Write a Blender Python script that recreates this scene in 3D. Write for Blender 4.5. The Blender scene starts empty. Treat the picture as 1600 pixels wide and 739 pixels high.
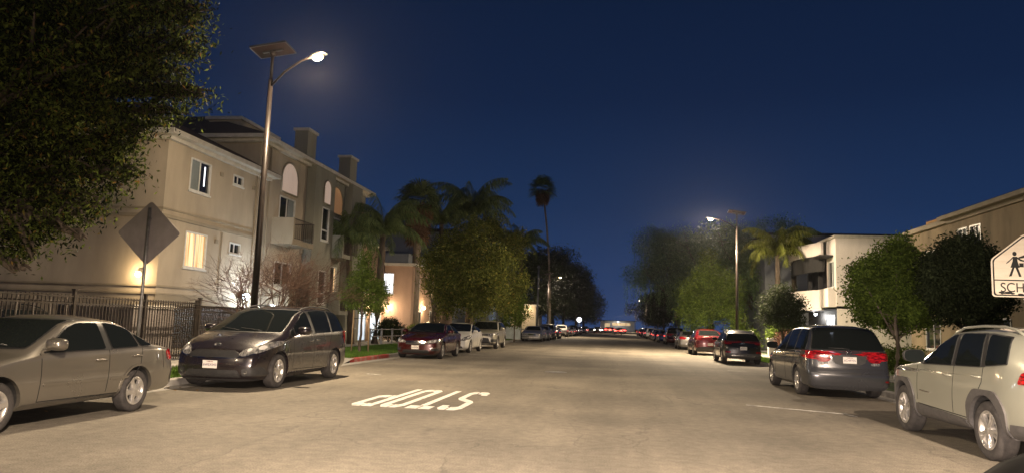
import bpy, bmesh, math, random
import numpy as np
from mathutils import Vector, Matrix
from mathutils.bvhtree import BVHTree
R = math.radians
scene = bpy.context.scene
C = bpy.context.scene.collection
random.seed(7)
RNG = np.random.default_rng(11)

# ------------------------------------------------------------------ camera, world, exposure
CAM_H, FPX, ROLL = 1.48, 1140.0, 0.034
_yaw, _pit = R(-8.263), R(6.848)
_f = Vector((math.sin(_yaw) * math.cos(_pit), math.cos(_yaw) * math.cos(_pit), math.sin(_pit)))
_r0 = Vector((math.cos(_yaw), -math.sin(_yaw), 0))
_u0 = _r0.cross(_f)
_r = _r0 * math.cos(ROLL) + _u0 * math.sin(ROLL)
_u = _u0 * math.cos(ROLL) - _r0 * math.sin(ROLL)
cam_data = bpy.data.cameras.new('camera')
cam = bpy.data.objects.new('camera', cam_data)
C.objects.link(cam)
cam.matrix_world = Matrix(((_r.x, _u.x, -_f.x, 0), (_r.y, _u.y, -_f.y, 0), (_r.z, _u.z, -_f.z, CAM_H), (0, 0, 0, 1)))
cam_data.sensor_width = 36.0
cam_data.lens = 36.0 * FPX / 1600.0
cam_data.clip_start = 0.05
cam_data.clip_end = 3000
scene.camera = cam


def at(px, py, Y):
    """the point at street distance Y seen at pixel (px, py) of the photograph"""
    d = _r * (px - 800) + _u * (369.5 - py) + _f * FPX
    d = d * (Y / d.y)
    return Vector((d.x, d.y, d.z + CAM_H))


world = bpy.data.worlds.new('World')
scene.world = world
world.use_nodes = True
wt = world.node_tree
wt.nodes.clear()
wo = wt.nodes.new('ShaderNodeOutputWorld')
wb = wt.nodes.new('ShaderNodeBackground')
wg = wt.nodes.new('ShaderNodeTexCoord')
ws = wt.nodes.new('ShaderNodeSeparateXYZ')
wr = wt.nodes.new('ShaderNodeValToRGB')
sky = wt.nodes.new('ShaderNodeTexSky')
sky.sky_type = 'NISHITA'
sky.sun_disc = False
sky.sun_elevation = R(1.0)
sky.sun_rotation = R(180)
mix = wt.nodes.new('ShaderNodeMix')
mix.data_type = 'RGBA'
mix.blend_type = 'ADD'
mix.inputs[0].default_value = 0.002
wt.links.new(wg.outputs['Generated'], ws.inputs[0])
wt.links.new(ws.outputs['Z'], wr.inputs[0])
cr = wr.color_ramp
cr.elements[0].position = 0.0
cr.elements[0].color = (0.026, 0.056, 0.150, 1)
cr.elements[1].position = 0.55
cr.elements[1].color = (0.0026, 0.0078, 0.027, 1)
for p, c in ((0.06, (0.016, 0.043, 0.128, 1)), (0.16, (0.0085, 0.0265, 0.084, 1)), (0.30, (0.0046, 0.0145, 0.050, 1))):
    e = cr.elements.new(p)
    e.color = c
wt.links.new(wr.outputs[0], mix.inputs['A'])
wt.links.new(sky.outputs[0], mix.inputs['B'])
wt.links.new(mix.outputs['Result'], wb.inputs[0])
wb.inputs[1].default_value = 1.0
wt.links.new(wb.outputs[0], wo.inputs[0])

night_fill = bpy.data.lights.new('night_fill', 'SUN')  # added faint blue fill for the dark trees, no moon known
night_fill.energy = 0.02
night_fill.angle = R(3)
night_fill.color = (0.75, 0.83, 1.0)
night_fill_o = bpy.data.objects.new('night_fill', night_fill)
night_fill_o.rotation_euler = (R(35), R(10), 0)
C.objects.link(night_fill_o)

vs = scene.view_settings
vs.view_transform = 'Standard'
vs.look = 'None'
vs.exposure = 0.0
vs.gamma = 1.0
scene.render.engine = 'CYCLES'
cy = scene.cycles
cy.max_bounces = 5
cy.diffuse_bounces = 3
cy.glossy_bounces = 3
cy.transmission_bounces = 4
cy.transparent_max_bounces = 6
cy.sample_clamp_indirect = 3.0
cy.sample_clamp_direct = 0.0
cy.caustics_reflective = False
cy.caustics_refractive = False
cy.use_denoising = True
cy.use_light_tree = True

# lamp strengths in watts (one place to tune)
P_STREET = 2300.0
DOWN = 1.75       # extra downward part of a street lamp
P_STREET_FAR = 3000.0
P_HEAD = 4600.0
WARM = (1.0, 0.78, 0.52)
WARMW = (1.0, 0.85, 0.66)


# ------------------------------------------------------------------ materials
MATS = {}


def newmat(name):
    m = bpy.data.materials.new(name)
    m.use_nodes = True
    MATS[name] = m
    return m, m.node_tree, m.node_tree.nodes['Principled BSDF']


def pm(name, col, rough=0.6, metal=0.0, coat=0.0, spec=0.5, emit=None, es=0.0, trans=0.0):
    m, t, b = newmat(name)
    b.inputs['Base Color'].default_value = (*col, 1)
    b.inputs['Roughness'].default_value = rough
    b.inputs['Metallic'].default_value = metal
    b.inputs['Coat Weight'].default_value = coat
    b.inputs['Coat Roughness'].default_value = 0.04
    b.inputs['Specular IOR Level'].default_value = spec
    b.inputs['Transmission Weight'].default_value = trans
    if emit:
        b.inputs['Emission Color'].default_value = (*emit, 1)
        b.inputs['Emission Strength'].default_value = es
    return m


def noisy(name, c1, c2, scale=4.0, rough=0.85, bump=0.0, bscale=None, detail=6.0, coord='Object', c3=None, scale3=0.4, f3=0.5, metal=0.0, stretch=None, lo=0.35, hi=0.65, bdist=0.01, spec=0.5, trans=0.0, coat=0.0):
    """two tone noise, an optional third large scale tone, and a fine bump"""
    m, t, b = newmat(name)
    n, l = t.nodes, t.links
    tc = n.new('ShaderNodeTexCoord')
    src = tc.outputs[coord]
    if stretch:
        mp = n.new('ShaderNodeMapping')
        mp.inputs['Scale'].default_value = stretch
        l.new(src, mp.inputs[0])
        src = mp.outputs[0]
    nz = n.new('ShaderNodeTexNoise')
    nz.inputs['Scale'].default_value = scale
    nz.inputs['Detail'].default_value = detail
    nz.inputs['Roughness'].default_value = 0.65
    l.new(src, nz.inputs['Vector'])
    rp = n.new('ShaderNodeValToRGB')
    rp.color_ramp.elements[0].position = lo
    rp.color_ramp.elements[1].position = hi
    rp.color_ramp.elements[0].color = (*c1, 1)
    rp.color_ramp.elements[1].color = (*c2, 1)
    l.new(nz.outputs['Fac'], rp.inputs[0])
    col = rp.outputs[0]
    if c3:
        n3 = n.new('ShaderNodeTexNoise')
        n3.inputs['Scale'].default_value = scale3
        n3.inputs['Detail'].default_value = 4
        l.new(src, n3.inputs['Vector'])
        r3 = n.new('ShaderNodeValToRGB')
        r3.color_ramp.elements[0].position = 0.45
        r3.color_ramp.elements[1].position = 0.7
        l.new(n3.outputs['Fac'], r3.inputs[0])
        ml = n.new('ShaderNodeMath')
        ml.operation = 'MULTIPLY'
        ml.inputs[1].default_value = f3
        l.new(r3.outputs[0], ml.inputs[0])
        mx = n.new('ShaderNodeMix')
        mx.data_type = 'RGBA'
        l.new(ml.outputs[0], mx.inputs[0])
        l.new(col, mx.inputs['A'])
        mx.inputs['B'].default_value = (*c3, 1)
        col = mx.outputs['Result']
    l.new(col, b.inputs['Base Color'])
    b.inputs['Roughness'].default_value = rough
    b.inputs['Metallic'].default_value = metal
    b.inputs['Specular IOR Level'].default_value = spec
    b.inputs['Coat Weight'].default_value = coat
    if bump:
        nb = n.new('ShaderNodeTexNoise')
        nb.inputs['Scale'].default_value = bscale or scale * 8
        nb.inputs['Detail'].default_value = 4
        l.new(src, nb.inputs['Vector'])
        bp = n.new('ShaderNodeBump')
        bp.inputs['Strength'].default_value = bump
        bp.inputs['Distance'].default_value = bdist
        l.new(nb.outputs['Fac'], bp.inputs['Height'])
        l.new(bp.outputs[0], b.inputs['Normal'])
    return m


def leafmat(name, c1, c2, c3=None, scale=1.2, rough=0.68, tl=0.28, skew=0.0):
    m, t, b = newmat(name)
    n, l = t.nodes, t.links
    g = n.new('ShaderNodeNewGeometry')
    rp = n.new('ShaderNodeValToRGB')
    rp.color_ramp.elements[0].color = (*c1, 1)
    rp.color_ramp.elements[0].position = skew
    rp.color_ramp.elements[1].color = (*c2, 1)
    if c3:
        e = rp.color_ramp.elements.new(0.93)
        e.color = (*c2, 1)
        rp.color_ramp.elements[2].position = 1.0
        rp.color_ramp.elements[2].color = (*c3, 1)
    l.new(g.outputs['Random Per Island'], rp.inputs[0])
    tc = n.new('ShaderNodeTexCoord')
    nz = n.new('ShaderNodeTexNoise')
    nz.inputs['Scale'].default_value = scale
    l.new(tc.outputs['Object'], nz.inputs['Vector'])
    hs = n.new('ShaderNodeHueSaturation')
    mr = n.new('ShaderNodeMapRange')
    mr.inputs[1].default_value = 0.3
    mr.inputs[2].default_value = 0.7
    mr.inputs[3].default_value = 0.6
    mr.inputs[4].default_value = 1.35
    l.new(nz.outputs['Fac'], mr.inputs[0])
    l.new(mr.outputs[0], hs.inputs['Value'])
    l.new(rp.outputs[0], hs.inputs['Color'])
    l.new(hs.outputs[0], b.inputs['Base Color'])
    b.inputs['Roughness'].default_value = rough
    b.inputs['Specular IOR Level'].default_value = 0.12
    tr = n.new('ShaderNodeBsdfTranslucent')
    l.new(hs.outputs[0], tr.inputs['Color'])
    mx = n.new('ShaderNodeMixShader')
    mx.inputs[0].default_value = tl
    out = [x for x in n if x.type == 'OUTPUT_MATERIAL'][0]
    l.new(b.outputs[0], mx.inputs[1])
    l.new(tr.outputs[0], mx.inputs[2])
    l.new(mx.outputs[0], out.inputs[0])
    return m


def emat(name, col, s):
    m, t, b = newmat(name)
    b.inputs['Base Color'].default_value = (*[min(0.8, c) for c in col], 1)
    b.inputs['Emission Color'].default_value = (*col, 1)
    b.inputs['Emission Strength'].default_value = s
    return m


# ------------------------------------------------------------------ mesh helpers
class MB:
    """collects simple shapes and links them as one mesh object"""
    def __init__(s):
        s.v, s.f, s.m, s.sm = [], [], [], []

    def add(s, vs_, fs_, mi=0, smooth=False):
        o = len(s.v)
        s.v.extend([tuple(p) for p in vs_])
        for f in fs_:
            s.f.append(tuple(i + o for i in f))
            s.m.append(mi)
            s.sm.append(smooth)
        return s

    def box(s, x0, x1, y0, y1, z0, z1, mi=0, M=None):
        p = [(x, y, z) for x in (x0, x1) for y in (y0, y1) for z in (z0, z1)]
        if M is not None:
            p = [tuple(M @ Vector(q)) for q in p]
        return s.add(p, [(0, 1, 3, 2), (4, 6, 7, 5), (0, 4, 5, 1), (2, 3, 7, 6), (0, 2, 6, 4), (1, 5, 7, 3)], mi)

    def prism(s, poly, a0, a1, axis='x', mi=0):
        """poly of 2D points swept along an axis"""
        n = len(poly)
        def P(a, q):
            return {'x': (a, q[0], q[1]), 'y': (q[0], a, q[1]), 'z': (q[0], q[1], a)}[axis]
        vs_ = [P(a0, q) for q in poly] + [P(a1, q) for q in poly]
        fs_ = [tuple(range(n))[::-1], tuple(range(n, 2 * n))] + [(i, (i + 1) % n, n + (i + 1) % n, n + i) for i in range(n)]
        return s.add(vs_, fs_, mi)

    def tube(s, pts, rad, n=8, mi=0, cap=True):
        """round bar through points; rad a number or a list"""
        pts = [Vector(p) for p in pts]
        k = len(pts)
        rs = rad if hasattr(rad, '__len__') else [rad] * k
        vs_, fs_ = [], []
        ref = Vector((0, 0, 1))
        for i, p in enumerate(pts):
            d = (pts[min(i + 1, k - 1)] - pts[max(i - 1, 0)]).normalized()
            a = d.cross(ref)
            if a.length < 0.05:
                a = d.cross(Vector((1, 0, 0)))
            a.normalize()
            b = d.cross(a)
            for j in range(n):
                t = 2 * math.pi * j / n
                vs_.append(p + (a * math.cos(t) + b * math.sin(t)) * rs[i])
        for i in range(k - 1):
            for j in range(n):
                fs_.append((i * n + j, i * n + (j + 1) % n, (i + 1) * n + (j + 1) % n, (i + 1) * n + j))
        if cap:
            fs_.append(tuple(range(n))[::-1])
            fs_.append(tuple(range((k - 1) * n, k * n)))
        return s.add(vs_, fs_, mi, True)

    def lathe(s, prof, n=24, M=None, mi=0, mis=None):
        """profile (r, a) turned about the local Z axis"""
        vs_, fs_ = [], []
        k = len(prof)
        for (r_, a) in prof:
            for j in range(n):
                t = 2 * math.pi * j / n
                q = Vector((r_ * math.cos(t), r_ * math.sin(t), a))
                vs_.append(M @ q if M is not None else q)
        for i in range(k - 1):
            for j in range(n):
                fs_.append((i * n + j, i * n + (j + 1) % n, (i + 1) * n + (j + 1) % n, (i + 1) * n + j))
        return s.add(vs_, fs_, mi, True)

    def ball(s, c, rx, ry=None, rz=None, n=12, mi=0):
        ry = ry or rx
        rz = rz or rx
        prof = [(math.sin(math.pi * i / n), -math.cos(math.pi * i / n)) for i in range(n + 1)]
        return s.lathe([(max(a, 1e-4), b) for a, b in prof], n * 2, Matrix.Translation(Vector(c)) @ Matrix.Diagonal((rx, ry, rz, 1)), mi)

    def mesh(s, name, mats):
        me = bpy.data.meshes.new(name)
        me.from_pydata(s.v, [], s.f)
        for m in mats if isinstance(mats, (list, tuple)) else [mats]:
            me.materials.append(m)
        me.polygons.foreach_set('material_index', s.m)
        me.polygons.foreach_set('use_smooth', s.sm)
        me.update()
        return me

    def build(s, name, mats, parent=None, loc=None, bevel=0.0):
        o = bpy.data.objects.new(name, s.mesh(name, mats))
        C.objects.link(o)
        if loc is not None:
            o.location = loc
        if parent is not None:
            o.parent = parent
        if bevel:
            b = o.modifiers.new('b', 'BEVEL')
            b.width = bevel
            b.segments = 2
            b.limit_method = 'ANGLE'
        return o


def tag(o, label=None, cat=None, group=None, kind=None):
    if label:
        o['label'] = label
    if cat:
        o['category'] = cat
    if group:
        o['group'] = group
    if kind:
        o['kind'] = kind
    return o


def thing(name, label, cat, loc=(0, 0, 0), rz=0.0, group=None):
    o = bpy.data.objects.new(name, None)
    o.empty_display_size = 0.3
    o.location = loc
    o.rotation_euler = (0, 0, rz)
    C.objects.link(o)
    return tag(o, label, cat, group)


def link(name, me, parent=None, loc=None, rot=None):
    o = bpy.data.objects.new(name, me)
    C.objects.link(o)
    if parent is not None:
        o.parent = parent
    if loc is not None:
        o.location = loc
    if rot is not None:
        o.rotation_euler = rot
    return o


def copy_tree(o, parent=None):
    c = o.copy()
    C.objects.link(c)
    if parent is not None:
        c.parent = parent
    for ch in o.children:
        copy_tree(ch, c)
    return c


def text_mesh(txt, size, mat, name='lettering', depth=0.002, align='CENTER'):
    cu = bpy.data.curves.new('t', 'FONT')
    cu.body = txt
    cu.size = size
    cu.extrude = depth
    cu.align_x = align
    cu.align_y = 'CENTER'
    o = bpy.data.objects.new('t', cu)
    C.objects.link(o)
    dg = bpy.context.evaluated_depsgraph_get()
    me = bpy.data.meshes.new_from_object(o.evaluated_get(dg))
    bpy.data.objects.remove(o)
    me.name = name
    me.materials.clear()
    me.materials.append(mat)
    return me
# ------------------------------------------------------------------ the materials
def road_material():
    m, t, b = newmat('asphalt')
    n, l = t.nodes, t.links
    tc = n.new('ShaderNodeTexCoord')
    def noise(sc, det, stretch=None):
        src = tc.outputs['Object']
        if stretch:
            mp = n.new('ShaderNodeMapping')
            mp.inputs['Scale'].default_value = stretch
            l.new(src, mp.inputs[0])
            src = mp.outputs[0]
        z = n.new('ShaderNodeTexNoise')
        z.inputs['Scale'].default_value = sc
        z.inputs['Detail'].default_value = det
        l.new(src, z.inputs['Vector'])
        return z.outputs['Fac']
    def ramp(f, a, b_, c0=(0, 0, 0), c1=(1, 1, 1)):
        r_ = n.new('ShaderNodeValToRGB')
        r_.color_ramp.elements[0].position = a
        r_.color_ramp.elements[1].position = b_
        r_.color_ramp.elements[0].color = (*c0, 1)
        r_.color_ramp.elements[1].color = (*c1, 1)
        l.new(f, r_.inputs[0])
        return r_.outputs[0]
    def mixc(f, a, b_, mode='MIX', fac=None):
        x = n.new('ShaderNodeMix')
        x.data_type = 'RGBA'
        x.blend_type = mode
        if fac is not None:
            x.inputs[0].default_value = fac
        else:
            l.new(f, x.inputs[0])
        for k, v in (('A', a), ('B', b_)):
            if isinstance(v, tuple):
                x.inputs[k].default_value = (*v, 1)
            else:
                l.new(v, x.inputs[k])
        return x.outputs['Result']
    grain = ramp(noise(55, 3), 0.3, 0.7, (0.13, 0.115, 0.090), (0.292, 0.260, 0.210))
    patch = ramp(noise(0.35, 6), 0.38, 0.66, (0.74, 0.74, 0.74), (1.16, 1.15, 1.13))
    lanes = ramp(noise(0.9, 5, (1, 0.05, 1)), 0.35, 0.65, (0.80, 0.80, 0.80), (1.10, 1.10, 1.10))
    col = mixc(None, grain, patch, 'MULTIPLY', 1.0)
    col = mixc(None, col, lanes, 'MULTIPLY', 1.0)
    mott = ramp(noise(7.0, 6), 0.35, 0.68, (0.84, 0.84, 0.84), (1.12, 1.12, 1.12))
    col = mixc(None, col, mott, 'MULTIPLY', 1.0)
    stains = ramp(noise(1.7, 5, (1, 0.5, 1)), 0.66, 0.74)
    col = mixc(stains, col, (0.13, 0.115, 0.095))
    drips = ramp(noise(5.5, 3, (1, 0.35, 1)), 0.73, 0.80)
    col = mixc(drips, col, (0.10, 0.088, 0.072))
    spk = ramp(noise(160, 2), 0.68, 0.74)
    col = mixc(spk, col, (0.46, 0.44, 0.42))
    # cracks: thin lines of a distorted voronoi
    mp = n.new('ShaderNodeMapping')
    mp.inputs['Scale'].default_value = (0.33, 0.14, 1)
    l.new(tc.outputs['Object'], mp.inputs[0])
    dn = n.new('ShaderNodeTexNoise')
    dn.inputs['Scale'].default_value = 2.2
    dn.inputs['Detail'].default_value = 5
    l.new(mp.outputs[0], dn.inputs['Vector'])
    va = n.new('ShaderNodeVectorMath')
    va.operation = 'ADD'
    l.new(mp.outputs[0], va.inputs[0])
    l.new(dn.outputs['Color'], va.inputs[1])
    vo = n.new('ShaderNodeTexVoronoi')
    vo.feature = 'DISTANCE_TO_EDGE'
    vo.inputs['Scale'].default_value = 1.0
    l.new(va.outputs[0], vo.inputs['Vector'])
    crk = ramp(vo.outputs['Distance'], 0.0016, 0.0050, (0.6, 0.6, 0.6), (0, 0, 0))
    col = mixc(crk, col, (0.085, 0.075, 0.065))
    l.new(col, b.inputs['Base Color'])
    b.inputs['Roughness'].default_value = 0.82
    b.inputs['Specular IOR Level'].default_value = 0.35
    bp = n.new('ShaderNodeBump')
    bp.inputs['Strength'].default_value = 0.55
    bp.inputs['Distance'].default_value = 0.006
    l.new(noise(70, 4), bp.inputs['Height'])
    l.new(bp.outputs[0], b.inputs['Normal'])
    return m


def stucco(name, c, rough=0.9, streak=0.25):
    d = tuple(x * 0.82 for x in c)
    k = tuple(x * (1 - streak * 1.4) for x in c)
    return noisy(name, d, c, scale=2.5, rough=rough, bump=0.35, bscale=60, c3=k, scale3=1.1, f3=streak * 2, stretch=(1, 1, 0.35), lo=0.25, hi=0.75, bdist=0.008)


M_road = road_material()
M_paintw = noisy('road_paint', (0.40, 0.38, 0.35), (0.80, 0.78, 0.72), scale=7, rough=0.7, lo=0.34, hi=0.50, bump=0.3, bscale=90)
M_paintworn = noisy('worn_road_paint', (0.20, 0.19, 0.18), (0.62, 0.60, 0.55), scale=7, rough=0.7, lo=0.42, hi=0.58)
M_conc = noisy('concrete', (0.27, 0.255, 0.23), (0.40, 0.38, 0.345), scale=3, rough=0.9, bump=0.3, bscale=50, c3=(0.20, 0.19, 0.17), scale3=0.9, f3=0.6)
M_kerbred = noisy('red_kerb_paint', (0.30, 0.07, 0.05), (0.45, 0.045, 0.035), scale=5, rough=0.7, c3=(0.33, 0.28, 0.25), scale3=3, f3=0.6)
M_soil = noisy('soil', (0.05, 0.04, 0.028), (0.11, 0.09, 0.06), scale=3, rough=1.0, bump=0.5, bscale=20, bdist=0.05)
M_lawn = noisy('lawn', (0.04, 0.08, 0.016), (0.09, 0.15, 0.03), scale=5, rough=0.95, bump=0.6, bscale=60, bdist=0.03)
M_grass = leafmat('grass_blade', (0.06, 0.12, 0.02), (0.15, 0.25, 0.045), scale=2)
M_stA = stucco('stucco_beige', (0.49, 0.42, 0.325))
M_stA2 = stucco('stucco_beige_dim_lit', (0.30, 0.295, 0.24))  # beige stucco with the weaker warm light put into its colour
M_stBand = stucco('stucco_band', (0.36, 0.31, 0.23))
M_stP = stucco('stucco_pink', (0.52, 0.36, 0.27))
M_stW = stucco('stucco_white', (0.80, 0.74, 0.69), streak=0.1)
M_stR = stucco('stucco_ochre', (0.30, 0.235, 0.145), streak=0.4)
M_stO = stucco('stucco_orange', (0.50, 0.30, 0.13))
M_stG = stucco('stucco_grey', (0.30, 0.32, 0.34), streak=0.12)
M_dark = noisy('charcoal_cladding', (0.022, 0.022, 0.024), (0.035, 0.034, 0.035), scale=5, rough=0.7)
M_trim = noisy('trim_white', (0.55, 0.52, 0.45), (0.68, 0.65, 0.58), scale=4, rough=0.6)
M_tile = noisy('roof_tile', (0.035, 0.022, 0.018), (0.09, 0.05, 0.038), scale=7, rough=0.9, bump=0.8, bscale=9, stretch=(1, 1, 4), bdist=0.04)
M_arch = stucco('arch_panel_glow', (0.85, 0.68, 0.58), streak=0.05)
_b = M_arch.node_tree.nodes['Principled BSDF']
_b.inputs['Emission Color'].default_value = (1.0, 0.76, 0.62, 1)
_b.inputs['Emission Strength'].default_value = 0.22  # panel itself made to glow, as if the niche were lit from within
M_glassdark = pm('window_glass_dark', (0.018, 0.02, 0.024), rough=0.06, spec=0.9)
M_frame = noisy('window_frame_white', (0.58, 0.58, 0.56), (0.7, 0.7, 0.68), scale=6, rough=0.45)
M_framed = pm('window_frame_dark', (0.05, 0.045, 0.04), rough=0.5)
M_curt = noisy('curtain_cloth', (0.42, 0.34, 0.2), (0.62, 0.52, 0.34), scale=6, rough=0.9, stretch=(9, 9, 0.4))
M_iron = noisy('black_iron', (0.026, 0.021, 0.018), (0.06, 0.047, 0.038), scale=12, rough=0.55, metal=0.3)
M_steel = noisy('galvanised_steel', (0.20, 0.195, 0.19), (0.33, 0.32, 0.31), scale=8, rough=0.45, metal=0.7)
M_polebrown = noisy('bronze_pole_paint', (0.009, 0.007, 0.006), (0.018, 0.013, 0.011), scale=6, rough=0.4, metal=0.0, spec=0.3)
M_panelframe = pm('dark_panel_frame', (0.02, 0.018, 0.018), rough=0.4, metal=0.3)
M_alu = noisy('dull_aluminium', (0.22, 0.195, 0.19), (0.29, 0.26, 0.25), scale=2.2, rough=0.5, metal=0.0, c3=(0.15, 0.13, 0.13), scale3=1.5, f3=0.7)
M_solar = pm('solar_cells', (0.016, 0.009, 0.009), rough=0.7, spec=0.05)
M_wood = noisy('wood', (0.10, 0.065, 0.035), (0.18, 0.12, 0.07), scale=6, rough=0.85, stretch=(6, 6, 0.6))
M_stake = noisy('stake_wood', (0.26, 0.17, 0.09), (0.38, 0.27, 0.15), scale=6, rough=0.85, stretch=(6, 6, 0.6))
M_bark = noisy('bark', (0.055, 0.042, 0.03), (0.13, 0.10, 0.075), scale=5, rough=0.95, bump=0.8, bscale=14, stretch=(2, 2, 0.4), bdist=0.03)
M_barkp = noisy('bark_pale', (0.15, 0.12, 0.09), (0.27, 0.22, 0.17), scale=5, rough=0.9, bump=0.5, bscale=14, stretch=(2, 2, 0.5), bdist=0.02)
M_twig = noisy('bare_twigs', (0.06, 0.033, 0.024), (0.13, 0.075, 0.052), scale=5, rough=0.9)
M_signface = noisy('faded_sign_face', (0.76, 0.66, 0.52), (0.88, 0.79, 0.66), scale=2.2, rough=0.5, stretch=(1, 1, 5))
M_black = pm('black_paint', (0.012, 0.012, 0.012), rough=0.6)
M_whitep = noisy('white_paint', (0.62, 0.62, 0.60), (0.78, 0.78, 0.76), scale=3, rough=0.6)
M_box = noisy('pale_blue_cabinet', (0.42, 0.48, 0.47), (0.52, 0.58, 0.57), scale=3, rough=0.6)
# car materials
M_tyre = noisy('tyre_rubber', (0.022, 0.02, 0.019), (0.05, 0.045, 0.042), scale=10, rough=0.85, bump=0.4, bscale=30)
M_alloy = noisy('alloy_wheel', (0.48, 0.46, 0.43), (0.66, 0.64, 0.60), scale=14, rough=0.32, metal=0.75)
M_rimdark = pm('rim_shadow_black', (0.02, 0.02, 0.02), rough=0.8)
M_plastic = noisy('black_plastic', (0.02, 0.02, 0.021), (0.034, 0.033, 0.032), scale=16, rough=0.55)
M_clad = noisy('grey_cladding', (0.055, 0.053, 0.052), (0.085, 0.08, 0.078), scale=10, rough=0.6)
M_glass = pm('car_glass', (0.008, 0.010, 0.010), rough=0.03, spec=0.16)
M_seal = pm('window_rubber', (0.012, 0.012, 0.012), rough=0.5)
M_gap = pm('panel_gap_black', (0.008, 0.008, 0.008), rough=0.8)
M_chrome = pm('chrome', (0.75, 0.74, 0.72), rough=0.12, metal=1.0)
M_red = noisy('red_lens', (0.09, 0.003, 0.004), (0.46, 0.012, 0.016), scale=9, rough=0.12, coat=0.8, stretch=(1, 1, 5), lo=0.4, hi=0.6, detail=2)
M_redd = pm('dark_red_lens', (0.16, 0.006, 0.008), rough=0.12, coat=0.8)
M_lens = noisy('headlamp_lens', (0.16, 0.16, 0.15), (0.55, 0.53, 0.49), scale=11, rough=0.08, coat=1.0, lo=0.42, hi=0.58, metal=0.5, stretch=(3, 1, 1))
M_bulbref = pm('lamp_reflector', (0.9, 0.88, 0.84), rough=0.2, metal=0.4, coat=1.0)
M_amber = pm('amber_lens', (0.55, 0.20, 0.03), rough=0.15, coat=0.8)
M_plate = pm('plate_white', (0.78, 0.74, 0.68), rough=0.45)
M_platetext = pm('plate_lettering', (0.10, 0.05, 0.12), rough=0.6)
M_brake = emat('lit_tail_lamp', (1.0, 0.06, 0.04), 16.0)
M_parkon = emat('dim_tail_lamp', (1.0, 0.08, 0.09), 0.8)
M_beam = emat('lit_headlamp', (1.0, 0.93, 0.8), 14.0)


def paint(name, col, metal=0.5, rough=0.34, coat=1.0):
    m, t, b = newmat(name)
    n, l = t.nodes, t.links
    tc = n.new('ShaderNodeTexCoord')
    nz = n.new('ShaderNodeTexNoise')
    nz.inputs['Scale'].default_value = 1.4
    nz.inputs['Detail'].default_value = 8
    l.new(tc.outputs['Object'], nz.inputs['Vector'])
    rp = n.new('ShaderNodeValToRGB')
    rp.color_ramp.elements[0].color = (*[c * 0.86 for c in col], 1)
    rp.color_ramp.elements[1].color = (*[min(1, c * 1.08) for c in col], 1)
    l.new(nz.outputs['Fac'], rp.inputs[0])
    l.new(rp.outputs[0], b.inputs['Base Color'])
    mr = n.new('ShaderNodeMapRange')
    mr.inputs[3].default_value = rough * 0.75
    mr.inputs[4].default_value = rough * 1.35
    l.new(nz.outputs['Fac'], mr.inputs[0])
    l.new(mr.outputs[0], b.inputs['Roughness'])
    b.inputs['Metallic'].default_value = metal
    b.inputs['Coat Weight'].default_value = coat
    b.inputs['Coat Roughness'].default_value = 0.05
    return m


P_champ = paint('paint_champagne', (0.18, 0.165, 0.138), metal=0.6, rough=0.28)
P_dkgrey = paint('paint_dark_grey', (0.022, 0.017, 0.019), metal=0.3, rough=0.26)
P_maroon = paint('paint_dark_red', (0.06, 0.007, 0.006), metal=0.3, rough=0.26)
P_cream = paint('paint_pearl_white', (0.76, 0.74, 0.67), metal=0.0)
P_beige = paint('paint_beige_silver', (0.40, 0.38, 0.31))
P_silver = paint('paint_silver', (0.45, 0.44, 0.42))
P_white = paint('paint_white', (0.75, 0.74, 0.72), metal=0.0)
P_black = paint('paint_black', (0.012, 0.012, 0.014), metal=0.2, rough=0.25)
P_blue = paint('paint_blue', (0.03, 0.05, 0.16))
P_grey = paint('paint_blue_grey', (0.055, 0.057, 0.063), metal=0.4, rough=0.24)
P_sage = paint('paint_sage_silver', (0.34, 0.345, 0.285), metal=0.35)
P_red = paint('paint_red', (0.13, 0.006, 0.008), metal=0.25, rough=0.26)
P_dred = paint('paint_deep_red', (0.07, 0.004, 0.005), metal=0.25, rough=0.26)
P_mid = paint('paint_mid_grey', (0.17, 0.16, 0.15))
# ------------------------------------------------------------------ cars
# a car stands on z = 0, nose towards +Y; u is the distance back from the nose
def interp(pts, x):
    return float(np.interp(x, [p[0] for p in pts], [p[1] for p in pts]))


def smooth_fn(pts, win=0.12):
    xs = np.linspace(pts[0][0] - win, pts[-1][0] + win, 400)
    ys = np.interp(xs, [p[0] for p in pts], [p[1] for p in pts])
    k = max(1, int(win / (xs[1] - xs[0])))
    ker = np.hanning(2 * k + 3)[1:-1]
    ker /= ker.sum()
    yp = np.concatenate([np.full(k, ys[0]), ys, np.full(k, ys[-1])])
    ys = np.convolve(yp, ker, 'valid')
    return lambda x: float(np.interp(x, xs, ys))


def section(w, zl, zm, zb, zr, zt, wr, tuck):
    P = [(0, zl), (w * 0.86, zl), (w * tuck, zl + 0.10), (w, zm), (w * 0.968, zb), (wr, zr), (wr * 0.55, zt - 0.012), (0, zt)]
    fr = [0, 0.5, 0.5, 0.9, 0.34, 0.55, 0.9, 0]
    out = [P[0]]
    rows = 4
    for i in range(1, len(P) - 1):
        a, b, c = Vector(P[i - 1]), Vector(P[i]), Vector(P[i + 1])
        k = fr[i] * 0.5
        s, e = b + (a - b) * k, b + (c - b) * k
        for j in range(rows + 1):
            t = j / rows
            q = s * (1 - t) ** 2 + b * 2 * t * (1 - t) + e * t * t
            out.append((q.x, q.y))
    out.append(P[-1])
    return out


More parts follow.
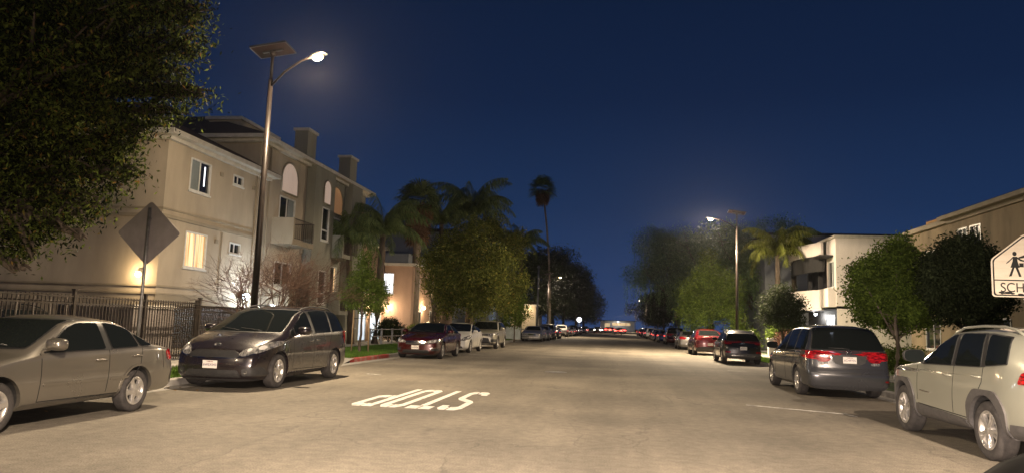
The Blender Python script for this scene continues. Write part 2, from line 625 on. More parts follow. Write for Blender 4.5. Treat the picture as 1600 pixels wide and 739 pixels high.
def body_mesh(S, mat):
    L, W = S['L'], S['W']
    top = smooth_fn(S['top'], S.get('smooth', 0.10))
    belt = smooth_fn(S['belt'], 0.2)
    low = smooth_fn(S.get('low', [(0, S['cl']), (L, S['cl'] + 0.05)]), 0.1)
    us = [0, 0.012, 0.035, 0.07, 0.12, 0.18]
    u = 0.25
    while u < L - 0.25:
        us.append(u)
        u += 0.065
    us += [L - 0.18, L - 0.12, L - 0.07, L - 0.035, L - 0.012, L]
    pr = S.get('plan', (0.85, 0.15, 0.7, 0.10))
    fsb, rsb = S['fsb'], S['rsb']
    vs_, rows = [], None
    mid = L * 0.5
    for u in us:
        fw = 1.0
        if u < pr[0]:
            fw -= pr[1] * (1 - u / pr[0]) ** 2.1
        if L - u < pr[2]:
            fw -= pr[3] * (1 - (L - u) / pr[2]) ** 2.1
        for d in (u, L - u):
            if d < 0.14:
                fw -= 0.045 * (1 - math.sqrt(max(0, 1 - (1 - d / 0.14) ** 2)))
        w = W / 2 * fw
        zt = top(u)
        for d in (u, L - u):
            if d < 0.1:
                zt -= 0.03 * (1 - math.sqrt(max(0, 1 - (1 - d / 0.1) ** 2)))
        zb = min(belt(u), zt - 0.075)
        zl = low(u)
        g = zt - zb
        zr = zt - 0.035 - 0.05 * min(1, g / 0.4)
        wr = w * 0.968 - S.get('edge', 0.07) - S.get('tumble', 0.30) * max(0, zr - zb)
        zm = S.get('zmid', 0.55)
        zm = min(zm, zb - 0.12)
        sec = section(w, zl, zm, zb, zr, zt, wr, S.get('tuck', 0.97))
        rows = len(sec)
        kb = 0
        if u < mid:
            kb = S.get('bowf', 0.17) * (1 - u / mid) ** 0.7
        else:
            kb = -S.get('bowr', 0.12) * ((u - mid) / (L - mid)) ** 0.7
        bf = max(0.0, 1 - u / 1.0) ** 1.2
        br = max(0.0, 1 - (L - u) / S.get('rblend', 0.9)) ** 1.0
        full = [(x, z) for x, z in sec] + [(-x, z) for x, z in sec[-2:0:-1]]
        for x, z in full:
            y = L / 2 - u
            y -= kb * (x / (W / 2)) ** 2
            y -= interp(fsb, z) * bf
            y += interp(rsb, z) * br
            vs_.append((x, y, z))
    n = 2 * rows - 2
    fs_, mi = [], []
    ns = len(us)
    cladrow = S.get('cladrow', 0)
    for i in range(ns - 1):
        for j in range(n):
            jj = min(j, n - 1 - j)
            fs_.append((i * n + j, i * n + (j + 1) % n, (i + 1) * n + (j + 1) % n, (i + 1) * n + j))
            mi.append(1 if jj < 3 else (2 if jj < cladrow else 0))
    # end caps, rows joined across with columns of their own
    cols = 10
    for st, flip in ((0, False), (ns - 1, True)):
        base = st * n
        grid = []
        for j in range(rows):
            a, b = Vector(vs_[base + j]), Vector(vs_[base + (n - j) % n])
            if j in (0, rows - 1):
                grid.append([base + j] * (cols + 1))
                continue
            row = [base + j]
            edge_y = a.y
            for c in range(1, cols):
                t = c / cols
                x = a.x + (b.x - a.x) * t
                y = edge_y
                k = S.get('bowf', 0.17) if st == 0 else -S.get('bowr', 0.12)
                y += k * ((a.x / (W / 2)) ** 2 - (x / (W / 2)) ** 2)
                vs_.append((x, y, a.z))
                row.append(len(vs_) - 1)
            row.append(base + n - j)
            grid.append(row)
        for j in range(rows - 1):
            for c in range(cols):
                q = [grid[j][c], grid[j][c + 1], grid[j + 1][c + 1], grid[j + 1][c]]
                q = list(dict.fromkeys(q))
                if len(q) < 3:
                    continue
                fs_.append(tuple(q if flip else q[::-1]))
                mi.append(1 if j < 3 else (2 if j < cladrow else 0))
    me = bpy.data.meshes.new('body')
    me.from_pydata(vs_, [], fs_)
    me.materials.append(mat)
    me.materials.append(M_plastic)
    me.materials.append(M_clad)
    me.polygons.foreach_set('material_index', mi)
    bm = bmesh.new()
    bm.from_mesh(me)
    bmesh.ops.remove_doubles(bm, verts=bm.verts, dist=1e-5)
    bmesh.ops.recalc_face_normals(bm, faces=bm.faces)
    for f in bm.faces:
        f.smooth = True
    bvh = BVHTree.FromBMesh(bm)
    bm.to_mesh(me)
    bm.free()
    return me, bvh


def cut_arches(me, S):
    L, W = S['L'], S['W']
    o = bpy.data.objects.new('t', me)
    C.objects.link(o)
    mb = MB()
    Ra = S['R'] + S.get('archgap', 0.055)
    for ua in (S['fa'], S['ra']):
        for s in (-1, 1):
            yc = L / 2 - ua
            M = Matrix.Translation((s * (W / 2 + 0.15), yc, S['R'] + 0.012)) @ Matrix.Rotation(-s * math.pi / 2, 4, 'Y')
            k = len(mb.v)
            prof = [(0.0001, 0), (Ra, 0), (Ra, 0.47), (0.0001, 0.47)]
            mb.lathe(prof, 36, M, 1)
    cm = mb.mesh('cut', [mat for mat in me.materials])
    bm = bmesh.new()
    bm.from_mesh(cm)
    bmesh.ops.remove_doubles(bm, verts=bm.verts, dist=1e-3)
    bmesh.ops.recalc_face_normals(bm, faces=bm.faces)
    for f in bm.faces:
        f.smooth = False
    bm.to_mesh(cm)
    bm.free()
    co = bpy.data.objects.new('c', cm)
    C.objects.link(co)
    md = o.modifiers.new('b', 'BOOLEAN')
    md.operation = 'DIFFERENCE'
    md.solver = 'EXACT'
    md.object = co
    dg = bpy.context.evaluated_depsgraph_get()
    dg.update()
    r = bpy.data.meshes.new_from_object(o.evaluated_get(dg))
    bpy.data.objects.remove(o)
    bpy.data.objects.remove(co)
    r.name = 'body'
    bm = bmesh.new()
    bm.from_mesh(r)
    for e in bm.edges:
        if len(e.link_faces) == 2 and e.link_faces[0].normal.angle(e.link_faces[1].normal, 0) > R(38):
            e.smooth = False
    bm.to_mesh(r)
    bm.free()
    return r


def rounded(p, r=0.045, k=4):
    """polygon with its corners rounded to about radius r"""
    n = len(p)
    out = []
    for i in range(n):
        a, b, c = Vector(p[i - 1]), Vector(p[i]), Vector(p[(i + 1) % n])
        da, dc = (a - b), (c - b)
        s_, e_ = b + da.normalized() * min(r, da.length * 0.42), b + dc.normalized() * min(r, dc.length * 0.42)
        for j in range(k + 1):
            t = j / k
            q = s_ * (1 - t) ** 2 + b * 2 * t * (1 - t) + e_ * t * t
            out.append((q.x, q.y))
    return out


def decal(bvh, L, poly, mode, side=1, off=0.006, mats=None, name='panel', grid=0.05, rnd=2, thick=0.02, rad=0.04):
    """a plate of real thickness that follows the body: poly is cut to a grid and laid on the surface
    modes: side (u, z), front (x, z), rear (x, z), top (x, u), or a number: degrees from the nose, poly (s, z)"""
    if rnd:
        poly = rounded(poly, rad)
    bm = bmesh.new()
    vs_ = [bm.verts.new((a, b, 0)) for a, b in poly]
    bm.faces.new(vs_)
    for ax_ in (0, 1):
        lo = min(p[ax_] for p in poly)
        hi = max(p[ax_] for p in poly)
        k = math.ceil(lo / grid) * grid
        while k < hi:
            co = [0, 0, 0]
            no = [0, 0, 0]
            co[ax_] = k
            no[ax_] = 1
            bmesh.ops.bisect_plane(bm, geom=bm.verts[:] + bm.edges[:] + bm.faces[:], plane_co=co, plane_no=no, dist=1e-5)
            k += grid
    for v in bm.verts:
        a, b = v.co.x, v.co.y
        if mode == 'side':
            o, d = Vector((side * 4, L / 2 - a, b)), Vector((-side, 0, 0))
        elif mode == 'front':
            o, d = Vector((a * side, 8, b)), Vector((0, -1, 0))
        elif mode == 'rear':
            o, d = Vector((a * side, -8, b)), Vector((0, 1, 0))
        elif mode == 'top':
            o, d = Vector((a * side, L / 2 - b, 4)), Vector((0, 0, -1))
        h, nrm, _, _ = bvh.ray_cast(o, d)
        if h is None:
            h, nrm, _, _ = bvh.find_nearest(o + d * (o - Vector((0, 0, o.z))).length * 0.9)
        if nrm.dot(d) > 0:
            nrm = -nrm
        v.co = h + nrm * off * 0.6 - d * off * 0.4
    bmesh.ops.recalc_face_normals(bm, faces=bm.faces)
    # face outwards
    f0 = max(bm.faces, key=lambda f: f.calc_area())
    if f0.normal.dot(d) > 0:
        bmesh.ops.reverse_faces(bm, faces=bm.faces)
    for f in bm.faces:
        f.smooth = True
    # a rim that runs back into the body
    edges = [e for e in bm.edges if e.is_boundary]
    r = bmesh.ops.extrude_edge_only(bm, edges=edges)
    for v in [g for g in r['geom'] if isinstance(g, bmesh.types.BMVert)]:
        v.co += d * thick
    for e in edges:
        e.smooth = False
    me = bpy.data.meshes.new(name)
    bm.to_mesh(me)
    bm.free()
    me.materials.append(mats)
    return me


def strip_poly(a, b, w):
    a, b = Vector(a), Vector(b)
    d = (b - a).normalized()
    n = Vector((-d.y, d.x)) * w / 2
    return [tuple(a + n), tuple(b + n), tuple(b - n), tuple(a - n)]


WHEELS = {}


def wheel_meshes(Rw, width, nsp, style, rimf=0.66):
    key = (Rw, width, nsp, style)
    if key in WHEELS:
        return WHEELS[key]
    rr = Rw * rimf
    M = Matrix.Rotation(math.pi / 2, 4, 'Y')     # axis along X, outer face towards +X
    t = MB()
    h = width / 2
    prof = [(rr - 0.015, -h * 0.7), (rr + 0.01, -h * 0.92), (Rw * 0.9, -h), (Rw * 0.985, -h * 0.8), (Rw, -h * 0.45), (Rw * 1.001, 0), (Rw, h * 0.45), (Rw * 0.985, h * 0.8), (Rw * 0.9, h), (Rw * 0.80, h * 1.03), (rr + 0.01, h * 0.94), (rr - 0.015, h * 0.7), (rr - 0.03, 0)]
    t.lathe(prof, 40, M)
    tm = t.mesh('wheel', M_tyre)
    r = MB()
    r.lathe([(rr + 0.004, h * 0.88), (rr - 0.008, h * 0.93), (rr - 0.028, h * 0.84), (rr - 0.035, h * 0.2)], 40, M, 0)
    r.lathe([(rr - 0.03, h * 0.22), (0.001, h * 0.18)], 32, M, 1)
    r.lathe([(0.075, h * 0.3), (0.07, h * 0.80), (0.05, h * 0.90), (0.001, h * 0.92)], 20, M, 0)
    for i in range(nsp):
        a = 2 * math.pi * i / nsp + 0.3
        if style == 'double':
            arms = [(a - 0.15, 0.022), (a + 0.15, 0.022)]
        elif style == 'disc':
            arms = [(a, 0.05)]
        else:
            arms = [(a, 0.036)]
        for (an, hw) in arms:
            hw0 = hw * 1.1
            r0, r1 = 0.045, rr - 0.012
            ca = Matrix.Rotation(an, 4, 'Z')
            vs_ = []
            for (rad, hh, zz) in ((r0, hw0, h * 0.84), (r0 + (r1 - r0) * 0.5, hw * 0.75, h * 0.80), (r1, hw * 1.15, h * 0.86)):
                for (yy, dz) in ((-hh, 0.0), (-hh * 0.6, 0.012), (hh * 0.6, 0.012), (hh, 0.0), (hh, -0.03), (-hh, -0.03)):
                    vs_.append(M @ (ca @ Vector((rad, yy, zz + dz - 0.004))))
            fs_ = []
            for k in range(2):
                for j in range(6):
                    fs_.append((k * 6 + j, k * 6 + (j + 1) % 6, (k + 1) * 6 + (j + 1) % 6, (k + 1) * 6 + j))
            r.add(vs_, fs_, 0, False)
    rm = r.mesh('rim', [M_alloy, M_rimdark])
    for me in (tm, rm):
        bm = bmesh.new()
        bm.from_mesh(me)
        bmesh.ops.recalc_face_normals(bm, faces=bm.faces)
        bm.to_mesh(me)
        bm.free()
    WHEELS[key] = (tm, rm)
    return tm, rm


def mirror_mesh(mat, big=1.0):
    b = MB()
    prof = []
    # a rounded housing pointing out to +X, glass on its rear (-Y) face
    vs_, fs_ = [], []
    n = 16
    for k, (y, s) in enumerate(((-0.055, 0.94), (-0.05, 1.0), (-0.01, 1.0), (0.04, 0.86), (0.075, 0.6), (0.09, 0.25))):
        for j in range(n):
            t = 2 * math.pi * j / n
            cx_, sz = math.cos(t), math.sin(t)
            ex = 0.62
            x = 0.13 + 0.115 * math.copysign(abs(cx_) ** ex, cx_) * s
            z = 0.075 + 0.072 * math.copysign(abs(sz) ** ex, sz) * s * (1 - 0.12 * cx_)
            vs_.append((x * big, y * big, z * big))
    for k in range(5):
        for j in range(n):
            fs_.append((k * n + j, k * n + (j + 1) % n, (k + 1) * n + (j + 1) % n, (k + 1) * n + j))
    fs_.append(tuple(range(5 * n, 6 * n)))
    b.add(vs_, fs_, 0, True)
    b.add(vs_[:n], [tuple(range(n))[::-1]], 1)
    b.tube([(-0.06, 0.02, -0.015), (0.02, 0.01, 0.01), (0.09, 0, 0.04)], [0.03, 0.022, 0.03], 8, 0)
    return b.mesh('wing_mirror', [mat, M_glass])


def handle_mesh(mat):
    b = MB()
    b.tube([(0.0, -0.10, 0), (0.028, -0.085, 0.0), (0.034, 0, 0.002), (0.028, 0.085, 0.0), (0.0, 0.10, 0)], [0.012, 0.013, 0.014, 0.013, 0.012], 8, 0)
    return b.mesh('door_handle', mat)


PROTO = {}


def make_car_proto(kind, S, mat):
    """returns a list of (name, mesh, parent index or None, matrix, slot0 is paint)"""
    L, W = S['L'], S['W']
    me, bvh = body_mesh(S, mat)
    body = cut_arches(me, S)
    parts = [('body', body, None, None)]
    def D(name, poly, mode, side, m, **k):
        parts.append((name, decal(bvh, L, poly, mode, side, mats=m, name=name, **k), k.pop('par', None) if False else None, None))
    # glass, each pane over a slightly larger rubber surround
    def grow(p, d):
        cx_ = sum(a for a, _ in p) / len(p)
        cz_ = sum(b for _, b in p) / len(p)
        return [(a + d * (1 if a > cx_ else -1), b + d * (1 if b > cz_ else -1)) for a, b in p]
    for sd in (1, -1):
        for p in S['side']:
            D('window_surround', grow(p, 0.014), 'side', sd, S.get('surround', M_seal), off=0.008, rnd=1)
            D('side_window', p, 'side', sd, M_glass, off=0.013, rnd=1)
        for p in S.get('pillars', []):
            D('pillar_trim', p, 'side', sd, M_seal, off=0.005, rnd=0)
        for a, b in S.get('gaps', []):
            D('door_gap', strip_poly(a, b, 0.012), 'side', sd, M_gap, off=0.0015, rnd=0, thick=0.006)
        for (p, m) in S.get('sidebits', []):
            D('side_moulding', p, 'side', sd, mat if m == 'paint' else m, off=0.014, rnd=0)
        for (p, m) in S.get('corner', []):
            D('tail_lamp' if p[0][0] > L / 2 else 'headlamp', p, 'side', sd, m, off=0.012, rnd=1, grid=0.05)
        for (p, m) in S.get('head', []):
            D('headlamp', p, 'front', sd, m, off=0.014, rnd=1, grid=0.05)
            if m is M_lens and max(a for a, _ in p) - min(a for a, _ in p) > 0.25:
                xs_, zs_ = [a for a, _ in p], [b for _, b in p]
                xm, zm_ = sum(xs_) / len(xs_), sum(zs_) / len(zs_)
                for dx_, rr_ in ((-0.09, 0.036), (0.07, 0.042)):
                    slope = (p[2][1] - p[0][1]) / max(0.2, (max(xs_) - min(xs_))) * 0.6
                    cxx, czz = xm + dx_, zm_ + dx_ * slope
                    D('lamp_reflector', [(cxx + rr_ * math.cos(t), czz + rr_ * math.sin(t)) for t in np.linspace(0, 2 * math.pi, 12, endpoint=False)], 'front', sd, M_bulbref, off=0.022, rnd=0, grid=0.05)
        for (p, m) in S.get('fog', []):
            D('fog_lamp', p, 'front', sd, m, off=0.010, rnd=1)
        for (p, m) in S.get('tail', []):
            D('tail_lamp', p, 'rear', sd, m, off=0.014, rnd=1, grid=0.05)
        # wheel arch lips
        for ua in (S['fa'], S['ra']):
            Ra = S['R'] + S.get('archgap', 0.055)
            wd = S.get('archw', 0.028)
            am = S.get('archmat', None) or mat
            a0, a1 = S.get('archspan', (-12, 192))
            sq = lambda t: min(S.get('archsq', 1.0), (abs(math.cos(R(t))) ** 5 + abs(math.sin(R(t))) ** 5) ** -0.2)
            outer = [(ua + (Ra + wd) * sq(t) * math.cos(R(t)), S['R'] + 0.012 + (Ra + wd) * sq(t) * math.sin(R(t))) for t in np.linspace(a0, a1, 37)]
            inner = [(ua + (Ra - 0.003) * math.cos(R(t)), S['R'] + 0.012 + (Ra - 0.003) * math.sin(R(t))) for t in np.linspace(a1, a0, 25)]
            D('wheel_arch_trim', outer + inner, 'side', sd, am, off=S.get('archoff', 0.012), rnd=0, thick=0.05)
    D('windscreen_surround', grow(S['ws'], 0.018), 'front', 1, M_seal, off=0.007, rnd=1)
    D('windscreen', S['ws'], 'front', 1, M_glass, off=0.013, rnd=1)
    D('rear_window_surround', grow(S['rw'], 0.018), 'rear', 1, M_seal, off=0.007, rnd=1)
    D('rear_window', S['rw'], 'rear', 1, M_glass, off=0.013, rnd=1)
    for (nm, p, m) in S.get('front', []):
        D(nm, p, 'front', 1, mat if m == 'paint' else m, off=0.011, rnd=1)
    for (nm, p, m) in S.get('rear', []):
        D(nm, p, 'rear', 1, mat if m == 'paint' else m, off=0.011, rnd=1)
    for a, b in S.get('reargaps', []):
        D('tailgate_gap', strip_poly(a, b, 0.010), 'rear', 1, M_gap, off=0.0015, rnd=0, thick=0.006)
    for a, b in S.get('topgaps', []):
        for sd in (1, -1):
            D('bonnet_gap', strip_poly(a, b, 0.010), 'top', sd, M_gap, off=0.0015, rnd=0, thick=0.006)
    # number plates
    for key, mode in (('fplate', 'front'), ('rplate', 'rear')):
        if key in S:
            z = S[key]
            sgn = 1 if mode == 'front' else -1
            h, nrm, _, _ = bvh.ray_cast(Vector((0, 8 * sgn, z)), Vector((0, -sgn, 0)))
            b = MB()
            b.box(-0.152, 0.152, -0.004, 0.004, -0.076, 0.076)
            tilt = math.atan2(nrm.z, abs(nrm.y)) * 0.6
            M = Matrix.Translation(h + Vector((0, sgn * 0.03, 0))) @ Matrix.Rotation(tilt * -sgn * -1 if False else 0, 4, 'X')
            parts.append(('number_plate', b.mesh('number_plate', M_plate), None, M))
            tx = text_mesh(S.get('ptext', '6WEX542'), 0.066, M_platetext, 'plate_lettering')
            Mt = Matrix.Translation((0, sgn * 0.0065, -0.010)) @ (Matrix.Rotation(math.pi, 4, 'Z') if sgn > 0 else Matrix.Identity(4)) @ Matrix.Rotation(math.pi / 2, 4, 'X')
            parts.append(('plate_lettering', tx, len(parts) - 1, Mt))
            tx = text_mesh('California', 0.034, MATS['red_lens'], 'plate_state_name')
            Mt = Matrix.Translation((0, sgn * 0.0065, 0.052)) @ (Matrix.Rotation(math.pi, 4, 'Z') if sgn > 0 else Matrix.Identity(4)) @ Matrix.Rotation(math.pi / 2, 4, 'X')
            parts.append(('plate_state_name', tx, len(parts) - 2, Mt))
    # wheels
    tm, rm = wheel_meshes(S['R'], S.get('tw', 0.21), *S.get('rim', (5, 'single')))
    for ua in (S['fa'], S['ra']):
        for s in (1, -1):
            x = s * (W / 2 - S.get('tw', 0.21) / 2 - 0.018)
            M = Matrix.Translation((x, L / 2 - ua, S['R'] + 0.002)) @ (Matrix.Identity(4) if s > 0 else Matrix.Rotation(math.pi, 4, 'Z')) @ Matrix.Rotation(ua * 1.7, 4, 'X')
            parts.append(('wheel', tm, None, M))
            parts.append(('rim', rm, len(parts) - 1, Matrix.Identity(4)))
    # mirrors and handles
    mu, mz = S['mirror']
    mm = mirror_mesh(S.get('mirrormat', mat), S.get('mirrorsize', 1.0))
    for s in (1, -1):
        h, _, _, _ = bvh.ray_cast(Vector((4 * s, L / 2 - mu, mz)), Vector((-s, 0, 0)))
        M = Matrix.Translation(h) @ (Matrix.Identity(4) if s > 0 else Matrix.Diagonal((-1, 1, 1, 1)))
        parts.append(('wing_mirror', mm, None, M))
    hm = handle_mesh(S.get('handlemat', mat))
    for (hu, hz) in S.get('handles', []):
        for s in (1, -1):
            h, _, _, _ = bvh.ray_cast(Vector((4 * s, L / 2 - hu, hz)), Vector((-s, 0, 0)))
            M = Matrix.Translation(h) @ (Matrix.Identity(4) if s > 0 else Matrix.Rotation(math.pi, 4, 'Z'))
            parts.append(('door_handle', hm, None, M))
    if 'rails' in S:
        u0, u1, xr, m = S['rails']
        for s in (1, -1):
            pts = []
            k = 9
            for i in range(k):
                t = i / (k - 1)
                u = u0 + (u1 - u0) * t
                h, _, _, _ = bvh.ray_cast(Vector((s * xr, L / 2 - u, 4)), Vector((0, 0, -1)))
                pts.append(h + Vector((0, 0, -0.005 if i in (0, k - 1) else (0.04 if i in (1, k - 2) else 0.058))))
            parts.append(('roof_rail', MB().tube(pts, 0.018, 8).mesh('roof_rail', mat if m == 'paint' else m), None, None))
    # windscreen wipers
    wz = min(z for _, z in S['ws'])
    for x0 in (0.02, -0.46):
        pts = []
        for t in (0, 0.35, 0.7, 1.0):
            h, _, _, _ = bvh.ray_cast(Vector((x0 + 0.5 * t, 8, wz + 0.015 + 0.05 * t)), Vector((0, -1, 0)))
            pts.append(h + Vector((0, 0.028, 0.012)))
        parts.append(('windscreen_wiper', MB().tube(pts, 0.007, 5).mesh('windscreen_wiper', M_plastic), None, None))
    if 'wiper' in S:
        z = S['wiper']
        pts = []
        for x in (0.02, -0.15, -0.32, -0.45):
            h, _, _, _ = bvh.ray_cast(Vector((x, -8, z + (0.02 if x < 0 else 0))), Vector((0, 1, 0)))
            pts.append(h + Vector((0, -0.03, 0)))
        parts.append(('rear_wiper', MB().tube(pts, [0.016, 0.012, 0.009, 0.006], 6).mesh('rear_wiper', M_plastic), None, None))
    if 'emblem' in S:
        mode, z, shape = S['emblem']
        sgn = 1 if mode == 'front' else -1
        h, _, _, _ = bvh.ray_cast(Vector((0, 8 * sgn, z)), Vector((0, -sgn, 0)))
        b = MB()
        def ring(rx, rz, cz=0, r_=0.006):
            b.tube([(rx * math.cos(t), 0, cz + rz * math.sin(t)) for t in np.linspace(0, 2 * math.pi, 21)], r_, 6, 0, False)
        if shape == 'ovals':
            ring(0.075, 0.05)
            ring(0.028, 0.046)
            ring(0.055, 0.022, 0.02)
        elif shape == 'h':
            ring(0.062, 0.052)
            for s in (-1, 1):
                b.tube([(s * 0.042, 0, 0.042), (s * 0.027, 0, 0), (s * 0.034, 0, -0.042)], 0.008, 6)
            b.tube([(-0.03, 0, 0), (0.03, 0, 0)], 0.008, 6)
        else:
            ring(0.05, 0.03)
            b.tube([(-0.03, 0, -0.015), (0.0, 0, 0.02), (0.03, 0, -0.015)], 0.006, 6)
        parts.append(('emblem', b.mesh('emblem', M_chrome), None, Matrix.Translation(h + Vector((0, sgn * 0.02, 0)))))
    PROTO[kind] = (parts, mat)
    return parts


def place_car(kind, x, y, rz, label, paint_mat=None, group=None, name='parked_car', cat='car', simple=False, lit=None):
    """a thing with all its parts; copies share mesh data, the paint sits in the object's own slot"""
    parts, pmat = PROTO[kind]
    if simple:
        me = JOINED.get((kind,)) or join_parts(kind)
        o = link(name, me)
        o.location = (x, y, ROAD_Z)
        o.rotation_euler = (0, 0, rz)
        if paint_mat is not None:
            for i, sl in enumerate(o.material_slots):
                if sl.material == pmat:
                    sl.link = 'OBJECT'
                    sl.material = paint_mat
        return tag(o, label, cat, group)
    root = thing(name, label, cat, (x, y, ROAD_Z), rz, group)
    objs = []
    for (nm, me, par, M) in parts:
        o = link(nm, me, objs[par] if par is not None else root)
        if M is not None:
            o.matrix_local = M
        if paint_mat is not None:
            for sl in o.material_slots:
                if sl.material == pmat:
                    sl.link = 'OBJECT'
                    sl.material = paint_mat
        objs.append(o)
    return root


JOINED = {}


def join_parts(kind):
    """one light mesh of the same car for the far ones, a few pixels each"""
    parts, pmat = PROTO[kind]
    bm = bmesh.new()
    mats = []
    world_m = []
    for (nm, me, par, M) in parts:
        Mx = M if M is not None else Matrix.Identity(4)
        if par is not None:
            Mx = world_m[par] @ Mx
        world_m.append(Mx)
        if nm in ('door_gap', 'tailgate_gap', 'bonnet_gap', 'plate_lettering', 'plate_state_name', 'door_handle', 'emblem'):
            continue
        t = bmesh.new()
        t.from_mesh(me)
        t.transform(Mx)
        remap = []
        for m in me.materials:
            if m not in mats:
                mats.append(m)
            remap.append(mats.index(m))
        for f in t.faces:
            f.material_index = remap[f.material_index] if remap else 0
        tmp = bpy.data.meshes.new('t')
        t.to_mesh(tmp)
        t.free()
        bm.from_mesh(tmp)
        bpy.data.meshes.remove(tmp)
    me = bpy.data.meshes.new('far_car')
    bm.to_mesh(me)
    bm.free()
    for m in mats:
        me.materials.append(m)
    JOINED[(kind,)] = me
    return me


ROAD_Z = 0.0
SP = {}
SP['small_sedan'] = dict(   # rounded compact sedan
    L=4.51, W=1.71, cl=0.20, fa=0.87, ra=3.405, R=0.305, tw=0.19, rim=(5, 'disc'), zmid=0.60,
    top=[(0, 0.66), (0.2, 0.76), (0.6, 0.86), (1.22, 0.95), (2.02, 1.345), (2.35, 1.40), (2.75, 1.405), (3.25, 1.355), (3.93, 1.03), (4.35, 0.985), (4.51, 0.95)],
    belt=[(0, 0.60), (0.6, 0.76), (1.2, 0.865), (3.4, 0.915), (4.0, 0.93), (4.51, 0.90)],
    fsb=[(0.2, 0.12), (0.32, 0.02), (0.5, 0.0), (0.6, 0.03), (0.75, 0.12), (1.4, 0.1)], rsb=[(0.2, 0.10), (0.35, 0.0), (0.6, 0.0), (0.75, 0.05), (0.98, 0.10), (1.4, 0.1)],
    side=[[(1.58, 0.93), (2.10, 1.235), (2.28, 1.29), (2.66, 1.305), (2.70, 0.945)], [(2.84, 0.95), (2.80, 1.305), (3.06, 1.285), (3.33, 1.19), (3.42, 0.965)], [(3.48, 0.97), (3.40, 1.15), (3.62, 1.04), (3.76, 0.975)]],
    pillars=[[(2.715, 0.93), (2.68, 1.31), (2.79, 1.31), (2.83, 0.93)]],
    gaps=[((1.52, 0.92), (1.50, 0.32)), ((2.77, 0.93), (2.74, 0.30)), ((3.50, 0.94), (3.46, 0.70)), ((3.46, 0.70), (3.18, 0.36)), ((1.5, 0.32), (3.1, 0.31)), ((4.02, 0.93), (4.06, 0.62))],
    sidebits=[([(1.56, 0.545), (2.72, 0.545), (2.72, 0.51), (1.56, 0.51)], 'paint'), ([(2.79, 0.545), (3.20, 0.545), (3.16, 0.51), (2.79, 0.51)], 'paint'), ([(1.2, 0.30), (3.05, 0.30), (3.05, 0.21), (1.2, 0.21)], 'paint')],
    ws=[(-0.66, 0.985), (-0.53, 1.33), (0.53, 1.33), (0.66, 0.985)], rw=[(-0.56, 1.06), (-0.44, 1.31), (0.44, 1.31), (0.56, 1.06)],
    head=[([(0.42, 0.58), (0.44, 0.70), (0.80, 0.75), (0.80, 0.62)], M_lens)], front=[('grille', [(-0.36, 0.60), (-0.34, 0.68), (0.34, 0.68), (0.36, 0.60)], M_plastic), ('lower_grille', [(-0.5, 0.30), (-0.5, 0.42), (0.5, 0.42), (0.5, 0.30)], M_plastic)],
    tail=[([(0.48, 0.72), (0.48, 0.90), (0.79, 0.90), (0.80, 0.72)], M_red)], corner=[([(4.28, 0.74), (4.25, 0.89), (4.48, 0.90), (4.50, 0.74)], M_red)],
    fplate=0.50, rplate=0.80, mirror=(1.62, 0.95), handles=[(2.58, 0.80), (3.36, 0.83)], archw=0.03, ptext='5LNR218', mirrorsize=1.12)
